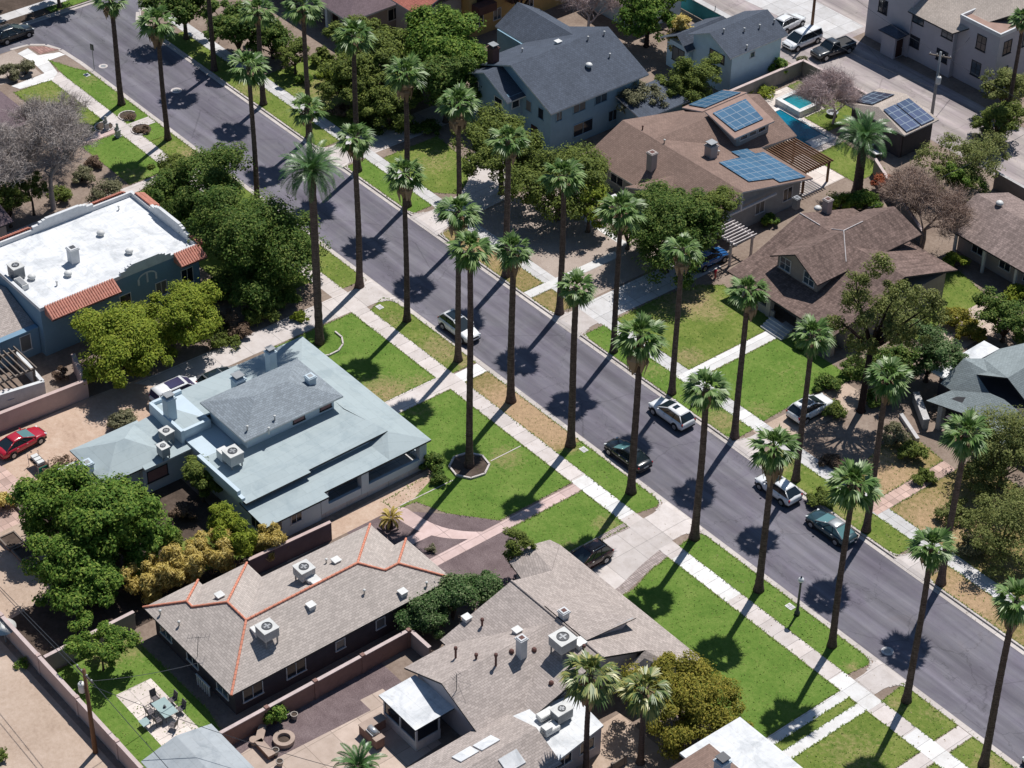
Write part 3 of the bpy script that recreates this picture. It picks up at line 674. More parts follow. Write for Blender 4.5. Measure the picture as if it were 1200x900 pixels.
# ---------------------------------------------------------------- houses
plain('stucco_cool', (.52, .61, .67), .9, .15, 0, .08, .5); plain('stucco_mission', (.19, .30, .40), .9, .15, 0, .1, .5); plain('stucco_blue', (.26, .40, .50), .9, .15, 0, .1); plain('stucco_grey', (.36, .37, .37), .9, .15); plain('stucco_tan', (.42, .37, .35), .9, .15, 0, .1)
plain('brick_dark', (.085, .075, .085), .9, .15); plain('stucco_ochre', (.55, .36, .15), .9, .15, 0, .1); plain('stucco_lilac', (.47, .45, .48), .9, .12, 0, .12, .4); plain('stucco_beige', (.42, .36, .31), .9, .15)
roofing('roof_white', (.69, .70, .71), 1.1, .2); roofing('roof_sheet', (.36, .42, .435), .95, .08); plain('roof_brown_flat', (.35, .24, .2), .9, .1)
roofing('roof_bluegrey', (.37, .40, .42), .9, .16); plain('fascia_dark', (.05, .05, .055)); plain('fascia_white', (.62, .62, .6)); plain('roof_patch_blue', (.38, .42, .44), .85, .2, 0, .25, 1.5)
shingle('shingle_tan', (.50, .44, .40), .26, .2, .36, .9, .13); shingle('shingle_taupe', (.475, .41, .375), .3, .2, .36, .9, .16); shingle('shingle_grey', (.29, .33, .365), .3, .2, .36, .9, .14)
shingle('shingle_slate', (.105, .125, .165), .22, .2, .36, .85, .2, .15); shingle('shingle_brown', (.29, .20, .165), .22, .18, .4, .9, .16, .12); shingle('shake_dark', (.27, .19, .165), .5, .24, .3, .95, .3, .35)
shingle('shake_rose', (.37, .285, .26), .42, .24, .3, .95, .25, .3); shingle('shingle_green', (.29, .335, .345), .2, .18, .36, .9, .14); shingle('shingle_plum', (.19, .14, .155), .25); shingle('shingle_beige', (.56, .48, .42), .2)
plain('tile_red', (.62, .27, .20), .7, .3, 0, .3, 2.5, 8); plain('tile_cap', (.66, .27, .18), .8, .2, 0, .18, 2, 8); shingle('tile_roof_far', (.46, .17, .13), .3, .3, .25); plain('curtain', (.3, .17, .16))
solar_mat('solar_blue', (.05, .12, .205), (.07, .155, .25)); solar_mat('solar_dark', (.03, .032, .05), (.045, .045, .07)); solar_mat('solar_violet', (.045, .075, .14), (.075, .10, .19)); plain('brick_rust', (.27, .165, .14), .95, .1, 0, .16); plain('block_wall', (.38, .32, .3), .95, .1, 0, .14); plain('wall_purple', (.17, .125, .14), .95, .1, 0, .15); plain('wall_rose', (.52, .40, .37), .95, .1, 0, .12); plain('wall_grey', (.27, .25, .24), .95, .1)
plain('pergola_white', (.62, .57, .56)); plain('gable_tan', (.34, .29, .26)); plain('brick_red', (.14, .07, .06)); plain('canvas_blue', (.05, .27, .3), .7)
plain('stucco_shadeblue', (.55, .68, .75), .9, .15, 0, .08)
def house(name, label, cat='house', loc=(0, 0, 0)): return thing(name, label, cat, loc)
def tile_row(a, b, drop, out, name, parent, pitch=.26, m='tile_red', n=2):
    """a pent of half-round clay tiles between a and b (top edge); out: horizontal direction of fall"""
    mb = MB(); a = Vector(a); b = Vector(b); L = (b-a).length; d = (b-a)/L; k = int(L/pitch); o = Vector(out); w_ = o.length; dn = Vector((0, 0, -drop))
    for j in range(k):
        for r_ in range(n):
            c0 = a+d*(pitch*(j+.5))+(o+dn)*(r_/n)+Vector((0, 0, .03)); c1 = a+d*(pitch*(j+.5))+(o+dn)*((r_+1.08)/n)+Vector((0, 0, -.01)); ring = []
            for c, rr in ((c0, pitch*.42), (c1, pitch*.5)):
                for q in range(6):
                    t = PI*q/5; ring.append(c+d*math.cos(t)*rr+Vector((0, 0, 1))*math.sin(t)*rr*.8)
            for q in range(5): mb.face([ring[q], ring[q+1], ring[q+7], ring[q+6]])
            mb.face(ring[6:12]); 
    under = Vector((0, 0, -.02))
    mb.face([a+under, b+under, b+o+dn+under, a+o+dn+under]); mb.face([a+under, a+o+dn+under, a+o+Vector((0, 0, -drop-.15)), a+Vector((0, 0, -drop-.15))]); mb.face([b+under, b+o+dn+under, b+o+Vector((0, 0, -drop-.15)), b+Vector((0, 0, -drop-.15))])
    mb.face([a+Vector((0, 0, -drop-.15)), b+Vector((0, 0, -drop-.15)), b+o+Vector((0, 0, -drop-.15)), a+o+Vector((0, 0, -drop-.15))])
    return mb.build(name, m, parent)
def caps(parent, lines, m='tile_cap', r=.10, seg=.42, name='ridge_tiles'):
    b = MB()
    for p, q in lines:
        p = Vector(p); q = Vector(q); L = (q-p).length; n = max(1, int(L/seg)); d = (q-p)/n
        for k in range(n):
            b.tube([p+d*k+Vector((0, 0, .0)), p+d*(k+1.06)+Vector((0, 0, -.0))], [r*1.12, r*.9], 8)
    return b.build(name, m, parent)
def solar(parent, corners, m='solar_blue'):
    """panel array on a roof plane: four 3-D corners, lifted off the plane"""
    c = [Vector(p) for p in corners]; nn = (c[1]-c[0]).cross(c[2]-c[0]).normalized()
    if nn.z < 0: nn = -nn
    b = MB(); top = [p+nn*.13 for p in c]; bot = [p+nn*.07 for p in c]
    b.face(top); b.face(bot[::-1])
    for k in range(len(c)): b.face([top[k], bot[k], bot[(k+1) % len(c)], top[(k+1) % len(c)]])
    return b.build('solar_panels', m, parent)

# --- white roofed mission house (left)
H = house('mission_house', 'white flat roofed mission style house with red tile trim and curved parapets', 'house', (-37, -22, 0))
b = MB(); b.box(-43, -31.2, -31.1, -14.2, 0, 5.05, 0, 1); W1 = b.build('wall', ['stucco_mission', 'roof_white'], H)
p = MB()
p.box(-43.05, -42.75, -31.15, -14.1, 5.05, 5.5); p.box(-31.45, -31.15, -31.15, -14.1, 5.05, 5.42); p.box(-42.75, -31.45, -14.4, -14.1, 5.05, 5.5); p.box(-42.75, -31.45, -31.15, -30.85, 5.05, 5.42)
def scroll(axis, at, a0, a1, z, h, n=18):
    pts = [(a0, z)]
    for k in range(n+1):
        t = k/n; a = a0+(a1-a0)*t; s = abs(2*t-1)
        hh = h*(1 if s < .45 else (.92-.35*((s-.45)/.3)**2 if s < .75 else .42 if s < .9 else .2)); pts.append((a, z+hh))
    pts.append((a1, z)); th = .32
    for k in range(len(pts)-1):
        (u, zz), (u2, z2) = pts[k], pts[k+1]
        if abs(u2-u) < 1e-6: continue
        hh = max(zz, z2)
        if axis == 'x': p.box(at-th/2, at+th/2, u, u2, z-.03, hh)
        else: p.box(u, u2, at-th/2, at+th/2, z-.03, hh)
scroll('x', -31.297, -22.6, -17.2, 5.40, .75); scroll('x', -42.9, -25.2, -18.6, 5.5, .7); scroll('y', -14.253, -39.2, -32.6, 5.5, .8)
p.build('parapet', 'stucco_white', H)
rel = MB()
for k in range(9):
    t0 = PI*.05+PI*.9*k/9; t1 = PI*.05+PI*.9*(k+1)/9
    y0, z0, y1, z1 = -19.9-math.cos(t0)*1.0, 4.05+math.sin(t0)*.62, -19.9-math.cos(t1)*1.0, 4.05+math.sin(t1)*.62
    rel.obox((-31.16, (y0+y1)/2, (z0+z1)/2), (.08, .36, .14), 0) if False else rel.face([(-31.12, y0, z0-.09), (-31.12, y1, z1-.09), (-31.12, y1, z1+.09), (-31.12, y0, z0+.09)])
for q in (-20.85, -19.9, -18.95): rel.box(-31.19, -31.11, q-.09, q+.09, 3.55, 4.6 if q == -19.9 else 4.2)
rel.build('plaster_moulding', 'stucco_white', H)
tile_row((-31.19, -30.7, 5.40), (-31.19, -23.4, 5.40), .75, (1.35, 0, 0), 'tile_awning', H, n=4); tile_row((-31.19, -16.9, 5.40), (-31.19, -14.0, 5.40), .75, (1.35, 0, 0), 'tile_awning', H, n=4)
tile_row((-43.0, -31, 5.62), (-43.0, -25.2, 5.62), .16, (-.5, 0, 0), 'tile_coping', H, n=1); tile_row((-43.0, -18.6, 5.62), (-43.0, -14.8, 5.62), .16, (-.5, 0, 0), 'tile_coping', H, n=1)
tile_row((-42.3, -14.25, 5.62), (-39.3, -14.25, 5.62), .35, (0, 1.0, 0), 'tile_coping', H, n=2); tile_row((-32.6, -14.25, 5.62), (-31.3, -14.25, 5.62), .35, (0, 1.0, 0), 'tile_coping', H, n=2)
chimney(H, -36.3, -24.6, 4.95, 6.7, .85, .85, 'stucco_white', pot=False)
for x, y, k in ((-38.6, -20.3, 'cowl'), (-34.3, -19.8, 'cowl'), (-34.6, -26.2, 'cowl'), (-36.2, -29.1, 'cowl'), (-33.9, -27.8, 'pipe'), (-41.4, -16.6, 'pipe')): vent(H, x, y, 5.05, k)
window(H, 'x', -31.2, 1, -22.4, 2.4, 1.1, 1.5, 'trim_white', 'glass', 0); window(H, 'x', -31.2, 1, -18.5, 2.2, 1.1, 1.5, 'trim_white', 'glass', 1)
window(H, 'x', -31.2, 1, -15.6, 2.4, 1.2, 1.6, 'trim_white', 'glass', 1)
b = MB(); b.box(-42, -32, -44, -31.15, 0, 2.85); b.build('wing_wall', 'stucco_mission', H)
roof_mb(gable(-42.2, -32.5, -44.2, -31.2, 2.9, 1.4, 'y', -37.5), .12, 0, 1).build('wing_roof', ['shingle_taupe', 'fascia_white'], H)
MB().box(-32.5, -31.85, -44, -31.2, 2.853, 3.0).build('wing_parapet', 'stucco_mission', H)
for c, wd in ((-30.6-2.0, 1.0), (-36.2, 1.9)): window(H, 'x', -32, 1, c, 1.75, wd, 1.6, 'trim_white', 'glass', 0)
bx = MB(); bx.box(-34.2, -33.2, -37.4, -36.6, 3.4, 4.05); bx.box(-33.2, -32.85, -37.7, -36.9, 3.5, 4.3); bx.build('roof_ventilator', 'metal_white', H)
ac_unit('grey cube air conditioner on the white flat roof beside white ductwork', -37.4, -30.0, 5.05, (1.5, 1.3, 1.3), 0, 'metal_grey', None, .1)
t = thing('duct', 'long white roof duct box beside the grey air conditioner on the flat roof', 'duct', (-35.8, -30.1, 5.05)); MB().box(-36.6, -35.0, -30.75, -30.1, 5.053, 5.6).build('trunk_duct', 'metal_white', t); MB().box(-36.4, -35.1, -30.72, -30.2, 5.602, 5.66).build('lid', 'metal_grey', t)

# --- pale blue house with wide sheet roofs
H = house('bungalow', 'large pale house with broad blue grey sheet roofs and a shingled upper storey', 'house', (-5, -22, 0))
b = MB(); b.box(-13.6, .7, -29.9, -15.2, 0, 3.35); b.box(.7, 3.35, -30.3, -24.7, 0, 2.9); b.box(-13.6, -9.2, -37.5, -29.9, 0, 3.0); b.box(-9.2, -8.6, -34.6, -29.9, 0, 2.9)
b.box(-13.9, -9.2, -30.0, -27.2, 3.0, 4.17); b.build('wall', 'stucco_cool', H)
pl = MB(); pl.box(-15.2, 3.3, -24.7, -13.5, 0, .55); pl.build('porch_floor', 'walk_grey', H)
pw = MB(); pw.box(3.0, 3.3, -24.6, -13.5, .55, 1.25); pw.box(-15.2, 3.0, -13.8, -13.5, .55, 1.25)
for y in (-13.9, -20.1, -24.3): pw.box(2.75, 3.35, y-.35, y+.4, .553, 2.95)
for x in (-15, -9.5, -4.2): pw.box(x, x+.6, -14.0, -13.45, .553, 2.95)
pw.build('porch_parapet', 'stucco_cool', H)
lo = [[(-15.8, -13.1, 3.0), (3.5, -13.1, 3.0), (.95, -15.9, 3.72), (-3.6, -17.2, 4.05), (-10, -17.2, 4.05)], [(-15.8, -13.1, 3.0), (-10, -17.2, 4.05), (-10, -27.3, 4.15)], [(-15.8, -13.1, 3.0), (-10, -27.3, 4.15), (-14.3, -30.1, 4.2)], [(-10, -27.3, 4.15), (-9.2, -27.3, 4.18), (-9.2, -30.1, 4.2), (-14.3, -30.1, 4.2)],
      [(3.5, -13.1, 3.0), (3.5, -17.6, 2.98), (.4, -17.8, 3.16), (.95, -15.9, 3.72)], [(3.5, -17.6, 2.98), (3.5, -24.4, 2.98), (.4, -24.4, 3.16), (.4, -17.8, 3.16)], [(3.5, -24.4, 2.98), (4.2, -24.4, 2.95), (4.2, -30.8, 2.95), (.4, -30.8, 3.16), (.4, -24.4, 3.16)]]
R1 = roof_mb(lo, .17, 0, 1).build('roof', ['roof_sheet', 'fascia_dark'], H)
mid = [[(.98, -15.88, 3.77), (-5, -17.19, 4.05), (-5, -27.6, 4.05), (1.15, -24.3, 3.82)], [(1.15, -24.3, 3.82), (1.5, -24.3, 3.81), (1.55, -30.85, 3.81), (-5.4, -30.85, 4.05), (-5.4, -27.6, 4.05), (-5, -27.6, 4.05)]]
roof_mb(mid, .2, 0, 1).build('roof', ['roof_sheet', 'fascia_dark'], H)
MB().box(-5.4, .38, -30.75, -16.6, 3.0, 3.66).build('upper_wall_base', 'stucco_cool', H)
pp = MB(); pp.box(-5.6, .45, -30.95, -30.6, 3.6, 4.42, 0); pp.box(.45, 1.1, -30.95, -30.6, 3.6, 4.05, 0); pp.build('parapet', 'stucco_cool', H); pp = MB(); pp.box(-14.25, -13.95, -30.02, -27.1, 4.0, 4.5); pp.box(-14.2, -9.06, -30.3, -30.0, 3.0, 4.5); pp.box(-9.35, -9.05, -30.02, -27.4, 3.9, 4.42); pp.build('parapet', 'stucco_cool', H)
MB().box(-9.9, -4.2, -26.8, -17.8, 3.5, 5.36).build('upper_wall', 'stucco_cool', H)
R2 = roof_mb(hip(-10.5, -3.6, -27.4, -17.2, 5.4, 1.15), .14, 0, 1).build('roof', ['shingle_grey', 'fascia_white'], H)
for y in (-21.5, -18.7): window(H, 'x', -4.2, 1, y, 4.8, 1.1, .85, 'fascia_dark', 'curtain', 0)
for y, z in ((-27.2, 1.6), (-29.2, 1.6)): window(H, 'x', 3.35, 1, y, 1.75, 1.0, 1.2, 'trim_white', 'glass', 1)
for y in (-16.5, -22.3): window(H, 'x', .7, 1, y, 1.8, 1.8, 1.3, 'trim_white', 'glass', 1)
door(H, 'x', .7, 1, -19.4, 1.1, 2.1, z0=.56); window(H, 'x', -8.6, 1, -33.2, 1.7, 1.9, 1.1, 'fascia_dark', 'curtain', 0)
window(H, 'y', -30.3, -1, 2.0, 1.7, 1.2, 1.2, 'trim_white', 'glass', 1)
window(H, 'y', -15.2, 1, -8, 1.8, 1.8, 1.3, 'trim_white', 'glass', 1); door(H, 'y', -15.2, 1, -5.2, 1.1, 2.1, z0=.56)
bk = hip(-14.4, -8.5, -38.2, -31.5, 3.05, 1.3)
roof_mb(bk, .15, 0, 1).build('roof', ['roof_sheet', 'fascia_dark'], H)
roof_mb([[(-13.5, -34.2, 3.35), (-8.1, -34.6, 3.1), (-8.1, -29.95, 3.12), (-13.9, -30.32, 3.4)]], .2, 0, 1).build('roof', ['roof_sheet', 'fascia_white'], H)
b = MB(); b.box(-13.3, -9.6, -41.4, -38.2, 0, 2.2); b.build('annex_wall', 'wall_rose', H)
b = MB(); b.box(-13.35, -9.55, -41.45, -41.1, 2.2, 2.6); b.box(-13.35, -13.0, -41.1, -38.2, 2.2, 2.6); b.box(-9.9, -9.55, -41.1, -38.2, 2.2, 2.6); b.build('annex_parapet', 'stucco_white', H); MB().box(-13.0, -9.9, -41.1, -38.2, 2.2, 2.23).build('annex_roof', 'roof_white', H)
for px, py, z0, z1, s in ((200.5, 496, 3.2, 6.5, .85), (318.3, 434, 3.6, 6.2, .75), (280, 458, 3.9, 5.8, .95), (364, 452, 5.2, 6.7, .72), (103, 552, 2.6, 4.0, .8)):
    c = G(px, py, (z0+.4)); chimney(H, c[0], c[1], z0, z1, s, s, 'stucco_cool', 'metal_grey', pot=(px not in (364, 103)))
for px, py, z in ((322, 492, 5.7), (290, 504, 5.7), (315, 506, 5.7)):
    c = hit(px, py, R2); vent(R2, c[0], c[1], c[2], 'pipe')
c = G(273.5, 541, 4.3); ac_unit('cream air conditioner on the blue grey roof behind the low parapet', c[0], c[1], 4.3, (1.6, 1.5, 1.1), 0, 'ac_cream', (-1.2, -.2, 1), .12)
c = G(192, 533, 3.35); ac_unit('small boxy cooler on the rear roof of the pale blue house', c[0], c[1], 3.35, (1.1, .9, .95), 0, 'ac_cream', None, .1)
c = G(196, 517, 3.35); ac_unit('blue grey cooler in the shaded corner below the tall square chimney', c[0], c[1], 3.35, (1.2, 1.1, .8), .1, 'metal_grey', None, .4)

# --- orange ridged house
H = house('ranch_house', 'low tan shingled house with orange clay ridge tiles and dark walls', 'house', (12, -33, 0))
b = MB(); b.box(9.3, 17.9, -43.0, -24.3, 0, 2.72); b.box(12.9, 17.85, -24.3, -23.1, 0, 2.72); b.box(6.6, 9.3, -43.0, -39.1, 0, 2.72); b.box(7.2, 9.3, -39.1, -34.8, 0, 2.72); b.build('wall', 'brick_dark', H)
F = [[(6, -43.6, 2.8), (18.4, -43.6, 2.8), (13.9, -39.1, 4.6), (11.3, -39.1, 4.6), (9.3, -41.1, 3.8), (8.5, -41.1, 3.8)], [(6, -43.6, 2.8), (8.5, -41.1, 3.8), (6, -38.5, 2.8)], [(6, -38.5, 2.8), (6.65, -38.5, 2.8), (9.3, -41.1, 3.8), (8.5, -41.1, 3.8)],
     [(6.65, -38.5, 2.8), (9.3, -41.1, 3.8), (11.3, -39.1, 4.6), (6.65, -34.3, 2.8)], [(6.65, -34.3, 2.8), (11.3, -39.1, 4.6), (13.9, -39.1, 4.6), (8.8, -34.3, 2.8)], [(8.8, -34.3, 2.8), (13.9, -39.1, 4.6), (13.9, -28.5, 4.6), (9.0, -23.7, 2.8)],
     [(9.0, -23.7, 2.8), (12.3, -23.7, 2.8), (15.4, -26.9, 4.0), (13.9, -28.5, 4.6)], [(12.3, -22.5, 2.8), (12.3, -23.7, 2.8), (15.4, -26.9, 4.0), (15.4, -25.6, 4.0)], [(12.3, -22.5, 2.8), (15.4, -25.6, 4.0), (18.4, -22.5, 2.8)],
     [(18.4, -43.6, 2.8), (18.4, -22.5, 2.8), (15.4, -25.6, 4.0), (15.4, -26.9, 4.0), (13.9, -28.5, 4.6), (13.9, -39.1, 4.6)]]
R = roof_mb(F, .16, 0, 1).build('roof', ['shingle_tan', 'fascia_dark'], H)
caps(R, [((18.4, -43.6, 2.85), (13.9, -39.1, 4.65)), ((13.9, -39.1, 4.65), (11.3, -39.1, 4.65)), ((11.3, -39.1, 4.65), (9.3, -41.1, 3.85)), ((9.3, -41.1, 3.85), (8.5, -41.1, 3.85)), ((8.5, -41.1, 3.85), (6, -43.6, 2.85)), ((8.5, -41.1, 3.85), (6, -38.5, 2.85)),
         ((11.3, -39.1, 4.65), (6.7, -34.3, 2.85)), ((13.9, -39.1, 4.65), (13.9, -28.5, 4.65)), ((13.9, -28.5, 4.65), (9.0, -23.7, 2.85)), ((13.9, -28.5, 4.65), (15.4, -26.9, 4.02)), ((15.4, -26.9, 4.05), (15.4, -25.6, 4.05)), ((15.4, -25.6, 4.05), (12.3, -22.5, 2.85)), ((15.4, -25.6, 4.05), (18.4, -22.5, 2.85))])
for c, wd in ((-41.4, 1.7), (-37.4, 1.7), (-33.2, .8), (-29.3, .8)): window(H, 'x', 17.9, 1, c, 1.55, wd, 1.3 if wd > 1 else .9, 'trim_white', 'glass', 1 if wd > 1 else 0)
for c in (8.2, 12.0, 16.2): window(H, 'y', -43.0, -1, c, 1.5, 1.5, 1.2, 'trim_white', 'glass', 1)
rl = MB()
for k in range(6): rl.box(13.3+k*.32, 13.42+k*.32, -43.55, -43.45, 0, 1.0)
rl.box(13.2, 15.1, -43.56, -43.44, 1.0, 1.08); rl.build('railing', 'trim_white', H)
for px, py, z, k in ((257.5, 700, 3.9, 'box'), (394, 659, 3.9, 'box'), (364.5, 711.5, 4.0, 'box'), (210, 733, 3.6, 'pipe'), (472, 696, 3.5, 'box'), (500, 687, 3.2, 'pipe'), (427, 696, 3.9, 'pipe'), (382.5, 660, 3.9, 'pipe'), (188, 720, 3.2, 'pipe')):
    c = hit(px, py, R); vent(R, c[0], c[1], c[2], k)
c = hit(314, 750, R); ac_unit('cream air conditioner raised on a stand on the tan roof nearest the alley', c[0], c[1], c[2]+.1, (1.55, 1.55, .95), 0, 'ac_cream', (-.95, -.3, 1), .45)
c = hit(357, 679, R); ac_unit('cream air conditioner with a rounded duct on the far slope of the tan roof', c[0], c[1], c[2]+.1, (1.5, 1.5, .95), 0, 'ac_cream', (1.1, .2, 1), .35)
c = G(222, 776, 3.4)
t = thing('tv_antenna', 'thin dark television antenna mast leaning over the tan shingled roof edge', 'antenna', (15.2, -44.6, 0)); mb = MB(); mb.tube([(13.4, -43.4, 2.6), (13.2, -43.0, 4.7)], .025, 5); mb.build('mast', 'metal_dark', t)
mb = MB(); mb.tube([(12.6, -43.6, 4.4), (13.8, -42.4, 4.75)], .02, 4)
for k in range(6): q = k/5; mb.tube([(12.6+1.2*q-.3, -43.6+1.2*q+.3, 4.4+.35*q), (12.6+1.2*q+.3, -43.6+1.2*q-.3, 4.4+.35*q)], .012, 4)
mb.build('elements', 'metal_dark', t)

# --- brown shingled house (bottom)
H = house('ranch_house', 'rambling taupe shingled house with white flat rear roofs and a carport dormer', 'house', (29, -22, 0))
b = MB(); b.box(24.2, 33.8, -27.3, -13.9, 0, 2.75); b.box(25.0, 32.6, -31.0, -27.3, 0, 2.75); b.box(20.8, 24.2, -17.8, -13.9, 0, 2.5); b.box(33.8, 36.6, -17, -13.9, 0, 2.4); b.box(33.2, 38.2, -46, -28.9, 0, 2.7); b.build('wall', 'stucco_lilac', H)
# main cross gables share one plane set: ridge along x at y=-20.5, rear ridge along y at x=28.75
zr = 4.95
F = [[(23.4, -20.5, zr), (34.3, -20.5, zr), (34.9, -16.7, 3.85), (36.9, -13.1, 2.8), (20.6, -13.1, 2.8), (23.4, -16.3, 3.72)],
     [(23.4, -20.5, zr), (23.4, -27.6, 2.8), (24.1, -27.6, 2.8), (28.75, -21.15, 4.75), (28.75, -20.5, zr)], [(24.1, -27.6, 2.8), (24.1, -31.6, 2.8), (28.75, -31.6, 4.75), (28.75, -21.15, 4.75)],
     [(28.75, -20.5, zr), (28.75, -21.15, 4.75), (33.4, -27.6, 2.8), (34.3, -27.6, 2.8), (34.3, -20.5, zr)], [(28.75, -21.15, 4.75), (28.75, -31.6, 4.75), (33.4, -31.6, 2.8), (33.4, -27.6, 2.8)]]
R = roof_mb(F, .17, 0, 1).build('roof', ['shingle_taupe', 'fascia_dark'], H)
roof_mb([[(20.6, -13.12, 2.82), (23.38, -16.3, 3.74), (19.6, -15.4, 3.3), (19.7, -13.4, 2.85)], [(19.6, -15.4, 3.3), (23.38, -16.3, 3.74), (23.5, -18.6, 2.9), (19.6, -17.6, 2.7)]], .14, 0, 1).build('roof', ['shingle_taupe', 'fascia_dark'], H)
roof_mb([[(34.95, -16.7, 3.86), (36.95, -13.1, 2.82), (38.0, -13.3, 2.75), (36.6, -15.9, 3.5)], [(34.95, -16.7, 3.86), (36.6, -15.9, 3.5), (36.7, -18.4, 2.75), (34.7, -18.6, 2.9)]], .14, 0, 1).build('roof', ['shingle_taupe', 'fascia_dark'], H)
D = roof_mb([[(27.2, -20.3, 5.0), (32.2, -20.3, 5.02), (32.3, -15.3, 4.5), (27.2, -15.2, 3.75)]], .1, 0, 1).build('dormer_roof', ['shingle_taupe', 'fascia_dark'], H)
MB().face([(30.2, -15.45, 4.235), (32.2, -15.5, 4.53), (32.1, -17.4, 4.72), (30.4, -17.2, 4.45)]).build('roof_patch', 'roof_patch_blue', H)
gw = MB(); gable_wall(gw, 'y', -31.05, 24.9, 32.7, 2.75, 1.55, 28.75); gw.build('gable_wall', 'stucco_lilac', H); gw = MB(); gw.face([(32.0, -15.7, 4.3), (32.0, -20.2, 4.85), (32.0, -16.5, 3.7)]); gw.build('dormer_cheek', 'stucco_lilac', H); gw = MB(); gw.face([(34.2, -20.3, 4.7), (34.4, -16.8, 3.6), (34.2, -17, 2.4), (34.0, -25.5, 2.6)]); gw.build('gable_wall', 'stucco_lilac', H)
caps(R, [((23.4, -20.5, zr+.03), (34.3, -20.5, zr+.03))], 'shingle_taupe', .09, .3, 'ridge_cap')
for px, py, z, k in ((606, 741, 3.9, 'box'), (547, 726, 3.4, 'box'),):
    c = hit(px, py, R); vent(R, c[0], c[1], c[2], k)
c = G(611, 765, 4.6); chimney(R, c[0], c[1], 4.2, 6.2, .62, .62, 'stucco_white', 'brick_red', pot=False)
c = G(660.5, 724, 4.9); chimney(R, c[0], c[1], 4.6, 5.7, .62, .62, 'stucco_white', 'brick_red', pot=False)
for px, py, z, hh in ((534, 771, 4.0, .9), (581, 780, 4.7, 1.0), (558, 772, 4.4, .3), (684, 765, 4.6, .6), (565, 733, 3.6, .5)):
    c = hit(px, py, R); b = MB(); b.lathe([(.09, -.2), (.09, hh), (.15, hh+.02), (.14, hh+.22), (.05, hh+.27)], c, 8); b.build('vent', 'brick_red', R, smooth=False)
for px, py in ((599.5, 764), (626, 762), (646, 801)):
    c = hit(px, py, R); b = MB(); b.lathe([(.2, -.2), (.2, .14), (.12, .24), (.02, .26)], c, 10); b.build('vent', 'brick_red', R)
c = hit(659, 764, R); ac_unit('big pale air conditioner standing on legs on the taupe roof', c[0], c[1], c[2]+.1, (1.8, 1.8, 1.0), 0, 'ac_cream', (.5, 1.3, 1), .55)
c = hit(535, 809, R)
t = thing('tv_antenna', 'thin television antenna on the end gable of the taupe roof', 'antenna', c); mb = MB(); mb.tube([c, (c[0], c[1], c[2]+1.7)], .03, 5); mb.build('mast', 'metal_dark', t)
mb = MB()
for k in range(5): mb.tube([(c[0]-.35, c[1]-.3+k*.15, c[2]+1.35+.06*k), (c[0]+.35, c[1]-.3+k*.15, c[2]+1.35+.06*k)], .012, 4)
mb.tube([(c[0], c[1]-.4, c[2]+1.33), (c[0], c[1]+.4, c[2]+1.61)], .015, 4)
for dx, dy in ((1.3, 0), (-1.2, .6), (.2, 1.6)): mb.tube([(c[0], c[1], c[2]+1.0), (c[0]+dx, c[1]+dy, c[2]-.3-.3*abs(dx))], .01, 3)
mb.build('elements', 'metal_dark', t)
# flat rear roof with its own cooler
roof_mb([[(33.3, -28.7, 2.96), (33.6, -26.9, 2.97), (34.5, -23.5, 3.05), (38.3, -23.8, 2.98), (38.9, -28.7, 2.98)]], .2, 0, 1).build('flat_roof', ['roof_white', 'fascia_white'], H)
MB().box(34.4, 38.2, -28.6, -23.9, 0, 2.82).build('wall', 'stucco_lilac', H)
for c in (-27.5, -25.3): window(H, 'x', 38.2, 1, c, 1.75, 1.3, 1.1, 'trim_white', 'glass', 1)
c = G(658, 842, 3.1); ac_unit('grey green cooler with white ducts on the flat white rear roof', c[0], c[1], 3.05, (1.7, 1.1, 1.0), PI/2, 'metal_grey', None, .15)
c = G(640, 856, 3.1); t = thing('duct', 'bent white sheet metal ducts on the flat rear roof', 'duct', c); mb = MB(); mb.box(c[0]-1.2, c[0]+.2, c[1]-1.3, c[1]-.6, 3.1, 3.55); mb.box(c[0]-.2, c[0]+.6, c[1]-.5, c[1]+.9, 3.1, 3.5); mb.box(c[0]-1.5, c[0]-.8, c[1]+.2, c[1]+1.6, 3.1, 3.5); mb.build('trunk_duct', 'metal_white', t, bevel=.04)
mb = MB(); mb.box(c[0]+.0, c[0]+.6, c[1]-.55, c[1]+.1, 3.5, 3.9); mb.build('elbow', 'metal_white', t)
# lower wing with skylights
W = roof_mb(gable(32.5, 39.2, -47, -28.6, 2.8, 1.35, 'y', 36.2), .15, 0, 1).build('wing_roof', ['shingle_taupe', 'fascia_dark'], H)
gw = MB(); gable_wall(gw, 'y', -28.9, 33.2, 38.2, 2.7, 1.2, 36.2); gw.build('gable_wall', 'stucco_lilac', H)
for px, py, z, x_ in ((570, 872, 3.6, 0), (545.5, 886, 3.5, 0), (600, 893, 3.6, 1)):
    c = G(px, py, z); s = .365 if c[0] < 36.2 else -.45; b = MB(); zz = lambda x: 2.8+(x-32.5)*.365 if x < 36.2 else 4.15-(x-36.2)*.45
    hx, hy = .55, .85; b.face([(c[0]-hx, c[1]-hy, zz(c[0]-hx)+.12), (c[0]+hx, c[1]-hy, zz(c[0]+hx)+.12), (c[0]+hx, c[1]+hy, zz(c[0]+hx)+.12), (c[0]-hx, c[1]+hy, zz(c[0]-hx)+.12)])
    for (xa, ya), (xb, yb) in (((-1, -1), (1, -1)), ((1, -1), (1, 1)), ((1, 1), (-1, 1)), ((-1, 1), (-1, -1))):
        x0, y0, x1, y1 = c[0]+xa*hx, c[1]+ya*hy, c[0]+xb*hx, c[1]+yb*hy; b.face([(x0, y0, zz(x0)+.12), (x0, y0, zz(x0)-.05), (x1, y1, zz(x1)-.05), (x1, y1, zz(x1)+.12)])
    b.build('skylight', 'roof_white', W)
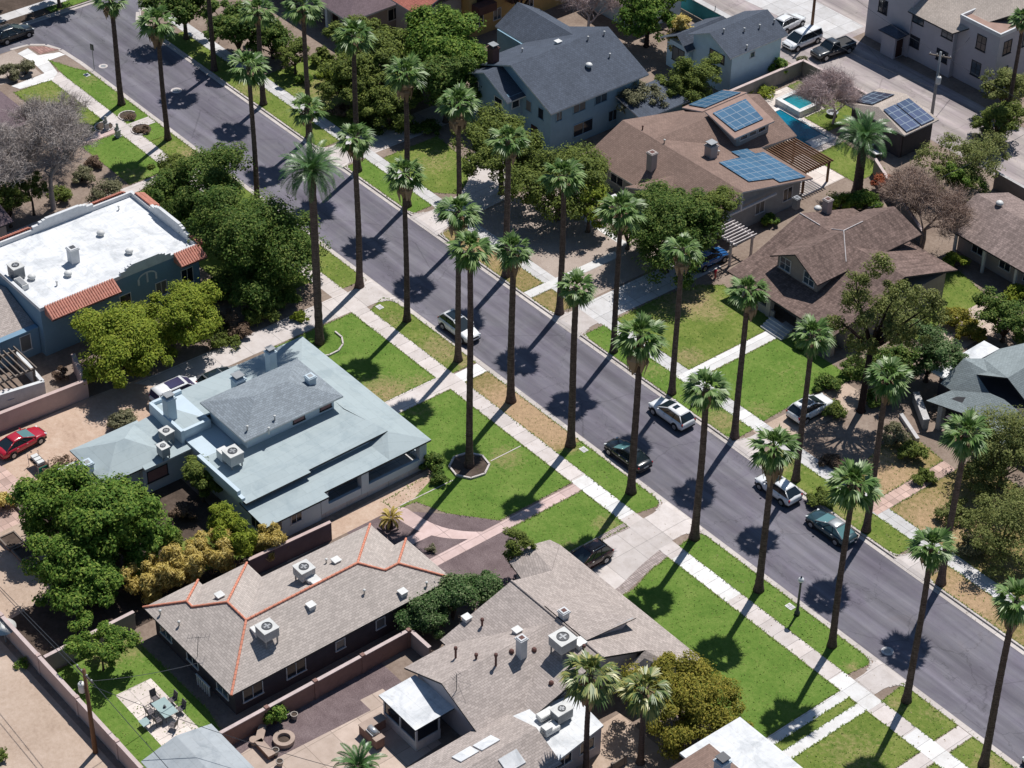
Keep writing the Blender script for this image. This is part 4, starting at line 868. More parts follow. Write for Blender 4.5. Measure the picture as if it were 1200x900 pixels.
# patio room
roof_mb([[(25.1, -34.8, 2.62), (29.75, -34.85, 2.62), (29.85, -31.0, 2.78), (25.2, -31.4, 2.78)]], .14, 0, 1).build('patio_roof', ['roof_white', 'fascia_dark'], H)
b = MB(); b.box(25.4, 29.5, -34.6, -34.45, 0, .95); b.box(25.4, 25.55, -34.45, -31.5, 0, .95); b.box(29.35, 29.5, -34.45, -32.3, 0, .95)
for x, y in ((25.4, -34.6), (27.4, -34.6), (29.35, -34.6), (29.35, -32.5)): b.box(x+.002, x+.15, y+.002, y+.15, .953, 2.5)
b.build('patio_room', 'stucco_white', H); b = MB(); b.box(25.47, 29.42, -34.53, -34.50, .96, 2.48); b.box(29.41, 29.44, -34.5, -32.3, .96, 2.48); b.build('screen', 'glass', H)

# --- white and brown roof at the lower edge
H = house('house', 'house corner with a flat white roof, brown shingles and a dark capped chimney', 'house', (47, -18, 0))
MB().box(44.7, 58, -24, -16.2, 0, 3.2).build('wall', 'stucco_tan', H)
roof_mb([[(44.2, -21.6, 3.45), (58, -21.6, 3.45), (58, -15.6, 3.45), (44.3, -15.6, 3.45)]], .2, 0, 1).build('flat_roof', ['roof_white', 'fascia_white'], H)
roof_mb(hip(44.9, 62, -31.0, -19.3, 3.52, 1.3), .12, 0, 1).build('roof', ['shingle_brown', 'fascia_dark'], H)
c = G(845.5, 905, 3.9); chimney(H, c[0], c[1], 3.4, 5.2, .85, .85, 'stucco_cool', 'metal_dark')
# --- shed
H = house('shed', 'blue grey sheet roofed shed at the corner of the back lawn', 'shed', (22.5, -49, 0))
MB().box(20.3, 29, -51.6, -46.8, 0, 2.35).build('wall', 'stucco_beige', H)
roof_mb(gable(19.6, 30, -52.3, -46.2, 2.45, .7, 'x'), .1, 0, 1).build('roof', ['roof_bluegrey', 'fascia_white'], H)

# --- slate grey two storey house (far side)
H = house('two_storey_house', 'blue grey two storey house with slate shingles and a brick chimney', 'house', (-36, 34, 0))
b = MB(); b.box(-41.9, -29.8, 28.3, 40.6, 0, 5.5); b.box(-41.0, -34.4, 26.4, 28.3, 0, 5.45); b.box(-29.8, -26.0, 37.5, 43.5, 0, 3.0); b.box(-47, -41.9, 35, 41, 0, 5.2)
gable_wall(b, 'x', -29.9+.2, 28.3, 40.6, 5.5, .01); b.build('wall', 'stucco_blue', H)
for q in ((28.5, -41.9, -29.8, 5.5, 2.5, -35.8), (40.6, -41.9, -29.8, 5.5, 2.5, -35.8), (26.6, -41.0, -34.4, 5.45, 1.45, -37.9)): g = MB(); gable_wall(g, 'y', *q); g.build('gable_wall', 'stucco_blue', H)
R = roof_mb([[(-35.8, 27.7, 8.2), (-29.1, 27.7, 5.4), (-29.1, 41.3, 5.4), (-35.8, 41.3, 8.2)], [(-42.5, 27.7, 5.4), (-35.8, 27.7, 8.2), (-35.8, 41.3, 8.2), (-42.5, 41.3, 5.4)]], .17, 0, 1).build('roof', ['shingle_slate', 'fascia_white'], H)
roof_mb([[(-37.9, 25.8, 7.05), (-33.9, 25.8, 5.2), (-33.9, 28.6, 5.2), (-37.9, 30.2, 7.05)], [(-41.9, 25.8, 5.2), (-37.9, 25.8, 7.05), (-37.9, 30.2, 7.05), (-41.9, 28.6, 5.2)]], .15, 0, 1).build('roof', ['shingle_slate', 'fascia_white'], H)
roof_mb(gable(-47.6, -37, 35.2, 41.6, 5.3, 1.9, 'x'), .15, 0, 1).build('roof', ['shingle_slate', 'fascia_white'], H)
roof_mb([[(-29.7, 37.2, 3.9), (-25.4, 37.2, 2.9), (-25.4, 44, 2.9), (-29.7, 44, 3.9)]], .15, 0, 1).build('roof', ['shingle_slate', 'fascia_white'], H)
c = G(578, 71, 6.9); chimney(R, c[0], c[1], 5.4, 8.6, .95, .85, 'brick_red', 'metal_grey', pot=True)
for px, py, z, k in ((690, 79, 6.6, 'cowl'), (689, 47, 8.0, 'pipe'), (708, 41, 8.0, 'pipe'), (714.5, 67, 6.8, 'pipe'), (612, 61, 7.4, 'pipe'), (654, 51, 7.8, 'box')):
    c = hit(px, py, R); vent(R, c[0], c[1], c[2], k)
for y, z, wd, hh in ((32.2, 4.3, 1.6, 1.0), (35.2, 4.3, 1.6, 1.0), (32.8, 1.6, 2.6, 1.4), (29.4, 4.2, .7, 1.0), (37, 1.6, 1.2, 1.2)): window(H, 'x', -29.8, 1, y, z, wd, hh, 'stucco_blue', 'glass', 1)
for x, z, wd, hh in ((-40, 4.2, 1.0, 1.5), (-36.1, 4.0, 1.2, 1.2), (-39.2, 1.5, .7, 1.2), (-37.8, 1.5, .7, 1.2)): window(H, 'y', 26.4, -1, x, z, wd, hh, 'trim_white', 'glass', 0, hbar=True)
for x in (-33.4, -31.4): window(H, 'y', 28.3, -1, x, 4.2, .8, 1.2, 'stucco_blue', 'glass', 0)
door(H, 'y', 28.3, -1, -32.4); window(H, 'x', -34.4, 1, 27.3, 4.4, .9, .9, 'trim_white', 'glass', 0)
# --- pale garage house by the alley
H = house('carriage_house', 'tall pale blue gabled garage house with grey shingles beside the alley', 'house', (-30, 55, 0))
b = MB(); b.box(-33.0, -26.9, 51.5, 59, 0, 5.1); b.box(-36.5, -33, 50.9, 57, 0, 3.4); gable_wall(b, 'y', 51.7, -33.0, -26.9, 5.1, 1.45, -29.95); gable_wall(b, 'y', 59, -33.0, -26.9, 5.1, 1.45, -29.95); b.build('wall', 'stucco_shadeblue', H)
R = roof_mb(gable(-33.4, -26.5, 50.8, 59.6, 5.15, 1.65, 'y', -29.95), .15, 0, 1).build('roof', ['shingle_slate', 'fascia_white'], H)
roof_mb(gable(-37.0, -32.6, 50.2, 57.2, 3.45, 1.5, 'y', -34.3), .15, 0, 1).build('roof', ['shingle_slate', 'fascia_white'], H)
for px, py, z in ((848, 38, 6.5), (872, 37, 6.2), (890, 33, 6.2), (875, 57, 5.4), (907, 27, 6.1)):
    c = hit(px, py, R); vent(R, c[0], c[1], c[2], 'pipe')
window(H, 'x', -26.9, 1, 54.6, 4.2, .6, .6, 'trim_white', 'glass', 0); window(H, 'y', 51.5, -1, -29.2, 4.0, 2.2, 1.0, 'fascia_dark', 'glass', 1); window(H, 'y', 50.9, -1, -34.6, 2.0, 1.8, 1.6, 'fascia_dark', 'glass', 1)

# --- brown house with solar panels
H = house('bungalow', 'brown shingled house carrying blue solar panels and a big roof dormer', 'house', (-14, 38, 0))
b = MB(); b.box(-22.9, -6.9, 29.0, 42.2, 0, 2.9); b.box(-23.2, -14.1, 42.2, 47.2, 0, 2.9); b.box(-24.2, -21.8, 41.8, 47.8, 0, 3.1); gable_wall(b, 'x', -6.9, 29.0, 42.2, 2.9, 2.05, 33.2); gable_wall(b, 'y', 47.2, -23.4, -14.2, 2.9, 2.0, -19); b.build('wall', 'stucco_grey', H)
zr = 5.2
R = roof_mb([[(-23.9, 28.0, 2.85), (-6.2, 28.2, 2.85), (-6.2, 33.2, zr), (-23.9, 33.0, zr)], [(-6.2, 33.2, zr), (-6.2, 43.2, 2.95), (-13.7, 43.2, 2.95), (-19, 33.05, zr)],
             [(-19, 33.05, zr), (-13.7, 43.2, 2.95), (-13.2, 47.9, 2.9), (-19, 47.9, zr)], [(-23.9, 33.0, zr), (-19, 33.05, zr), (-23.9, 42.3, 3.11)], [(-19, 33.05, zr), (-19, 47.9, zr), (-24.4, 47.9, 2.9), (-24.4, 43.3, 2.9), (-23.9, 42.3, 3.11)]], .17, 0, 1).build('roof', ['shingle_brown', 'fascia_white'], H)
roof_mb([[(-24.3, 41.8, 3.35), (-21.0, 41.6, 4.45), (-21.0, 48.1, 4.45), (-24.3, 47.9, 3.35)]], .14, 0, 1).build('roof', ['roof_brown_flat', 'fascia_white'], H)
DR = roof_mb([[(-19.3, 40.3, 5.7), (-14.2, 39.7, 5.1), (-14.2, 45.4, 5.1), (-19.3, 46.2, 5.7)]], .16, 0, 1).build('roof', ['roof_brown_flat', 'fascia_white'], H)
MB().box(-18.6, -14.8, 40.6, 45.2, 3.2, 4.98).build('dormer_wall', 'stucco_grey', H)
for y in (41.6, 42.9, 44.2): window(H, 'x', -14.8, 1, y, 4.35, 1.0, .55, 'trim_white', 'glass', 0)
roof_mb([[(-16.9, 27.2, 2.8), (-13.8, 31.0, 4.25), (-13.7, 27.0, 4.15)], [(-13.7, 27.0, 4.15), (-13.8, 31.0, 4.25), (-10.6, 27.4, 2.8)]], .13, 0, 1).build('roof', ['shingle_brown', 'fascia_white'], H)
bz = lambda x, y: (x, y, zr-(y-33.2)*.225)
solar(R, [bz(-12.2, 35.6), bz(-7.7, 35.4), bz(-7.4, 38.6), bz(-6.5, 38.6), bz(-6.5, 42.4), bz(-12.6, 42.4), bz(-12.6, 41.2), bz(-13.8, 41.2), bz(-13.8, 38.9), bz(-12.4, 38.9)])
solar(DR, [(-18.6, 40.7, 5.6), (-15.0, 40.5, 5.2), (-15.0, 44.5, 5.2), (-18.6, 45.4, 5.6)]); solar(H, [(-24.0, 42.5, 3.46), (-21.4, 42.4, 4.32), (-21.4, 47.6, 4.32), (-24.0, 47.4, 3.46)])
c = G(832.5, 187, 4.2); chimney(R, c[0], c[1], 3.9, 6.0, .95, .95, 'stucco_tan', 'metal_grey'); c = G(763.5, 194, 4.3); chimney(R, c[0], c[1], 3.8, 5.9, .75, .75, 'stucco_tan', 'brick_red', pot=False)
for px, py, z in ((753, 152, 4.9), (778.5, 168, 5.0), (842, 181, 4.5)): c = hit(px, py, R); vent(R, c[0], c[1], c[2], 'pipe', 'brick_red' if px < 760 else 'metal_white')
for y, z in ((36.5, 1.8), (40.4, 1.8)): window(H, 'x', -6.9, 1, y, z, 1.2, 1.4, 'trim_white', 'glass', 1)
window(H, 'x', -6.9, 1, 33.2, 3.6, 1.4, .7, 'trim_white', 'glass', 2); door(H, 'x', -6.9, 1, 31.2)
for x in (-20, -15): window(H, 'y', 29.0, -1, x, 1.6, 1.8, 1.3, 'trim_white', 'glass', 1)
tr = MB(); tr.box(-6.5, -6.3, 28.3, 38.2, 2.85, 3.05); tr.obox((-6.35, 30.7, 4.0), (.14, .16, 2.6), 0); tr.box(-6.42, -6.28, 33.1, 33.3, 3.05, 5.0); tr.build('gable_trim', 'trim_white', H)
def pergola(label, x0, x1, y0, y1, z, n, m, along='x', pm=None):
    t = thing('pergola', label, 'pergola', ((x0+x1)/2, (y0+y1)/2, 0)); b = MB()
    if along == 'x':
        for k in range(n): y = y0+(y1-y0)*k/(n-1); b.box(x0, x1, y-.05, y+.05, z, z+.18)
    else:
        for k in range(n): x = x0+(x1-x0)*k/(n-1); b.box(x-.05, x+.05, y0, y1, z, z+.18)
    b.build('slats', m, t); b = MB()
    if along == 'x':
        for x in (x0+.4, x1-.4): MB().box(x-.08, x+.08, y0-.1, y1+.1, z-.2, z-.003).build('beam', m, t)
    else:
        for y in (y0+.4, y1-.4): MB().box(x0-.1, x1+.1, y-.08, y+.08, z-.2, z-.003).build('beam', m, t)
    pass
    for x in (x0+.4, x1-.4):
        for y in (y0+.15, y1-.15): MB().box(x-.1, x+.1, y-.1, y+.1, 0, z-.2).build('post', pm or m, t)
    return t
pergola('brown slatted pergola shading the patio next to the pool', -13.4, -7.6, 43.7, 47.6, 2.55, 12, 'wood_brown', 'x')
pergola('pale slatted entry trellis by the gable end of the solar panel house', -6.1, -2.6, 28.6, 31.8, 2.6, 9, 'pergola_white', 'y')
pergola('dark slatted pergola behind the rose courtyard wall', -31.2, -27.0, -41.0, -34.2, 2.4, 14, 'wood_grey', 'x')
# --- pool house with solar panels
H = house('pool_house', 'tan roofed pool house with dark and violet solar panels beside the alley', 'house', (-10, 59, 0))
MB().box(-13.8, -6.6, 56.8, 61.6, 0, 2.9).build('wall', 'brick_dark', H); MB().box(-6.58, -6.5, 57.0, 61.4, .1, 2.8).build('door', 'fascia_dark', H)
R = roof_mb([[(-10.9, 57.6, 3.9), (-6.1, 56.6, 3.05), (-6.1, 61.9, 3.05), (-10.9, 62.0, 3.9)], [(-14.6, 56.6, 3.0), (-10.9, 57.6, 3.9), (-10.9, 62.0, 3.9), (-14.6, 61.9, 3.0)], [(-14.6, 56.6, 3.0), (-6.1, 56.6, 3.05), (-10.9, 57.6, 3.9)]], .15, 0, 1).build('roof', ['shingle_beige', 'fascia_white'], H)
solar(R, [(-10.2, 57.6, 3.8), (-6.3, 57.1, 3.1), (-6.3, 59.2, 3.1), (-10.2, 59.4, 3.8)], 'solar_violet'); solar(R, [(-10.2, 59.55, 3.8), (-6.3, 59.4, 3.1), (-6.3, 61.4, 3.1), (-10.2, 61.5, 3.8)], 'solar_violet'); solar(R, [(-14.3, 57.2, 3.08), (-11.7, 57.6, 3.72), (-11.7, 61.0, 3.72), (-14.3, 60.6, 3.08)], 'solar_dark')
# --- apartment building
H = house('apartment_building', 'big lilac grey apartment building with beige shingles beside the alley', 'apartment building', (-18, 82, 0))
b = MB(); b.box(-27.5, -21, 73.5, 92, 0, 9.2); b.box(-21, -14.9, 73.7, 92, 0, 5.9); b.box(-14.9, -9.2, 74.3, 92, 0, 7.3); b.build('wall', 'stucco_lilac', H)
roof_mb([[(-21.2, 72.9, 5.95), (-14.6, 72.9, 5.95), (-9, 80, 9.3), (-21.2, 80, 9.3)], [(-21.2, 80, 9.3), (-9, 80, 9.3), (-9, 93, 9.3), (-21.2, 93, 9.3)]], .16, 0, 1).build('roof', ['shingle_beige', 'fascia_dark'], H)
roof_mb([[(-28, 73, 9.25), (-20.8, 73, 9.25), (-20.8, 93, 9.6), (-28, 93, 9.6)]], .16, 0, 1).build('roof', ['shingle_beige', 'fascia_dark'], H)
b = MB(); b.box(-14.95, -9.15, 74.25, 74.45, 7.3, 7.7); b.box(-9.35, -9.15, 74.45, 80, 7.3, 7.7); b.box(-14.95, -14.75, 74.45, 79, 7.3, 7.7); b.build('parapet', 'stucco_white', H); MB().box(-14.75, -9.35, 74.45, 80, 7.3, 7.36).build('flat_roof', 'roof_brown_flat', H)
b = MB(); b.box(-23.6, -21.6, 71.9, 73.5, 0, 2.9); b.build('porch', 'stucco_lilac', H); roof_mb(hip(-23.9, -21.0, 71.5, 73.6, 2.95, .6), .1, 0, 1).build('porch_roof', ['shingle_slate', 'fascia_dark'], H); door(H, 'x', -21.6, 1, 72.7)
for x, z, wd, hh in ((-25.3, 4.6, 1.2, 1.6), (-25.3, 7.6, 1.2, 1.5)): window(H, 'y', 73.5, -1, x, z, wd, hh, 'fascia_dark', 'glass', 1, hbar=True)
for x, z, wd, hh in ((-20.2, 5.1, 1.5, 1.1), (-20.4, 2.2, 1.5, 1.3), (-15.9, 5.1, 1.5, 1.1), (-16.2, 2.2, 1.5, 1.3)): window(H, 'y', 73.7, -1, x, z, wd, hh, 'fascia_dark', 'glass', 1, hbar=True)
for x, z in ((-11.6, 5.6), (-11.8, 2.3)): window(H, 'y', 74.3, -1, x, z, 1.2, 1.7, 'fascia_dark', 'glass', 1, hbar=True)
for y, z in ((75.8, 5.6), (75.8, 2.3), (79, 5.6)): window(H, 'x', -9.2, 1, y, z, 1.2, 1.6, 'fascia_dark', 'glass', 1, hbar=True)
# --- dark shake house
H = house('craftsman_house', 'dark brown shake roofed house with a tan front gable and two pale windows', 'house', (6, 34, 0))
b = MB(); b.box(.9, 13.6, 27.6, 41.2, 0, 2.85); b.box(3.3, 8.6, 28.7, 32.5, 2.85, 4.6); gable_wall(b, 'y', 28.9, 3.3, 8.6, 4.6, 1.6, 5.95); b.build('wall', 'gable_tan', H)
R = roof_mb([[(.2, 25.2, 2.6), (14, 25.2, 2.6), (14, 28.9, 3.25), (.2, 28.9, 3.25)], [(.2, 28.9, 3.25), (14, 28.9, 3.25), (14, 34.6, 5.4), (.2, 34.6, 5.4)], [(.2, 34.6, 5.4), (14, 34.6, 5.4), (14, 42.4, 2.9), (.2, 42.4, 2.9)]], .17, 0, 1).build('roof', ['shake_dark', 'fascia_dark'], H)
roof_mb([[(2.8, 28.1, 4.55), (5.95, 28.1, 6.35), (5.95, 41.6, 6.35), (2.8, 41.2, 4.55)], [(5.95, 28.1, 6.35), (9.1, 28.1, 4.55), (9.2, 42.3, 4.5), (5.95, 41.6, 6.35)]], .15, 0, 1).build('roof', ['shake_dark', 'fascia_dark'], H)
caps(R, [((.2, 34.6, 5.43), (2.9, 34.6, 5.43)), ((5.95, 34.6, 6.38), (5.95, 37.2, 6.38)), ((5.95, 34.6, 6.38), (8.4, 32.6, 4.98)), ((5.95, 34.6, 6.38), (3.6, 35.4, 5.05))], 'pergola_white', .05, .4, 'flashing')
for x in (4.35, 7.5): window(H, 'y', 28.7, -1, x, 4.15, 1.3, 1.25, 'trim_white', 'glass_blue', 1, hbar=True)
pc = MB()
for x in (1.2, 5.2, 9.2, 13.2): pc.box(x, x+.55, 25.6, 26.15, 0, 2.6)
pc.box(1.2, 6.2, 25.7, 25.9, 0, .9); pc.box(9.4, 13.6, 25.7, 25.9, 0, .9); pc.build('porch_column', 'stucco_tan', H)
st = MB()
for k in range(4): st.box(6.3, 9.1, 25.3-.35*(k+1), 25.3-.35*k, 0, .68-.17*k)
st.build('steps', 'walk_grey', H); door(H, 'y', 27.6, -1, 7.6, z0=.6); window(H, 'y', 27.6, -1, 3.6, 1.7, 1.6, 1.2, 'trim_white', 'glass', 1); window(H, 'y', 27.6, -1, 11.4, 1.7, 1.6, 1.2, 'trim_white', 'glass', 1)
c = G(968.5, 250, 4.2); chimney(R, c[0], c[1], 3.4, 5.9, .7, .7, 'stucco_tan', 'brick_red', pot=False); c = G(933, 240, 3.8); chimney(R, c[0], c[1], 3.4, 4.7, .55, .55, 'metal_grey', 'metal_dark', pot=False)
for px, py, z in ((1013, 258, 5.0), (958, 247, 4.2)): c = hit(px, py, R); vent(R, c[0], c[1], c[2], 'cowl')
# --- rosy shake roof at the right edge
H = house('ranch_house', 'low house with a faded rose brown shake roof and deep eaves by the right edge', 'house', (14, 51, 0))
MB().box(9, 24, 48.4, 55, 0, 2.9).build('wall', 'stucco_tan', H)
R = roof_mb(gable(7.9, 26, 47.0, 56.8, 2.95, 1.9, 'x', 51.6), .17, 0, 1).build('roof', ['shake_rose', 'fascia_dark'], H)
gw = MB(); gable_wall(gw, 'x', 9.2, 48.4, 55, 2.9, 1.5, 51.6); gw.build('gable_wall', 'stucco_tan', H)
c = hit(1171, 241, R); vent(R, c[0], c[1], c[2], 'cowl')
for x in (11.5, 15, 18): window(H, 'y', 48.4, -1, x, 1.6, 1.3, 1.2, 'trim_white', 'glass', 1)
for x in (9.3, 13, 17): MB().box(x, x+.25, 47.3, 47.55, 0, 2.8).build('porch_post', 'trim_white', H)
# --- grey green hipped house
H = house('bungalow', 'grey green shingled house with stepped gables and a white flat side roof', 'house', (29, 30, 0))
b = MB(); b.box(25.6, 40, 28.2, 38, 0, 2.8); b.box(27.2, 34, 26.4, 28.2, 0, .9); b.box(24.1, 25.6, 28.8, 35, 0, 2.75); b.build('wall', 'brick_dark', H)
g3 = lambda x, y, z: G(1040+x/7.5, 370+y/7.5, z)
R = roof_mb([[g3(465, 595, 2.9), g3(560, 655, 2.9), g3(900, 685, 3.1), g3(785, 515, 4.1), g3(880, 495, 4.3), g3(670, 375, 4.8)],
             [g3(670, 375, 4.8), g3(880, 495, 4.3), g3(785, 515, 4.12), g3(1055, 545, 5.2), g3(1330, 380, 5.2), g3(1250, 230, 3.6), g3(990, 290, 3.2), g3(845, 375, 4.2)]], .15, 0, 1).build('roof', ['shingle_green', 'fascia_dark'], H)
roof_mb([[g3(1055, 545, 5.2), g3(1330, 380, 5.2), g3(1500, 640, 3.2), g3(1230, 770, 3.2)]], .15, 0, 1).build('roof', ['shingle_green', 'fascia_dark'], H)
roof_mb([[g3(340, 745, 2.7), g3(770, 895, 2.7), g3(1025, 735, 3.9), g3(900, 680, 3.9), g3(560, 655, 3.3)], [g3(1025, 735, 3.9), g3(770, 895, 2.7), g3(1010, 1130, 2.7), g3(1230, 960, 2.9), g3(1170, 850, 3.6)]], .15, 0, 1).build('porch_roof', ['shingle_green', 'fascia_dark'], H)
roof_mb([[g3(385, 487, 2.9), g3(495, 550, 2.9), g3(985, 290, 2.9), g3(850, 218, 2.9)]], .15, 0, 1).build('flat_roof', ['roof_white', 'fascia_white'], H)
for x, y in ((27.0, 25.4), (30.6, 26.3), (33.5, 26.3)): MB().box(x, x+.5, y, y+.5, 0, 2.6).build('porch_column', 'stucco_grey', H)
window(H, 'y', 28.2, -1, 29, 1.6, 1.8, 1.3, 'trim_white', 'glass', 1); door(H, 'y', 28.2, -1, 31.5)
# --- houses along the top
H = house('apartment_building', 'ochre stucco building with red balconies behind the far trees', 'apartment building', (-66, 52, 0))
a = G(560, 36, 0)
b = MB(); b.box(-75, -54.6, 37.2, 75, 0, 8.2); b.build('wall', 'stucco_ochre', H)
roof_mb(gable(-76, -54, 36.6, 75.8, 8.25, 2.0, 'y'), .15, 0, 1).build('roof', ['tile_roof_far', 'fascia_white'], H)
for y in (38.6, 41.2, 46, 51, 57): window(H, 'x', -54.6, 1, y, 1.9, 1.0, 1.3, 'trim_white', 'glass', 1)
for y in (38.8, 43.6, 50): bb = MB(); bb.box(-54.6, -53.3, y-1.3, y+1.3, 3.3, 4.3); bb.build('balcony', 'brick_red', H); door(H, 'x', -54.6, 1, y, 1.2, 2.0, z0=3.5)
H = house('house', 'red striped clay tile roofed house at the top behind the green trees', 'house', (-58, 34, 0))
b = MB(); b.box(-60.2, -56.0, 31.0, 37.1, 0, 4.9); b.build('wall', 'stucco_tan', H); roof_mb(gable(-60.9, -55.2, 30.3, 37.15, 4.95, 1.3, 'x'), .15, 0, 1).build('roof', ['tile_roof_far', 'fascia_white'], H)
for y in (32.5, 35.4): window(H, 'x', -56.0, 1, y, 2.4, 1.1, 1.3, 'trim_white', 'glass', 1)
H = house('house', 'shaded house with a white columned porch and plum roof behind the far palms', 'house', (-70, 31, 0))
b = MB(); b.box(-79, -62, 27.4, 36, 0, 3.4); b.build('wall', 'stucco_tan', H); roof_mb(hip(-80, -61.0, 25.0, 36.8, 3.5, 2.0), .2, 0, 1).build('roof', ['shingle_plum', 'fascia_white'], H)
for x in (-78.5, -70, -66.2, -61.9): MB().box(x, x+.45, 25.4, 25.85, 0, 3.3).build('porch_column', 'stucco_cool', H)
window(H, 'x', -62, 1, 32, 1.8, 1.6, 1.4, 'trim_white', 'glass', 1); door(H, 'y', 27.4, -1, -67)
H = house('house', 'low house with a dull plum roof at the left edge behind the bare tree', 'house', (-74, -16, 0))
b = MB(); b.box(-84, -65.2, -30, -13.8, 0, 3.0); b.build('wall', 'stucco_tan', H); roof_mb(hip(-85, -64.2, -31, -12.8, 3.05, 2.6), .15, 0, 1).build('roof', ['shingle_plum', 'fascia_white'], H)
H = house('house', 'small pale roofed house behind the bare tree left of the white roof', 'house', (-56, -26, 0))
b = MB(); b.box(-60, -49, -46, -25, 0, 3.2); b.build('wall', 'stucco_tan', H); roof_mb(gable(-60.6, -48.4, -46.6, -24.4, 3.25, 1.7, 'y'), .15, 0, 1).build('roof', ['shingle_plum', 'fascia_dark'], H)
H = house('garage', 'low grey roofed garage in the shaded yard behind the slate roofed house', 'garage', (-44, 52, 0))
b = MB(); b.box(-52, -44, 53, 60, 0, 2.8); b.build('wall', 'stucco_cool', H); roof_mb(gable(-52.6, -43.4, 52.4, 60.6, 2.85, 1.2, 'y'), .15, 0, 1).build('roof', ['shingle_plum', 'fascia_white'], H); door(H, 'x', -44, 1, 56.5, 2.6, 2.1, 'trim_white')

# ---------------------------------------------------------------- yard walls and fences
wall_run('courtyard_wall', 'rose stucco wall round the pergola courtyard of the white roofed house', [(-24.3, -46), (-23.5, -31.4), (-27.6, -30.2)], 1.9, .3, 'wall_rose', True, 'wall_rose')
wall_run('courtyard_wall', 'short white stepped wall inside the rose walled courtyard', [(-27.3, -40.8), (-26.2, -34.2), (-31.5, -33.8)], 1.5, .25, 'stucco_white', True, 'stucco_white')
wall_run('yard_wall', 'purple block wall between the pale blue house and the orange ridged house', [(5.6, -33.5), (5.9, -25.5)], 1.9, .22, 'wall_purple', True, 'wall_rose')
wall_run('yard_wall', 'shaded grey wall running from the alley to the orange ridged house', [(5.0, -52), (4.9, -43.9)], 1.7, .22, 'wall_grey', True, 'trim_cap')
wall_run('yard_wall', 'long rust block wall beside the dark windows of the orange ridged house', [(20.25, -46.2), (20.15, -28.2)], 1.75, .22, 'brick_rust' if 'brick_rust' in MATS else 'block_wall', True, 'trim_cap', 4.5)
wall_run('yard_wall', 'stub of block wall beside the white flowering hedge', [(20.2, -28.0), (22.6, -28.0)], 1.6, .22, 'block_wall', True, 'trim_cap')
wall_run('alley_wall', 'long rose block wall along the dirt alley at lower left', [(-30, -52.3), (22, -52.35)], 1.8, .22, 'wall_rose', True, 'trim_cap', 6)
wall_run('alley_wall', 'tan block wall between the pool garden and the alley', [(-25.6, 61.3), (-15, 61.5)], 1.8, .25, 'wall_grey', True, 'trim_cap')
wall_run('garden_wall', 'tan garden wall from the pool corner to the garage house', [(-25.5, 61.1), (-25.5, 48.5)], 1.8, .25, 'wall_grey', True, 'trim_cap')
wall_run('garden_wall', 'shaded grey wall behind the rosy shake roof at the right edge', [(3.5, 60.2), (28, 60.0)], 1.9, .25, 'wall_grey', True, 'walk_grey')
wall_run('yard_wall', 'blue wall between the solar panel house and the date palm', [(-6.2, 52.5), (6.2, 46.2)], 1.7, .22, 'wall_grey', True, 'trim_cap')
wall_run('garden_wall', 'low pale capped garden wall beside the grey green house porch', [(23.2, 26.9), (26.6, 24.6)], 1.0, .5, 'stucco_grey', True, 'walk_grey')
wall_run('garden_wall', 'low pale kerb wall at the foot of the grey green house porch', [(24.0, 24.2), (27.4, 22.7)], .4, .35, 'walk_grey')
wall_run('garden_fence', 'low wooden rail fence by the brown tree palms', [(40.4, -28.5), (40.2, -23.2)], .9, .08, 'wood_grey', False, None, 1.2)
# ---------------------------------------------------------------- vegetation
leafmat('palm_leaf', (.05, .115, .024), (.115, .215, .05), (.29, .39, .15), .28, .42, .4, .8); leafmat('palm_leaf_yellow', (0.06, 0.12, 0.036), (0.144, 0.204, 0.06), (0.432, 0.396, 0.12), .2, .4, .5, .8); leafmat('date_leaf', (.035, .10, .025), (.07, .16, .045), (.14, .24, .08), .2, .38, .5, .8)
leafmat('leaf_olive', (0.0595, 0.0935, 0.0204), (0.128, 0.17, 0.034), (0.238, 0.281, 0.0595)); leafmat('leaf_dark', (.03, .075, .013), (.08, .145, .024), (.22, .27, .065)); leafmat('leaf_bright', (.04, .10, .013), (.10, .19, .025), (.27, .35, .065)); leafmat('leaf_lime', (.10, .15, .016), (.21, .275, .028), (.36, .39, .055))
leafmat('leaf_gold', (.28, .21, .04), (.56, .43, .12), (.78, .64, .26)); leafmat('leaf_rust', (.10, .11, .015), (.215, .21, .03), (.40, .33, .06)); leafmat('leaf_grey', (0.09, 0.09, 0.0525), (0.18, 0.18, 0.0975), (0.3, 0.285, 0.173)); leafmat('leaf_brown', (0.09, 0.06, 0.045), (0.18, 0.12, 0.0825), (0.3, 0.21, 0.15)); leafmat('leaf_oleander', (.03, .08, .02), (.075, .145, .04), (.27, .33, .16)); leafmat('leaf_red', (0.15, 0.045, 0.03), (0.33, 0.09, 0.045), (0.525, 0.18, 0.075)); leafmat('leaf_feather', (.08, .11, .03), (.165, .195, .055), (.30, .31, .11))
leafmat('frond_dead', (0.135, 0.09, 0.0525), (0.24, 0.165, 0.105), (0.375, 0.27, 0.18), .1)
b = NB('palm_bark'); co = b.coord('Object', (1, 1, 6)); n = b.noise(co, 2.2, 4, .65); oi = b.new('ShaderNodeObjectInfo'); n2 = b.noise(b.coord('Object', (3, 3, .6)), 2, 3, .6)
b.base(b.mix(b.ramp(n, [(.3, (.075, .055, .047)), (.55, (.15, .115, .10)), (.75, (.24, .19, .165))]), b.ramp(n2, [(.3, .7), (.7, 1)]), 1, 'MULTIPLY')); b.rough(.95, .1); b.bump(n, .7, .05); b.base(b.mix(b.b.inputs['Base Color'].links[0].from_socket, b.ramp(oi.outputs['Random'], [(0, (.75, .72, .72)), (1, (1.15, 1.08, 1.05))]), 1, 'MULTIPLY'))
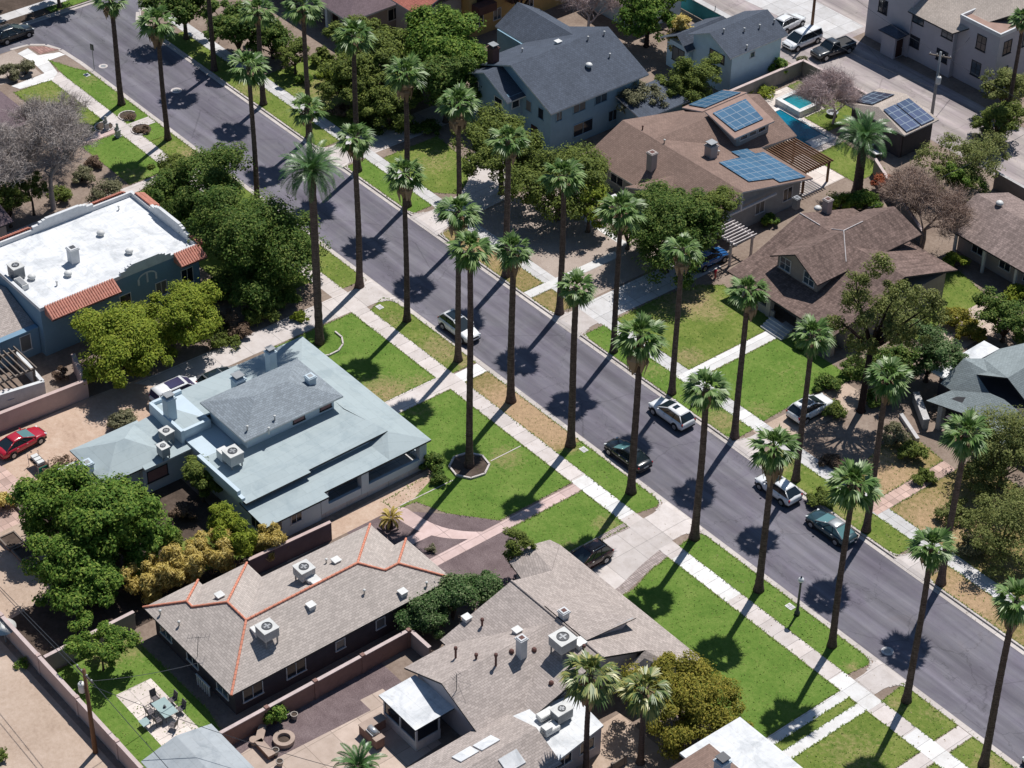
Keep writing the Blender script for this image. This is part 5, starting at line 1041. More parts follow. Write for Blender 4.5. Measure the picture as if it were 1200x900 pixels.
plain('bark', (.12, .09, .07), .95, .1, 0, .3, 3); plain('bark_grey', (.48, .425, .395), .95, .1, 0, .25, 3); plain('bark_pink', (.60, .48, .46), .95, .1, 0, .25, 3); plain('bark_dark', (.045, .03, .028), .95, .1, 0, .3, 3); plain('bark_brown', (.43, .32, .26), .95, .1, 0, .3, 3)
def unit(rng, n):
    v = rng.normal(size=(n, 3)); return v/np.linalg.norm(v, axis=1)[:, None]
def leaf_quads(C, size, rng, out=None, up=.35, asp=.55):
    """one folded diamond leaf spray per centre"""
    n = len(C); nrm = unit(rng, n)
    if out is not None: nrm = nrm*.62+out*.8
    nrm[:, 2] += up; nrm /= np.linalg.norm(nrm, axis=1)[:, None]
    a = np.cross(nrm, unit(rng, n)); a /= np.linalg.norm(a, axis=1)[:, None]; bb = np.cross(nrm, a)
    s = size*(.6+.8*rng.random(n))[:, None]
    V = np.stack([C-a*s, C+bb*s*asp, C+a*s-nrm*s*.25, C-bb*s*asp], 1).reshape(-1, 3)
    return V, np.arange(4*n).reshape(n, 4)
def crown_cloud(blobs, nl, rng, sub=.28, nsub=14, hollow=.55, droop=0):
    """leaf centres gathered in clumps over the outside of several ellipsoids"""
    vol = np.array([(b[3]*b[4]*b[5])**(2/3) for b in blobs]); k = (vol/vol.sum()*nl).astype(int); C = []; O = []; T = []
    for b, m in zip(blobs, k):
        c = np.array(b[:3]); r = np.array(b[3:6]); ns = max(5, int(nsub*(r.mean()/2.2)**1.2))
        d = unit(rng, ns); rad = hollow+(1-hollow)*rng.random(ns)**.6; d[:, 2] = np.where(d[:, 2] < -.55, -d[:, 2], d[:, 2])
        sc_ = c+d*rad[:, None]*r*(1-sub*.6); T.append(sc_)
        w_ = (.5+rng.random(ns)); w_ /= w_.sum(); idx = rng.choice(ns, m, p=w_)
        dd = unit(rng, m); q = (.35+.65*rng.random(m)**.45); q = np.where(rng.random(m) < .16, q*(1.15+.35*rng.random(m)), q)
        srad = r.mean()*sub*(.7+.7*rng.random(ns))[idx]
        P = sc_[idx]+dd*q[:, None]*srad[:, None]*np.array([1.15, 1.15, .8]); C.append(P); O.append(dd*.7+(P-c)/r.mean()*.5)
    return np.concatenate(C), np.concatenate(O), np.concatenate(T)
def limb_mesh(name, base, targets, r0, m, parent, h, rng, k=8):
    b = MB(); top = np.mean(targets, 0)*.6+np.array([base[0], base[1], h])*.4
    j = (base[0]+(top[0]-base[0])*.3, base[1]+(top[1]-base[1])*.3, h)
    b.tube([(base[0], base[1], base[2]-.05), (base[0], base[1], base[2]+.25), ((base[0]*2+j[0])/3, (base[1]*2+j[1])/3, base[2]+(h-base[2])*.5), j], [r0*1.45, r0, r0*.85, r0*.75], 9)
    sel = targets[rng.permutation(len(targets))[:k]]
    for t in sel:
        mid = (np.array(j)*.5+t*.5)+rng.normal(size=3)*.25+np.array([0, 0, .3])
        b.tube([j, tuple(mid), tuple(t)], [r0*.5, r0*.28, r0*.07], 6)
    return b.build(name, m, parent, smooth=True, uv=False)
SEED = [11]
def tree(label, x, y, blobs, m, nl, ls, th=None, tr=.22, name='tree', bark='bark', group=None, sub=.28, nsub=14, hollow=.55, cat='tree', up=.75, k=9):
    """blobs: (dx, dy, z, rx, ry, rz) relative to the foot of the trunk"""
    SEED[0] += 1; rng = np.random.default_rng(SEED[0])
    t = thing(name, label, cat, (x, y, 0), 0, group); t['_org'] = (0, 0, 0)
    blobs = [(q[0]*1.06, q[1]*1.06, q[2], q[3]*1.1, q[4]*1.1, q[5]*1.1) for q in blobs]
    C, O, T = crown_cloud(blobs, int(nl*2.9), rng, sub, nsub, hollow)
    V, F = leaf_quads(C, ls*.55, rng, O, up)
    V[:, 2] = np.maximum(V[:, 2], .05)
    numesh('crown', V, F, m, t)
    zmin = min(b_[2]-b_[5] for b_ in blobs)
    limb_mesh('trunk', (0, 0, 0), T, tr, bark, t, max(.6, th if th else zmin+.5), rng, k)
    return t
def at(px, py, zc):
    p = G(px, py, zc); return p[0], p[1]
def rtree(label, px, py, zc, r, rz, m, nl, ls, lumps=5, spread=.55, **kw):
    """crown seen at a pixel with its middle at height zc; made of a few lumps"""
    x, y = at(px, py, zc); rg = random.Random(int(px*31+py)); bl = [(0, 0, zc, r*.72, r*.72, rz*.8)]
    for q in range(lumps):
        a = 2*PI*(q+rg.random()*.6)/lumps; d = r*spread*(.75+.5*rg.random()); s = r*(.42+.2*rg.random())
        bl.append((math.cos(a)*d, math.sin(a)*d, zc+rz*(rg.random()*1.0-.62), s, s, s*rz/r*1.05))
    return tree(label, x, y, bl, m, nl, ls, **kw)
def shrub(label, px, py, r, h, m, nl=900, ls=.16, name='shrub', group=None, z=0, stem='bark', blobs=None, cat='shrub', xy=None):
    x, y = xy if xy else at(px, py, h*.5)
    if blobs is None:
        rg = random.Random(int(px*17+py)); blobs = [(0, 0, h*.55, r*.8, r*.8, h*.45)]+[(r*.5*math.cos(a), r*.5*math.sin(a), h*(.35+.25*rg.random()), r*.55, r*.55, h*.36) for a in (.3, 2.2, 4.4)]
    SEED[0] += 1; rng = np.random.default_rng(SEED[0]); t = thing(name, label, cat, (x, y, z), 0, group); t['_org'] = (0, 0, 0)
    C, O, T = crown_cloud(blobs, int(nl*2.3), rng, .38, 9, .45); V, F = leaf_quads(C, ls*(1.15 if name == 'bamboo_clump' else .64), rng, O, .25 if name == 'bamboo_clump' else .7, .2 if name == 'bamboo_clump' else .55); V[:, 2] = np.maximum(V[:, 2], .03)
    numesh('foliage', V, F, m, t)
    b = MB()
    for q in T[:6]: b.tube([(q[0]*.12, q[1]*.12, 0), tuple(q)], [.05, .012], 5)
    b.build('stem', stem, t, uv=False); return t
def bare_tree(label, x, y, h, spread, m, seed, depth=5, r0=.24, thin=1.0, lean=(0, 0), kids=(3, 4), twig_m=None, first=.3, name='bare_tree', flat=.8, haze=3.0):
    """leafless tree: branches fork down to twigs"""
    rg = random.Random(seed); t = thing(name, label, 'tree', (x, y, 0)); t['_org'] = (0, 0, 0); segs = []; tw = []
    def grow(p, d, L, r, lv):
        d = d.normalized(); mid = p+d*L*.5+Vector((rg.uniform(-1, 1), rg.uniform(-1, 1), rg.uniform(-.4, .6)))*L*.07; e = p+d*L+Vector((rg.uniform(-1, 1), rg.uniform(-1, 1), 0))*L*.08
        (segs if lv < 3 else tw).append(((p, mid, e), (r, r*.8, r*.62)))
        if lv >= depth: return
        for k in range(rg.choice(kids)+(1 if lv == 2 else 0)):
            ax = Vector((rg.uniform(-1, 1), rg.uniform(-1, 1), rg.uniform(-.25, flat))); nd = (d*.75+ax*spread)
            grow(e if k < 2 else p.lerp(e, rg.uniform(.45, .95)), nd, L*rg.uniform(.6, .82), r*.55 if k else r*.66, lv+1)
    grow(Vector((0, 0, -.05)), Vector((lean[0], lean[1], 1)), h*first*1.5, r0, 0)
    b = MB()
    for p, r in segs: b.tube(p, r, 6, cap=False)
    b.build('trunk', m, t, smooth=True, uv=False)
    V = []; F = []
    for (p, q, e), r in tw:
        for a, c, ra, rb in ((p, q, r[0], r[1]), (q, e, r[1], r[2]*.6)):
            d = (c-a); s = d.cross(Vector((rg.uniform(-1, 1), rg.uniform(-1, 1), rg.uniform(-1, 1)))).normalized(); u = d.cross(s).normalized()
            ra = max(ra, .014*thin); rb = max(rb, .01*thin); i = len(V)
            for w_, rr in ((a, ra), (c, rb)):
                for k in range(3): an = 2*PI*k/3; V.append(w_+(s*math.cos(an)+u*math.sin(an))*rr)
            for k in range(3): l = (k+1) % 3; F.append((i+k, i+l, i+3+l, i+3+k))
    rng = np.random.default_rng(seed); ends = np.array([tuple(q[0][2]) for q in tw]); zs = ends[:, 2] > h*.18; ends = ends[zs]; n = int(haze*len(ends)); idx = rng.integers(0, len(ends), n)
    P = ends[idx]+rng.normal(size=(n, 3))*.22; D = unit(rng, n)*.8+np.stack([ends[idx][:, 0], ends[idx][:, 1], np.full(n, h*.35)], 1)/h; D /= np.linalg.norm(D, axis=1)[:, None]; S = np.cross(D, unit(rng, n)); S /= np.linalg.norm(S, axis=1)[:, None]
    Lh = (.35+.6*rng.random(n))[:, None]; wd = .0075*thin; i0 = len(V); QV = np.stack([P-S*wd, P+S*wd, P+D*Lh+S*wd*.4, P+D*Lh-S*wd*.4], 1).reshape(-1, 3)
    V = [tuple(v) for v in V]+[tuple(v) for v in QV]; F += [(i0+4*k, i0+4*k+1, i0+4*k+2, i0+4*k+3) for k in range(n)]
    numesh('twigs', V, F, twig_m or m, t); return t
# ---- fan palms
def fan_crown(seed, m='palm_leaf', nleaf=34, pl=1.35, fr=.95, droop=1.0):
    rg = random.Random(seed); V = []; F = []
    for k in range(nleaf):
        f = k/nleaf; azm = k*2.39996+rg.uniform(-.25, .25); young = f < .27
        if young: elv = math.radians(86-95*f+rg.uniform(-7, 7)); L = pl*(.62+.2*rg.random())
        elif f < .76: elv = math.radians(48-95*(f-.27)+rg.uniform(-9, 9)); L = pl*(.95+.2*rg.random())
        else: elv = math.radians(-4-150*(f-.76)+rg.uniform(-9, 9)); L = pl*(.85+.2*rg.random())
        d = Vector((math.cos(azm)*math.cos(elv), math.sin(azm)*math.cos(elv), math.sin(elv))); side = Vector((-math.sin(azm), math.cos(azm), 0)); hub = d*L+Vector((0, 0, -.12*L*droop*math.cos(elv)))
        roll = rg.uniform(-.35, .35); up = d.cross(side)*-1
        side = (side*math.cos(roll)+up*math.sin(roll)).normalized(); nrm = side.cross(d).normalized()
        if nrm.z < 0 and elv > 0: nrm = -nrm
        i = len(V); w_ = .035; V += [Vector((0, 0, -.05))-side*w_, Vector((0, 0, -.05))+side*w_, hub+side*w_*.7, hub-side*w_*.7]; F.append((i, i+1, i+2, i+3))
        ns = 13; R = fr*(.78 if young else .82+.33*rg.random()); fold = .55
        for s in range(ns):
            a = (s-(ns-1)/2)/(ns-1)*math.radians(98); dirv = d*math.cos(a)+side*math.sin(a)
            dirv = (dirv-nrm*fold*abs(math.sin(a))*.5).normalized(); tl = R*(1-.42*(abs(a)/1.12)**1.5)*(.9+.2*rg.random()); wv = dirv.cross(nrm).normalized()*R*.062
            m_ = hub+dirv*tl*.55+Vector((0, 0, -.05*tl*droop)); tip = hub+dirv*tl*.93+Vector((0, 0, -(.16+.3*rg.random())*tl*droop)); i = len(V)
            V += [hub, m_+wv, tip, m_-wv]; F.append((i, i+1, i+2, i+3))
    return [tuple(v) for v in V], F
def skirt(seed, n=26):
    rg = random.Random(seed); V = []; F = []
    for k in range(n):
        a = k*2.4; d = Vector((math.cos(a), math.sin(a), 0)); s = Vector((-d.y, d.x, 0)); r = .34+rg.random()*.2; L = .7+rg.random()*.9; z = -.25-rg.random()*.5; i = len(V)
        p = d*.3+Vector((0, 0, z)); q = d*(r+.3)+Vector((0, 0, z-L*.45)); e = d*(r+.12)+Vector((0, 0, z-L)); V += [p-s*.05, p+s*.05, q+s*.24, q-s*.24]; F.append((i, i+1, i+2, i+3)); i = len(V); V += [q-s*.24, q+s*.24, e+s*.06, e-s*.06]; F.append((i, i+1, i+2, i+3))
    return [tuple(v) for v in V], F
def palm_trunk_mesh(H=16.0):
    b = MB(); n = 44; path = []; rad = []
    for k in range(n+1):
        t = k/n; z = H*t; r = .335-.085*t+.17*math.exp(-z/.55)+.05*math.exp(-z/2.5)+(.012 if k % 2 else -.008)
        if t > .965: r += .05
        path.append((0.0, 0.0, z-.05)); rad.append(r)
    ph = rnd.random()*6; path = [(math.sin(ph+p[2]*.16)*.10*math.sin(PI*p[2]/H) if H else 0, math.cos(ph*1.7+p[2]*.13)*.09*math.sin(PI*p[2]/H), p[2]) for p in path]
    b.tube(path, rad, 12); return b
PROTO = {}
def palm_proto(kind):
    if kind in PROTO: return PROTO[kind]
    tr = [palm_trunk_mesh().build('trunk', 'palm_bark', None, smooth=True, uv=False) for _ in range(4 if kind == 'f' else 2)]
    crowns = []
    for s in range(5):
        V, F = fan_crown(100+s+(50 if kind == 'y' else 0), nleaf=(33 if kind == 'f' else 32), pl=(.86 if kind == 'f' else 1.0), fr=(1.42 if kind == 'f' else 1.45), droop=(1 if kind == 'f' else 1.4))
        c = numesh('crown', V, F, 'palm_leaf' if kind == 'f' else 'palm_leaf_yellow'); V, F = skirt(s, 26 if kind == 'f' else 16); k = numesh('dead_fronds', V, F, 'frond_dead'); k.parent = c; crowns.append((c, k))
    PROTO[kind] = (tr, crowns); return PROTO[kind]
USED = set()
def fan_palm(label, x, y, h, group, kind='f', top=None, s=1.0, tw=1.0):
    tr, crowns = palm_proto(kind); r_ = random.Random(int(x*13+y*7)+999)
    t = thing('fan_palm', label, 'palm tree', (x, y, 0), 0, group); ci = r_.randrange(5)
    def inst(o, key):
        if o.name in USED: o = o.copy(); COL.objects.link(o)
        else: USED.add(o.name)
        return o
    a = inst(next((q for q in tr if q.name not in USED), tr[r_.randrange(len(tr))]), 0); a.parent = t; q = tw*(.8+.2*r_.random()); a.scale = (q, q*(.96+.08*r_.random()), h/16.0); a.rotation_euler = (0, 0, r_.random()*6)
    dx, dy = (0, 0) if top is None else (top[0]-x, top[1]-y)
    a.matrix_parent_inverse = Matrix.Identity(4)
    if top is not None: a.rotation_euler = (-math.atan2(dy, h), math.atan2(dx, h), 0)
    fresh = [j for j in range(5) if crowns[j][0].name not in USED]
    if fresh: ci = fresh[0]
    c0, k0 = crowns[ci]
    if c0.name in USED:
        c = c0.copy(); COL.objects.link(c); k = k0.copy(); COL.objects.link(k); k.parent = c
    else: USED.add(c0.name); c, k = c0, k0
    c.parent = t; q = s*(.84+.24*r_.random()); kk = .6+.9*r_.random(); k.scale = (1.05, 1.05, kk); c.location = (dx, dy, h-.05); c.scale = (q, q, q*(.95+.1*r_.random())); c.rotation_euler = (r_.uniform(-.08, .08), r_.uniform(-.08, .08), r_.random()*6.28)
    return t
NEAR = 'fan palms along the near kerb'; FAR = 'fan palms along the far kerb'
PL = [
 (-66.3, -1.6, 12.6, NEAR, 'fan palm nearest the side street corner, its base on the grass before the street sign'),
 (-57.0, -1.6, 14.0, NEAR, 'fan palm on the strip beside the small stone statues'),
 (-39.9, -1.8, 16.4, NEAR, 'fan palm rising behind the dark trees by the white roofed house, nearer the corner'),
 (-30.1, -1.8, 16.3, NEAR, 'fan palm rising right behind the feathery date palm'),
 (-22.5, -1.8, 16.7, NEAR, 'fan palm beside the mouth of the long concrete drive'),
 (-15.2, -1.6, 16.4, NEAR, 'fan palm on the grass strip uphill of the parked white crossover'),
 (-7.25, -1.7, 16.4, NEAR, 'fan palm with its trunk across the middle of the parked white crossover'),
 (.55, -1.8, 16.5, NEAR, 'fan palm standing on the middle of the dry brown strip'),
 (8.75, -1.7, 17.0, NEAR, 'fan palm where the dry brown strip turns green'),
 (16.85, -1.8, 16.6, NEAR, 'fan palm crossing the tail of the parked black sedan'),
 (24.6, -1.6, 15.9, NEAR, 'fan palm just past the wide concrete drive'),
 (32.6, -1.9, 15.0, NEAR, 'fan palm between the wide drive and the street lamp'),
 (40.9, -1.9, 16.7, NEAR, 'first fan palm after the street lamp, on the end of the green strip'),
 (48.8, -1.8, 15.9, NEAR, 'fan palm beside the twin white wheel strips'),
 (57.0, -2.2, 16.8, NEAR, 'fan palm at the lower right corner, half its crown cut off'),
 (-66.4, 10.4, 12.8, FAR, 'fan palm at the far kerb whose crown is cut by the top edge'),
 (-56.9, 10.5, 11.4, FAR, 'short fan palm by the little green island next to the far drive'),
 (-48.3, 10.5, 15.6, FAR, 'slim fan palm beside the shaded columned porch'),
 (-39.6, 10.5, 15.8, FAR, 'fan palm in front of the olive trees at the far kerb'),
 (-31.1, 10.5, 15.4, FAR, 'fan palm rising before the bright green round tree'),
 (-22.7, 10.5, 15.9, FAR, 'fan palm left of the blue two storey house front'),
 (-15.2, 10.5, 15.4, FAR, 'fan palm in front of the mottled tree by the blue house'),
 (-7.2, 10.5, 15.4, FAR, 'fan palm on the bare strip beside the wide grey drive'),
 (.6, 10.5, 15.7, FAR, 'fan palm between the grey drive and the big round tree'),
 (8.65, 10.45, 15.8, FAR, 'fan palm behind the far parked white crossover with sunroof'),
 (16.85, 10.45, 15.8, FAR, 'fan palm in front of the dark shake roofed house'),
 (24.45, 10.5, 15.6, FAR, 'fan palm behind the white hatchback, crossing the driveway car'),
 (32.9, 10.4, 16.3, FAR, 'fan palm behind the parked teal sedan'),
 (41.3, 9.9+.5, 15.8, FAR, 'fan palm in front of the grey green hipped house'),
 (49.5, 10.5, 15.8, FAR, 'fan palm at the far kerb nearest the right edge'),
]
for i, (x, y, h, g, l) in enumerate(PL):
    if x == 49.5: continue
    fan_palm(l, x, y, h, g, s=1.04)
fan_palm('tall fan palm in the ringed bed on the lawn of the pale blue house', 5.5, -10.5, 22.7, None, s=1.12, tw=1.08)
fan_palm('yellowing fan palm over the flat white rear roof with hanging red stalks', 39.0, -26.0, 10.2, 'yellowing palms in the side yard', 'y', s=1.05, tw=.75)
fan_palm('yellowing fan palm pressed against the rusty golden tree', 40.8, -22.2, 7.8, 'yellowing palms in the side yard', 'y', s=1.05, tw=.75)
fan_palm('tall thin fan palm against the big apartment building', -3.7, 70.4, 13.2, None, s=.85, tw=.8)
# red flower stalks and ring kerb
for _k in list(PROTO.values()):
    for _c, _d in _k[1]:
        if _c.name not in USED: bpy.data.objects.remove(_d); bpy.data.objects.remove(_c)
p = thing('palm_ring', 'pale octagonal kerb ring round the tall lawn palm', 'edging', (5.5, -10.5, 0)); mb = MB()
for k in range(8):
    a0, a1 = 2*PI*k/8+.2, 2*PI*(k+1)/8+.2; c0 = (5.5+1.75*math.cos(a0), -10.5+1.75*math.sin(a0)); c1 = (5.5+1.75*math.cos(a1), -10.5+1.75*math.sin(a1))
    mb.obox(((c0[0]+c1[0])/2, (c0[1]+c1[1])/2, .09), (math.hypot(c1[0]-c0[0], c1[1]-c0[1])+.05, .16, .18), math.atan2(c1[1]-c0[1], c1[0]-c0[0]))
mb.build('kerb_stones', 'walk_tan', p); MB().prism([(5.5+1.66*math.cos(2*PI*k/8+.2), -10.5+1.66*math.sin(2*PI*k/8+.2)) for k in range(8)], .0, .06).build('soil', 'dirt_dark', p)
p = thing('palm_ring', 'pale curved kerb edging beside the date palm at the lawn corner', 'edging', (-17.3, -10.2, 0)); mb = MB()
for k in range(5):
    a0, a1 = -.7+.5*k, -.7+.5*(k+1); c0 = (-17.3+2.2*math.cos(a0), -10.2+2.2*math.sin(a0)); c1 = (-17.3+2.2*math.cos(a1), -10.2+2.2*math.sin(a1))
    mb.obox(((c0[0]+c1[0])/2, (c0[1]+c1[1])/2, .08), (math.hypot(c1[0]-c0[0], c1[1]-c0[1])+.05, .15, .16), math.atan2(c1[1]-c0[1], c1[0]-c0[0]))
mb.build('kerb_stones', 'walk_tan', p)
# ---- date palms
def date_palm(label, x, y, h, n=46, L=3.0, r=.34, name='date_palm', m='date_leaf', seed=5, emax=80):
    rg = random.Random(seed); t = thing(name, label, 'palm tree', (x, y, 0)); t['_org'] = (0, 0, 0); b = MB(); k = 30; b.tube([(0, 0, h*q/k-.05) for q in range(k+1)], [r*(1.0-.12*q/k)+.35*r*math.exp(-q*h/k/.6)+(.02 if q % 2 else -.02)+(r*.45*max(0, q/k-.9)*10) for q in range(k+1)], 12); b.build('trunk', 'palm_bark', t, smooth=True, uv=False)
    V = []; F = []
    for q in range(n):
        f = q/n; e0 = math.radians(emax-100*f+rg.uniform(-8, 8)); a = q*2.39996+rg.uniform(-.2, .2); d = Vector((math.cos(a), math.sin(a), 0)); s = Vector((-d.y, d.x, 0)); LL = L*(.8+.3*rg.random()); p = d*.2+Vector((0, 0, h)); pts = [p]; dirs = []; e = e0; N = 13
        for j in range(N): v = d*math.cos(e)+Vector((0, 0, math.sin(e))); dirs.append(v); p = p+v*LL/N; pts.append(p); e -= math.radians(5.5+5*f*(j/N))
        for j in range(N):
            v = dirs[j]; i = len(V); w_ = .035*(1-j/N)+.008; V += [pts[j]-s*w_, pts[j]+s*w_, pts[j+1]+s*w_*.8, pts[j+1]-s*w_*.8]; F.append((i, i+1, i+2, i+3))
            if j < 1: continue
            ll = LL*.19*math.sin(PI*min(1, (j+1.2)/(N+.6)))**.6; up = s.cross(v).normalized()
            if up.z < 0: up = -up
            for sub in (0., .5):
                o = pts[j].lerp(pts[j+1], sub)
                for sg in (-1, 1):
                    ld = (v*.65+s*sg*.8+up*.32).normalized(); tip = o+ld*ll+Vector((0, 0, -.1*ll)); wv = v*.045; i = len(V); V += [o-wv*.5, o+ld*ll*.5-wv*1.1, tip, o+ld*ll*.5+wv*1.1]; F.append((i, i+1, i+2, i+3))
    numesh('crown', [tuple(v) for v in V], F, m, t); return t
date_palm('tall feathery date palm at the lawn corner by the long drive', -17.3, -10.2, 18.9, 58, 3.2, .38, seed=5)
date_palm('squat feathery date palm beside the swimming pool', -4.6, 48.4, 6.6, 62, 3.4, .5, seed=8)
xx, yy = at(420, 893, 2.0); date_palm('young feathery palm on the tan patio at the bottom edge', xx, yy, 1.6, 34, 2.1, .3, seed=9, emax=75)
xx, yy = at(458, 606, 1.2); date_palm('small dry spiky palm on the gravel by the orange ridged roof', xx, yy, 1.1, 26, 1.1, .14, 'yucca', 'leaf_gold', 12, 80)
# ---- big trees, near side
rtree('dark round tree on the drive side of the white roofed house, larger of the pair', 303, 275, 5.0, 5.5, 4.8, 'leaf_dark', 15000, .24, 7, .6, tr=.32)
rtree('dark tree at the road corner of the white roofed house, the smaller of the pair', 232, 218, 4.2, 4.6, 4.0, 'leaf_dark', 11500, .23, 6, .6, tr=.28)
rtree('shaded dense bush under the dark trees beside the drive', 300, 335, 2.0, 3.6, 1.8, 'leaf_dark', 6000, .22, 5, .6, tr=.2)
rtree('yellow green tree before the red tile awning, nearer the courtyard wall', 140, 402, 3.5, 4.5, 3.9, 'leaf_lime', 13000, .22, 6, .62, tr=.24)
rtree('yellow green tree under the curved parapet wall', 216, 368, 3.4, 3.6, 3.7, 'leaf_lime', 9500, .21, 6, .6, tr=.22)
rtree('thick bright green tree shading the rear roof of the pale blue house', 126, 606, 5.0, 4.1, 4.0, 'leaf_bright', 15500, .26, 6, .6, tr=.4)
rtree('bright green tree on the left shoulder of the thick tree cluster', 68, 592, 4.2, 3.0, 3.7, 'leaf_bright', 8500, .25, 5, .6, tr=.3)
rtree('lower bright green tree of the cluster above the small lawn', 84, 668, 3.6, 3.5, 3.2, 'leaf_bright', 10000, .25, 6, .62, tr=.3)
rtree('lower leafy tree of the cluster beside the golden bamboo', 160, 640, 3.0, 2.3, 2.6, 'leaf_bright', 5000, .24, 5, .6, tr=.2)
rtree('small green tree on the back lawn by the alley wall', 117, 752, 3.0, 2.3, 1.6, 'leaf_bright', 3600, .2, 6, .65, tr=.09)
rtree('dark upright bush in the yard corner of the pale blue house', 236, 562, 2.4, 1.9, 2.6, 'leaf_olive', 4200, .18, 4, .5, tr=.12)
# golden bamboo row
for i, (px, py, r, h, mm, l) in enumerate([(168, 682, 1.9, 3.4, 'leaf_gold', 'straw coloured bamboo clump at the alley end of the row'), (193, 672, 2.0, 3.7, 'leaf_gold', 'straw coloured bamboo clump second from the alley end'), (219, 660, 2.0, 3.8, 'leaf_gold', 'golden bamboo clump in the middle of the row'), (246, 648, 2.1, 4.2, 'leaf_gold', 'tall amber bamboo clump just past the middle of the row'), (274, 634, 2.0, 4.8, 'leaf_lime', 'tallest greenish bamboo clump close to the pale blue house'), (262, 615, .9, 4.6, 'leaf_lime', 'single green bamboo plume standing above the row'), (316, 634, 1.4, 3.2, 'leaf_gold', 'last golden bamboo clump against the purple wall')]):
    x, y = at(px, py, h*.55); x = max(min(x, 5.2), -14); rq = random.Random(i+3); bl = [(0, 0, h*.36, r*.8, r*.8, h*.36)]+[(r*.85*math.cos(k*2.4)*(.35+.65*rq.random()), r*.85*math.sin(k*2.4)*(.35+.65*rq.random()), h*(.5+.16*rq.random()), .42, .42, h*(.40+.14*rq.random())) for k in range(9)]; shrub(l, px, py, r, h, mm, 3300, .2, 'bamboo_clump', 'golden bamboo row', 0, 'bark_brown', bl, 'bamboo', (x, y))
# oleander row
for px, py, r, h, l in [(492, 722, 2.2, 3.6, 'dark oleander at the wall end of the white flecked hedge'), (530, 704, 2.5, 3.9, 'dark oleander in the middle of the white flecked hedge'), (566, 690, 2.3, 3.5, 'dark oleander at the gravel end of the white flecked hedge')]:
    shrub(l, px, py, r, h, 'leaf_oleander', 6000, .15, 'oleander', 'oleander hedge between the two shingled houses')
rtree('slim olive tree by the pointed taupe roof end', 608, 640, 3.2, 1.5, 1.9, 'leaf_olive', 3000, .14, 5, .55, tr=.1)
shrub('thin bare grey bush against the taupe roof corner', 622, 668, 1.2, 2.0, 'leaf_grey', 500, .12)
rtree('bushy rust and gold tree by the corner of the big lawn', 808, 822, 3.0, 3.9, 2.7, 'leaf_rust', 12500, .18, 7, .62, tr=.25)
shrub('rounded bush at the porch corner of the pale blue house', 507, 540, 1.3, 1.7, 'leaf_dark', 1700, .14); shrub('low dark bush below the porch of the pale blue house', 515, 560, .9, 1.0, 'leaf_dark', 800, .13)
shrub('bright green shrub against the rust block wall', 322, 837, 1.0, 2.0, 'leaf_bright', 1400, .16); shrub('dry olive bush beside the sandy drive', 143, 492, 1.5, 1.3, 'leaf_grey', 1600, .15)
shrub('dry straw bush at the left edge by the stone paving', 3, 587, 1.4, 1.5, 'leaf_gold', 1200, .15); shrub('straggly dry brush pile behind the red car', 72, 548, 1.7, 1.2, 'leaf_brown', 900, .14)
shrub('pinkish potted shrub in the rose walled courtyard', 70, 438, .9, 1.3, 'leaf_brown', 700, .14); shrub('grey green bush on the gravel corner, the left of two', 10, 84, 1.4, 1.7, 'leaf_grey', 1300, .16); shrub('grey green bush on the gravel corner, the right of two', 29, 79, 1.4, 1.7, 'leaf_grey', 1300, .16)
shrub('small dark bush in the mulch bed by the sidewalk', 152, 137, .7, .5, 'leaf_brown', 300, .12); shrub('purple leaved mound in the round bed by the sidewalk', 166, 152, 1.0, .5, 'leaf_brown', 500, .12)
shrub('scrubby bush along the side path left of the dark trees', 128, 224, 2.2, 1.6, 'leaf_grey', 1700, .15); shrub('leafy hedge strip between the white roof and the tall dark trees', 200, 196, 2.4, 2.2, 'leaf_olive', 2600, .17)
shrub('flowering pinkish bush between the yellow green tree and the drive', 262, 375, 1.7, 1.7, 'leaf_brown', 1500, .15); shrub('low dry scrub along the edge of the drive', 262, 398, 1.9, .9, 'leaf_olive', 1200, .14)
shrub('bushy green plant at the foot of the golden bamboo', 198, 628, 1.6, .9, 'leaf_olive', 1300, .14); shrub('pink flowering shrub in the shaded yard below the rear wing', 213, 600, 1.3, 1.2, 'leaf_brown', 900, .14); shrub('tiny grey cactus bush beside the pink path', 505, 643, .6, .5, 'leaf_grey', 250, .1)
shrub('weeds at the base of the alley wall by the dish', 26, 778, .8, .5, 'leaf_bright', 250, .12); shrub('weedy tuft at the bottom left corner of the alley', 2, 885, .9, .7, 'leaf_olive', 300, .13)
# bare trees
x, y = at(75, 190, 3.2); bare_tree('broad leafless grey tree behind the white roofed house', x+2.4, y-3.0, 10.4, 1.05, 'bark_grey', 3, 6, .34, 2.1, twig_m='bark_grey', first=.25)
x, y = at(25, 205, 3.2); bare_tree('leafless grey tree at the left edge beside the broad bare one', x+1, y-2.2, 9.4, 1.0, 'bark_grey', 9, 6, .26, 2.1, twig_m='bark_grey', first=.25)
rtree('olive tree with sparse leaves left of the bare trees', 8, 232, 3.4, 2.2, 2.4, 'leaf_olive', 2600, .18, 5, .6, tr=.15); rtree('patch of green tree between the two bare grey trees', 36, 222, 3.0, 1.6, 2.2, 'leaf_olive', 1700, .17, 4, .6, tr=.14)
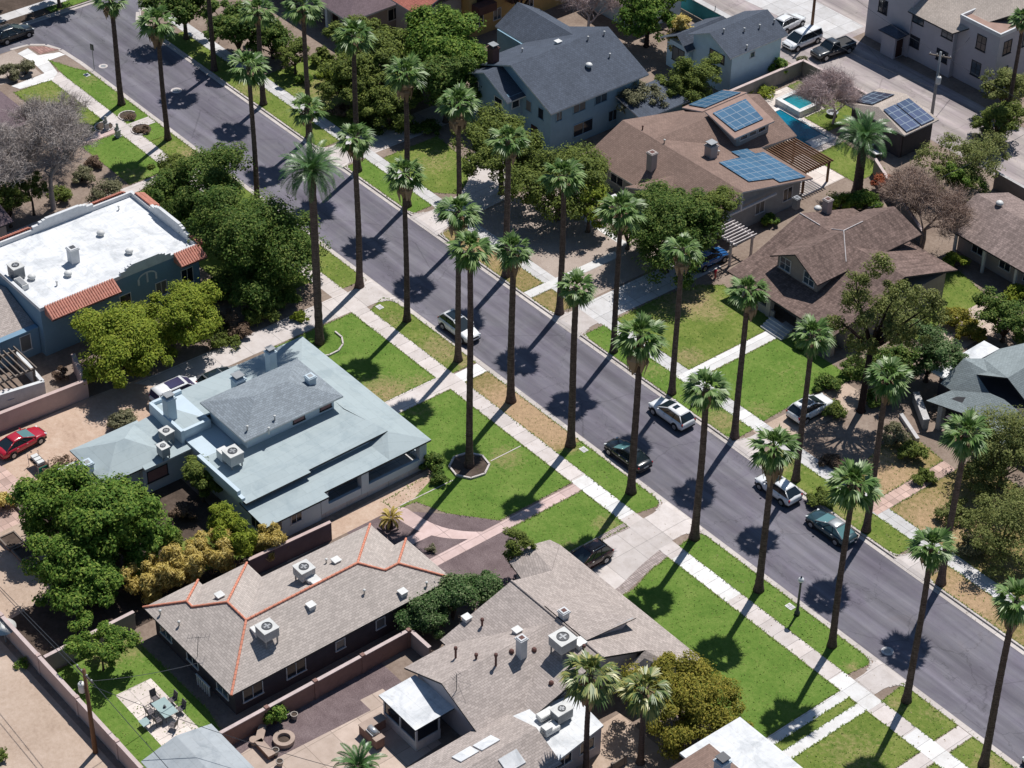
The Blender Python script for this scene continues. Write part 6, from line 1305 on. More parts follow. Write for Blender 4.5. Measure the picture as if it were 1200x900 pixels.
# ---- far side
rtree('big bright green tree left of the slate roofed house', 515, 60, 5.6, 5.2, 4.3, 'leaf_bright', 15000, .3, 7, .62, tr=.4)
rtree('darker green tree below the big bright one', 522, 95, 5.0, 3.6, 3.4, 'leaf_dark', 7000, .27, 6, .6, tr=.3)
rtree('olive mottled tree between the red tiled roof and the palms', 448, 70, 4.8, 4.3, 3.4, 'leaf_olive', 9500, .28, 6, .62, tr=.32)
rtree('olive mottled tree behind the shaded front garden', 418, 88, 4.2, 3.6, 3.0, 'leaf_olive', 6500, .26, 6, .62, tr=.28); rtree('dull olive tree at the top between two palms', 415, 38, 4.0, 2.8, 2.6, 'leaf_olive', 4200, .28, 5, .6, tr=.28)
rtree('low olive tree over the dark undergrowth by the palms', 455, 118, 3.2, 3.0, 2.4, 'leaf_olive', 4800, .24, 5, .62, tr=.24)
rtree('dark tree filling the top between the corner and the first palms', 278, 30, 3.8, 3.6, 3.2, 'leaf_dark', 8500, .28, 6, .62, tr=.3); rtree('dark bushy tree behind the second far palm', 318, 40, 3.0, 2.6, 2.6, 'leaf_dark', 4000, .25, 5, .6, tr=.2); rtree('shadowy tree at the top left of the far palms', 215, 6, 4.2, 3.4, 3.2, 'leaf_dark', 5500, .28, 5, .62, tr=.28)
rtree('dark leafy tree in front of the shaded porch', 345, 62, 2.6, 1.8, 1.8, 'leaf_olive', 2200, .22, 5, .6, tr=.16)
shrub('clipped green bush by the far drive', 356, 92, 1.2, 1.1, 'leaf_bright', 900, .17); shrub('brown dry bush on the shaded verge by the far drive', 330, 62, 1.3, 1.5, 'leaf_brown', 900, .16); shrub('yellow green bush right of the clipped far bush', 390, 88, 1.7, 2.2, 'leaf_lime', 1600, .2); shrub('rounded olive bush before the shaded house porch', 376, 66, 1.5, 1.8, 'leaf_olive', 1200, .2)
rtree('spreading mottled olive tree in front of the blue house', 588, 172, 5.6, 4.0, 3.0, 'leaf_olive', 9000, .23, 7, .68, tr=.3, nsub=20)
rtree('spreading mottled olive tree over the bare front yard', 655, 205, 5.2, 4.4, 3.4, 'leaf_olive', 11000, .23, 7, .66, tr=.34, nsub=18); rtree('yellowish low tree under the mottled olive crown', 690, 238, 3.4, 2.2, 2.2, 'leaf_lime', 3200, .2, 5, .6, tr=.2)
rtree('dense green round tree beside the wide grey drive', 783, 262, 5.6, 4.6, 4.0, 'leaf_dark', 14500, .22, 7, .62, tr=.3); rtree('olive leafed side crown of the tree by the drive and gable trellis', 822, 252, 5.2, 3.0, 3.0, 'leaf_olive', 7500, .2, 6, .6, tr=.22); rtree('small dark tree between the palm trunk and the bare yard', 737, 262, 3.0, 2.2, 2.4, 'leaf_dark', 3800, .2, 5, .6, tr=.2)
tree('tall feathery grey green tree between the driveway car and the shake roofed house', 21.2, 22.0, [(-.2, .2, 14.8, 1.3, 1.3, 2.2), (1.4, 1.0, 12.9, 1.6, 1.5, 1.9), (-1.7, -.2, 12.4, 1.5, 1.4, 1.8), (2.6, 2.8, 12.6, 1.7, 1.6, 1.7), (3.8, 3.2, 11.0, 1.5, 1.4, 1.5), (.4, -1.6, 11.0, 1.4, 1.3, 1.7), (-2.6, .6, 10.4, 1.5, 1.4, 1.5), (2.0, .2, 10.4, 1.6, 1.5, 1.6), (-.6, 1.6, 9.6, 1.5, 1.4, 1.5), (3.0, 2.0, 9.0, 1.5, 1.4, 1.4), (-2.4, -1.6, 8.2, 1.5, 1.4, 1.4), (.8, -1.8, 8.0, 1.4, 1.3, 1.4), (1.4, 1.8, 7.6, 1.4, 1.4, 1.3), (-.8, -.4, 7.0, 1.3, 1.3, 1.2)], 'leaf_feather', 5600, .2, 7.0, .34, bark='bark_dark', nsub=22, sub=.26, hollow=.2, up=.4, k=22)
rtree('wispy low crown beneath the tall feathery tree', 1060, 372, 4.6, 2.8, 2.4, 'leaf_feather', 1500, .19, 7, .7, tr=.16, nsub=20, sub=.2, hollow=.3)
rtree('dense round green bush tree beside the white flat side roof', 1090, 412, 3.4, 2.7, 3.0, 'leaf_oleander', 5600, .19, 6, .6, tr=.2); rtree('dark shaded tree below the tall feathery one', 1040, 425, 3.0, 2.6, 2.6, 'leaf_dark', 4200, .2, 5, .6, tr=.2)
rtree('wispy green tree at the right edge by the grey green house', 1180, 520, 4.8, 3.6, 4.2, 'leaf_feather', 5200, .18, 7, .68, tr=.2, nsub=20, sub=.24, hollow=.3); rtree('tangled scrubby tree at the right edge above the kerb', 1178, 612, 3.4, 3.3, 3.5, 'leaf_feather', 4600, .17, 7, .68, tr=.18, nsub=18, sub=.26, hollow=.3); rtree('dusty green shrub tree left of the palm before the grey green house', 1150, 560, 2.2, 2.0, 2.0, 'leaf_feather', 2600, .16, 5, .6, tr=.12)
rtree('fluffy olive tree beside the pale garage house', 815, 92, 3.6, 2.7, 3.0, 'leaf_olive', 6000, .2, 6, .6, tr=.2); rtree('second fluffy olive tree toward the blue house', 788, 108, 3.0, 2.0, 2.4, 'leaf_olive', 3600, .2, 5, .6, tr=.18); rtree('brownish half dry tree next to the brown roof ridge', 748, 118, 2.8, 2.4, 2.4, 'leaf_grey', 3400, .18, 6, .64, tr=.16)
rtree('leafy green tree at the top between the two grey roofs', 760, 8, 5.0, 3.6, 3.4, 'leaf_bright', 6000, .27, 6, .62, tr=.3, bark='bark_dark'); rtree('column of golden leaves beside the garage house', 796, 40, 3.6, 1.5, 3.4, 'leaf_gold', 2800, .2, 5, .5, tr=.14)
x, y = at(608, 14, 3.4); bare_tree('dark leafless tree before the ochre building', x, y, 8.4, .8, 'bark_dark', 21, 5, .34, 1.6, first=.28)
x, y = at(690, 14, 3.0); bare_tree('pinkish leafless tree at the top centre', x, y, 6.6, 1.0, 'bark_pink', 22, 6, .22, 1.6, first=.26)
x, y = at(958, 112, 2.4); bare_tree('rosy leafless tree beside the spa by the alley wall', x+2.4, y+.2, 5.6, .95, 'bark_pink', 23, 6, .16, 1.5, first=.26)
rtree('sparse green tree right of the pool house', 1130, 185, 4.0, 3.8, 3.2, 'leaf_feather', 4200, .19, 7, .7, tr=.2, nsub=18, sub=.24, hollow=.3); rtree('green low tree under the sparse one by the rose roof', 1125, 212, 2.6, 2.4, 2.0, 'leaf_bright', 2600, .2, 5, .6, tr=.18)
x, y = at(1082, 262, 2.2); bare_tree('brown leafless tree between the two shake roofs', x+1, y-1, 7.4, .9, 'bark_brown', 24, 6, .22, 1.9, first=.24); x, y = at(1062, 240, 2.0); bare_tree('thin brown leafless tree nearer the wire behind the chimney', x, y, 5.6, .9, 'bark_brown', 25, 6, .14, 1.8, first=.24)
shrub('yellow green shrub in the dark yard before the rose roof', 1119, 305, 1.5, 1.7, 'leaf_lime', 1300, .17); shrub('autumn coloured bush beside the tan back path', 1118, 372, 1.9, 2.0, 'leaf_rust', 2200, .17); shrub('yellow autumn bush nearer the grey green house', 1140, 388, 1.8, 1.9, 'leaf_rust', 2000, .17); rtree('dark green bush tree at the right edge above the grey roof', 1180, 372, 2.8, 2.8, 2.6, 'leaf_dark', 5200, .2, 6, .6, tr=.2); shrub('lime green bush at the right edge by the rose roof', 1192, 345, 1.6, 1.7, 'leaf_lime', 1400, .17)
rtree('pale olive tree below the apartment building, by its corner', 1182, 100, 3.2, 2.6, 2.6, 'leaf_feather', 3800, .2, 6, .62, tr=.2); rtree('green tree beneath the thin palm by the apartment building', 1170, 138, 2.8, 2.4, 2.2, 'leaf_olive', 3400, .2, 6, .62, tr=.2); shrub('grey brown scrub at the right edge over the garden wall', 1158, 165, 2.2, 2.4, 'leaf_grey', 1800, .17)
shrub('red flowering hedge below the date palm', 1035, 217, 1.7, 1.9, 'leaf_red', 1700, .17); shrub('green hedge beside the red flowering one', 1014, 232, 2.0, 2.0, 'leaf_bright', 2000, .18); shrub('bright green bush behind the chimney of the shake house', 985, 236, 1.7, 1.8, 'leaf_lime', 1600, .17); shrub('twiggy grey shrub behind the shake house', 1060, 222, 2.0, 1.8, 'leaf_brown', 1500, .16)
shrub('green bush climbing the garage house wall', 912, 80, 1.2, 2.8, 'leaf_bright', 1600, .18); shrub('pale bush by the alley wall corner', 938, 75, 1.2, 2.0, 'leaf_grey', 1200, .17); shrub('green hedge of the pool garden by the wall', 888, 104, 2.2, .9, 'leaf_lime', 1500, .16); shrub('shrubs beside the gable trellis', 902, 257, 1.0, 1.2, 'leaf_bright', 800, .15)
for px, py, r, h, mm, l in [(1050, 510, 1.7, 1.6, 'leaf_grey', 'pale dry bush before the garden wall'), (1070, 530, 1.6, 1.5, 'leaf_olive', 'olive bush before the garden wall, nearer the porch'), (960, 585, 1.5, .7, 'leaf_olive', 'low shrub on the strip behind the white hatchback'), (1000, 560, 1.4, 1.0, 'leaf_olive', 'shrub in the shade behind the teal sedan'), (945, 400, 1.3, 1.3, 'leaf_dark', 'dark shrub at the porch corner of the shake house'), (1000, 430, 1.8, 1.5, 'leaf_dark', 'shaded shrub under the feathery tree by the porch'), (970, 450, 1.5, 1.2, 'leaf_dark', 'dark shrub beside the driveway car front'), (1030, 465, 1.7, 1.4, 'leaf_dark', 'shaded shrub beside the pale garden wall'), (1140, 640, 1.6, 1.3, 'leaf_grey', 'dry grey bush along the far sidewalk'), (975, 480, 1.5, 1.1, 'leaf_olive', 'olive shrub right beside the driveway car bonnet'), (1085, 560, 1.3, .9, 'leaf_olive', 'small shrub by the stone path near the porch'), (975, 540, 1.3, .7, 'leaf_brown', 'low brown brush beside the far sidewalk'), (1120, 600, 1.8, 1.5, 'leaf_feather', 'feathery shrub by the palm at the stone path')]:
    shrub(l, px, py, r, h, mm, 1500, .15)
for px, py, r, h, mm, l in [(430, 150, 2.0, .8, 'leaf_dark', 'dark ground shrub in the shade behind the far sidewalk'), (470, 145, 2.2, .9, 'leaf_olive', 'olive ground shrub in the deep shade'), (500, 150, 2.0, .8, 'leaf_dark', 'dark ground shrub left of the blue house'), (400, 130, 1.6, .9, 'leaf_brown', 'brown ground shrub in the shade by a palm')]:
    shrub(l, px, py, r, h, mm, 900, .18)

rtree('dark spreading tree cut by the top left corner of the frame', -22, -14, 3.4, 3.2, 2.6, 'leaf_dark', 4200, .26, 6, .62, tr=.26)
rtree('dark tree over the far side street at the top edge', 66, -24, 3.6, 2.6, 2.4, 'leaf_dark', 3000, .26, 6, .62, tr=.24)

for px, py, r, h, mm, l in [(332, 350, 2.0, 1.7, 'leaf_dark', 'dark bush at the street end of the shaded trees'), (305, 368, 2.0, 1.5, 'leaf_olive', 'scrubby olive bush at the shaded edge of the drive'), (280, 388, 1.5, 1.0, 'leaf_brown', 'dry scrub where the tree shade meets the drive'), (255, 345, 2.0, 1.8, 'leaf_dark', 'dark bush against the end wall of the white roofed house'), (350, 372, 1.0, .7, 'leaf_lime', 'small bright shrub near the date palm foot')]:
    shrub(l, px, py, r, h, mm, 1700, .16)

x, y = at(70, 165, 2.4); bare_tree('small bare grey tree between the plum roof and the stone lions path', x, y-1.0, 6.8, 1.0, 'bark_grey', 31, 6, .18, 1.8, twig_m='bark_grey', first=.25)
for px, py, r, h, mm, l in [(95, 205, 1.6, 1.4, 'leaf_grey', 'grey green scrub under the broad bare tree'), (70, 228, 1.5, 1.5, 'leaf_olive', 'olive bush behind the tiled parapet of the white roof'), (110, 190, 1.2, 1.0, 'leaf_brown', 'brown scrub beside the pink path end')]:
    shrub(l, px, py, r, h, mm, 1100, .15)
# ---------------------------------------------------------------- vehicles
carpaint('paint_white', (.78, .79, .80)); carpaint('paint_black', (.012, .016, .02)); carpaint('paint_teal', (.035, .075, .09), .22, .3); carpaint('paint_maroon', (.055, .022, .02), .25); carpaint('paint_red', (.42, .012, .03)); carpaint('paint_silver', (.36, .38, .39), .3, .4); carpaint('paint_blue', (.02, .12, .35)); carpaint('paint_charcoal', (.035, .04, .045)); carpaint('paint_cream', (.6, .6, .58))
plain('tyre', (.018, .018, .02), .9, .1, 0, .1); plain('rim', (.42, .43, .44), .35, .5, .6, .1); plain('trim_black', (.02, .02, .022), .6, .3, 0, .1); glassy('car_glass', (.012, .02, .026), .05, .7); glassy('car_glass_violet', (.05, .045, .10), .1, .6); glassy('car_glass_teal', (.10, .21, .22), .12, .6); glassy('lamp_clear', (.6, .62, .62), .15, .6); glassy('lamp_red', (.35, .01, .015), .2, .6); plain('plate', (.7, .7, .68))
BODY = {
 'suv': dict(L=4.6, W=1.86, st=[(-.5, .5, .86, .80), (-.485, .36, 1.0, .93), (-.42, .29, 1.10, .99), (-.1, .25, 1.09, 1), (.12, .25, 1.08, 1), (.24, .26, 1.05, .99), (.34, .27, .95, .97), (.44, .32, .87, .92), (.485, .38, .77, .82), (.5, .46, .66, .73)], gh=(-.47, -.36, -.02, .25), zb=1.08, zr=1.63, wb=.87, wr=.66, wheel=.35, ax=(-.30, .31)),
 'hatch': dict(L=4.35, W=1.8, st=[(-.5, .5, .82, .78), (-.485, .36, .96, .92), (-.42, .29, 1.06, .98), (-.1, .24, 1.04, 1), (.12, .24, 1.03, 1), (.24, .25, .99, .99), (.34, .26, .89, .96), (.44, .31, .8, .9), (.485, .37, .7, .8), (.5, .45, .6, .7)], gh=(-.46, -.31, -.03, .26), zb=1.03, zr=1.55, wb=.87, wr=.64, wheel=.33, ax=(-.30, .31)),
 'sedan': dict(L=4.75, W=1.84, st=[(-.5, .5, .80, .76), (-.485, .34, .90, .9), (-.42, .27, .95, .96), (-.28, .24, .96, .99), (-.1, .22, .93, 1), (.12, .22, .90, 1), (.22, .23, .89, .99), (.34, .25, .83, .96), (.44, .3, .74, .9), (.485, .36, .65, .8), (.5, .42, .57, .7)], gh=(-.41, -.20, -.01, .25), zb=.96, zr=1.43, wb=.86, wr=.62, wheel=.33, ax=(-.29, .31)),
 'van': dict(L=5.0, W=1.95, st=[(-.5, .5, .9, .84), (-.485, .36, 1.02, .95), (-.42, .29, 1.06, .99), (-.1, .25, 1.05, 1), (.15, .25, 1.04, 1), (.25, .26, 1.02, .99), (.35, .28, .96, .96), (.44, .33, .86, .9), (.485, .4, .74, .8), (.5, .46, .64, .7)], gh=(-.485, -.45, .14, .33), zb=1.03, zr=1.76, wb=.92, wr=.74, wheel=.34, ax=(-.31, .32)),
 'pickup': dict(L=5.4, W=1.95, st=[(-.5, .5, 1.0, .93), (-.49, .42, 1.05, .97), (-.3, .34, 1.06, 1), (-.05, .32, 1.06, 1), (.15, .32, 1.06, 1), (.22, .33, 1.06, .99), (.34, .34, 1.03, .97), (.44, .37, .98, .93), (.485, .42, .88, .85), (.5, .48, .76, .78)], gh=(-.075, -.05, .1, .22), zb=1.06, zr=1.78, wb=.9, wr=.72, wheel=.4, ax=(-.3, .32)),
}
def car(name, label, cat, kind, paint, x, y, rz, z=-.128, glass='car_glass', roof=None, sunroof=None, group=None, shield=None):
    B = BODY[kind]; L, W = B['L'], B['W']; t = thing(name, label, cat, (x, y, z), rz, group); t['_org'] = (0, 0, 0); b = MB(); n = 0
    for xf, z0, z1, wf in B['st']:
        w_ = W/2*wf; h = z1-z0; half = [(0, z0), (.78*w_, z0), (.95*w_, z0+.1*h), (w_, z0+.42*h), (.985*w_, z0+.74*h), (.9*w_, z1-.035), (.72*w_, z1+.002), (0, z1+.025)]
        b.v += [(xf*L, p[0], p[1]) for p in half]+[(xf*L, -p[0], p[1]) for p in half[1:-1][::-1]]; n += 1
    k = 14
    for i in range(n-1):
        for j in range(k): l = (j+1) % k; b.f.append((i*k+j, i*k+l, (i+1)*k+l, (i+1)*k+j)); b.m.append(0)
    b.f.append(tuple(range(k))); b.m.append(0); b.f.append(tuple((n-1)*k+j for j in reversed(range(k)))); b.m.append(0)
    body = b.build('body', paint, t, smooth=True)
    try: body.data.polygons.foreach_set('use_smooth', [True]*len(body.data.polygons))
    except Exception: pass
    xb0, xr0, xr1, xb1 = [q*L for q in B['gh']]; zb, zr = B['zb']-.02, B['zr']-.05; wb, wr = W/2*B['wb'], W/2*B['wr']
    BL, BR, FL, FR = (xb0, wb, zb), (xb0, -wb, zb), (xb1, wb, zb), (xb1, -wb, zb); TL, TR, SL, SR = (xr0, wr, zr), (xr0, -wr, zr), (xr1, wr, zr), (xr1, -wr, zr)
    MB().face([FL, FR, SR, SL]).build('windshield', shield or glass, t, uv=False); MB().face([BL, BR, TR, TL]).build('rear_window', glass, t, uv=False)
    for q in ((BL, TL, SL, FL), (BR, TR, SR, FR)): MB().face(q).build('side_window', glass, t, uv=False)
    r = MB(); N = 7
    for i in range(N):
        f = i/(N-1); xx = xr0-.05+(xr1-xr0+.1)*f; e = .05*math.sin(PI*f)
        r.v += [(xx, yy, zz) for yy, zz in ((-wr-.03, zr-.03), (-wr-.02, zr+.02), (-wr*.72, zr+.05+e*.6), (0, zr+.06+e), (wr*.72, zr+.05+e*.6), (wr+.02, zr+.02), (wr+.03, zr-.03))]
    for i in range(N-1):
        for j in range(6): r.f.append((i*7+j, i*7+j+1, i*7+8+j, i*7+7+j)); r.m.append(0)
        r.f.append((i*7, i*7+7, i*7+13, i*7+6)); r.m.append(0)
    r.f += [tuple(range(7)), tuple((N-1)*7+j for j in reversed(range(7)))]; r.m += [0, 0]
    for p, q in ((BL, TL), (BR, TR), (FL, SL), (FR, SR)): r.tube([p, q], [.055, .04], 6)
    for sg in (1, -1):
        for f in ((.42,) if kind in ('pickup',) else (.36, .68)):
            bp = MB(); bp.tube([(xb0+(xb1-xb0)*f, sg*(wb+.004), zb), (xr0+(xr1-xr0)*f, sg*(wr+.004), zr)], [.04, .03], 5); bp.build('door_pillar', 'trim_black', t, uv=False)
    ro = r.build('roof', roof or paint, t, smooth=True, uv=False)
    if sunroof:
        a, c, hw = sunroof; MB().box(xr0+(xr1-xr0)*a, xr0+(xr1-xr0)*c, -wr*hw, wr*hw, zr+.06, zr+.115).build('sunroof', glass, ro, uv=False, bevel=.02)
    elif kind == 'suv':
        for sg in (1, -1): m_ = MB(); m_.tube([(xr0+.1, sg*wr*.9, zr+.04), (xr0+.25, sg*wr*.9, zr+.12), (xr1-.3, sg*wr*.9, zr+.12), (xr1-.1, sg*wr*.9, zr+.04)], .025, 6); m_.build('roof_rail', 'rim' if paint != 'paint_white' else 'trim_black', ro, uv=False)
    u = MB(); u.box(-L*.47, L*.47, -W*.44, W*.44, .2, .4); u.box(-L*.42, L*.42, -W*.503, W*.503, .255, .36)
    for fx in B['ax']:
        for sg in (1, -1): u.lathe([(.01, 0), (B['wheel']+.075, 0), (B['wheel']+.075, .05), (.01, .055)], (fx*L, sg*W*.5-(.04 if sg > 0 else .012), B['wheel']+.02), 20, 0, 'y')
    u.build('underbody', 'trim_black', t, uv=False)
    for fx in B['ax']:
        for sg in (1, -1):
            R = B['wheel']; yy = sg*W*.5; m_ = MB(); m_.lathe([(R*.5, -.11), (R*.9, -.11), (R, -.06), (R, .06), (R*.9, .11), (R*.5, .11)], (fx*L, yy-sg*.075, R), 20, 0, 'y'); wh = m_.build('wheel', 'tyre', t, uv=False)
            m_ = MB(); s0 = yy-sg*.075+sg*.108; m_.lathe([(.02, 0), (R*.64, 0), (R*.64, sg*.012), (R*.5, sg*.006), (.02, sg*.012)], (fx*L, s0, R), 18, 0, 'y')
            for q in range(5): an = 2*PI*q/5; m_.obox((fx*L+math.cos(an)*R*.33, s0+sg*.015, R+math.sin(an)*R*.33), (R*.6, .02, .06), 0, 0, -an)
            m_.build('rim', 'rim', wh, uv=False)
    z_h = B['st'][-3][2]-.10; z_t = B['st'][1][2]-.12
    for sg in (1, -1):
        m_ = MB(); m_.obox((L*.462, sg*W*.345, z_h), (.17, .34, .13), -sg*.5); m_.build('headlight', 'lamp_clear', t, uv=False, bevel=.02)
        m_ = MB(); m_.obox((-L*.478, sg*W*.405, z_t), (.13, .20, .26 if kind != 'sedan' else .16), sg*.35); m_.build('tail_light', 'lamp_red', t, uv=False, bevel=.02)
        m_ = MB(); m_.obox((xb1-.42, sg*(W/2+.09), zb+.1), (.12, .2, .13), 0); m_.build('mirror', paint, t, uv=False, bevel=.025)
        for f in (.1, .42): m_ = MB(); m_.box(xb0+(xb1-xb0)*(f+.22), xb0+(xb1-xb0)*(f+.22)+.16, sg*W*.497-.012, sg*W*.497+.022, zb-.14, zb-.11); m_.build('door_handle', 'rim', t, uv=False)
    MB().box(L*.478, L*.502, -W*.26, W*.26, z_h-.16, z_h+.0).build('grille', 'trim_black', t, uv=False); MB().box(-L*.505, -L*.49, -.26, .26, .58, .72).build('licence_plate', 'plate', t, uv=False)
    MB().box(-L*.508, -L*.47, -W*.4, W*.4, .36, .5).build('rear_bumper', 'trim_black' if kind != 'sedan' else paint, t, uv=False, bevel=.03)
    if kind == 'pickup':
        m_ = MB(); m_.box(-L*.485, -.12*L, -W*.43, W*.43, 1.07, 1.09); m_.build('bed', 'trim_black', t)
        m_ = MB(); m_.box(-L*.49, -.10*L, W*.43, W*.49, 1.06, 1.16); m_.box(-L*.49, -.10*L, -W*.49, -W*.43, 1.06, 1.16); m_.box(-L*.497, -L*.475, -W*.43, W*.43, 1.06, 1.16); m_.build('bed_rail', paint, t)
    return t
KG = 'cars parked along the kerbs'
car('parked_car', 'white crossover parked at the near kerb behind two palm trunks', 'car', 'suv', 'paint_white', -10.7, 1.15, 0, sunroof=(.15, .95, .82), group=KG)
car('parked_car', 'white crossover with a small dark sunroof at the far kerb', 'car', 'suv', 'paint_white', 11.3, 7.95, PI, sunroof=(.55, .85, .5), group=KG)
car('parked_car', 'glossy black sedan parked at the near kerb behind a palm', 'car', 'sedan', 'paint_black', 13.2, 1.05, PI, shield='car_glass_teal', group=KG)
car('parked_car', 'white hatchback at the far kerb before the teal sedan', 'car', 'hatch', 'paint_white', 24.7, 8.05, PI, group=KG)
car('parked_car', 'dark teal sedan with a silver roof at the far kerb', 'car', 'sedan', 'paint_teal', 31.1, 8.0, PI, roof='paint_silver', glass='car_glass_teal', group=KG)
car('parked_car', 'white sport utility car on the short drive beside the shake house lawn', 'car', 'suv', 'paint_white', 18.6, 18.1, PI/2, .02, sunroof=(.3, .95, .8))
car('parked_car', 'dark maroon sport utility car on the wide concrete drive', 'car', 'suv', 'paint_maroon', 21.5, -10.9, -PI/2, .015)
car('parked_car', 'bright red sedan on the sandy back yard by the rose wall', 'car', 'sedan', 'paint_red', -20.9, -39.6, PI/2+.12, .01, shield='car_glass_teal')
car('parked_van', 'white car with a violet glass roof on the long drive', 'car', 'van', 'paint_white', G(206, 449, 1.7)[0], G(206, 449, 1.7)[1]+.1, PI/2, .01, glass='car_glass_violet', sunroof=(.42, .93, .82))
car('parked_car', 'silver green car with a dark glass roof on the long drive nearer the street', 'car', 'suv', 'paint_silver', G(256, 436, 1.6)[0], G(256, 436, 1.6)[1]+.3, PI/2, .01, sunroof=(.05, .97, .85))
car('parked_car', 'black sport utility car parked on the side street at upper left', 'car', 'suv', 'paint_black', -86.6, -3.3, PI/2, -.124)
car('parked_car', 'white sport utility car behind the garage house, the farther of two', 'car', 'suv', 'paint_white', -34.2, 67.8, PI/2+.1, .01)
car('parked_van', 'white minivan beside the utility pole in the alley', 'van', 'van', 'paint_white', -30.4, 66.2, -PI/2, .01)
car('pickup_truck', 'dark pickup truck with an open bed in the alley behind the rosy bare tree', 'pickup truck', 'pickup', 'paint_charcoal', -26.7, 67.4, -PI/2-.1, .01)
car('parked_car', 'blue car mostly hidden beneath the round tree by the gable trellis', 'car', 'hatch', 'paint_blue', -4.6, 27.4, PI/2, .03)
car('parked_car', 'white car whose nose just enters the frame at the lower right corner', 'car', 'sedan', 'paint_white', 60.9, .95, PI)
# ---------------------------------------------------------------- street furniture
x, y = 36.6, -1.5
t = thing('street_lamp', 'dark post lamp with a white globe on the green strip', 'street lamp', (x, y, 0)); MB().lathe([(.24, 0), (.24, .25), (.15, .4), (.11, .8), (.085, 3.3), (.12, 3.36), (.06, 3.42), (.1, 3.5)], (x, y, 0), 12).build('post', 'metal_dark', t, smooth=True)
plain('globe', (.75, .76, .77), .3, .4, 0, .04); MB().lathe([(.1, 0), (.2, .08), (.25, .22), (.22, .36), (.1, .46), (.03, .52)], (x, y, 3.5), 16).build('lamp_globe', 'globe', t, smooth=True); MB().lathe([(.09, 0), (.05, .08), (.01, .14)], (x, y, 4.02), 10).build('finial', 'metal_dark', t)
p = G(128.5/1, 74.0, 0)
def sign_post(label, x, y, h, blades, m, z=0, w=.5, name='street_sign'):
    t = thing(name, label, 'sign', (x, y, z)); MB().tube([(x, y, z-.02), (x, y, z+h)], .04, 8).build('post', 'metal_grey', t)
    for k, (a, hh) in enumerate(blades): b = MB(); b.obox((x, y, z+h-.15-k*.45), (w, .03, hh), a); b.build('sign_blade', m, t)
    return t
p = G(110.5, 81, 0); sign_post('dark backed sign on a thin post at the near corner grass', p[0], p[1], 2.9, [(.3, .75)], 'metal_dark')
p = G(173, 14, 0); sign_post('blue and red signs on a post at the far street corner', p[0], p[1], 2.6, [(-.6, .3), (1.0, .3)], 'paint_blue', 0, .8)
for px, py, l in ((125, 152, 'small stone lion statue on a pedestal, the one farther from the road'), (138.5, 160, 'small stone lion statue on a pedestal beside the sidewalk edge')):
    p = G(px, py, 0); x, y = p[:2]; t = thing('statue', l, 'statue', (x, y, 0), 0, 'stone lions flanking the pink path'); b = MB(); b.box(x-.3, x+.3, y-.3, y+.3, 0, .12); b.box(x-.22, x+.22, y-.22, y+.22, .12, .75); b.box(x-.28, x+.28, y-.28, y+.28, .75, .86); b.build('pedestal', 'walk_grey', t)
    b = MB(); b.lathe([(.16, 0), (.2, .12), (.15, .35), (.1, .5), (.15, .6), (.13, .74), (.03, .8)], (x, y, .86), 10); b.obox((x, y-.2, .95), (.16, .3, .16), 0); b.obox((x-.07, y-.25, 1.05), (.07, .08, .3), 0); b.obox((x+.07, y-.25, 1.05), (.07, .08, .3), 0); b.build('lion', 'walk_grey', t, smooth=True)
for px, py, r, l in ((150, 136, 1.0, 'curved pale edging round the mulch bed by the sidewalk'), (166, 152, 1.1, 'curved pale edging round the purple leaved mound'), (122, 149, 1.0, 'pale edging ring at the farther stone statue')):
    p = G(px, py, 0); t = thing('garden_edging', l, 'edging', p, 0); b = MB()
    for k in range(14):
        if px != 122 and k in (0, 1, 2, 3): continue
        a0, a1 = 2*PI*k/14, 2*PI*(k+1)/14; c0 = (p[0]+r*math.cos(a0), p[1]+r*math.sin(a0)); c1 = (p[0]+r*math.cos(a1), p[1]+r*math.sin(a1)); b.obox(((c0[0]+c1[0])/2, (c0[1]+c1[1])/2, .05), (math.hypot(c1[0]-c0[0], c1[1]-c0[1])+.04, .12, .12), math.atan2(c1[1]-c0[1], c1[0]-c0[0]))
    b.build('stones', 'walk_tan', t); MB().prism([(p[0]+(r-.07)*math.cos(2*PI*k/14), p[1]+(r-.07)*math.sin(2*PI*k/14)) for k in range(14)], .0, .035).build('mulch', 'dirt_dark', t)
for px, py, l in ((102, 88, 'square pale concrete lid in the corner grass strip'), (445, 360, 'pale utility lid in the grass by the drive mouth'), (926, 711, 'pale utility lid in the grass near the street lamp'), (684, 527, 'pale utility lid in the grass by the black sedan')):
    p = G(px, py, 0); t = thing('drain_cover', l, 'drain cover', p); b = MB(); b.box(p[0]-.35, p[0]+.35, p[1]-.28, p[1]+.28, .0, .035); b.build('frame', 'walk_white', t); MB().box(p[0]-.27, p[0]+.27, p[1]-.2, p[1]+.2, .036, .05).build('cover', 'walk_grey', t)
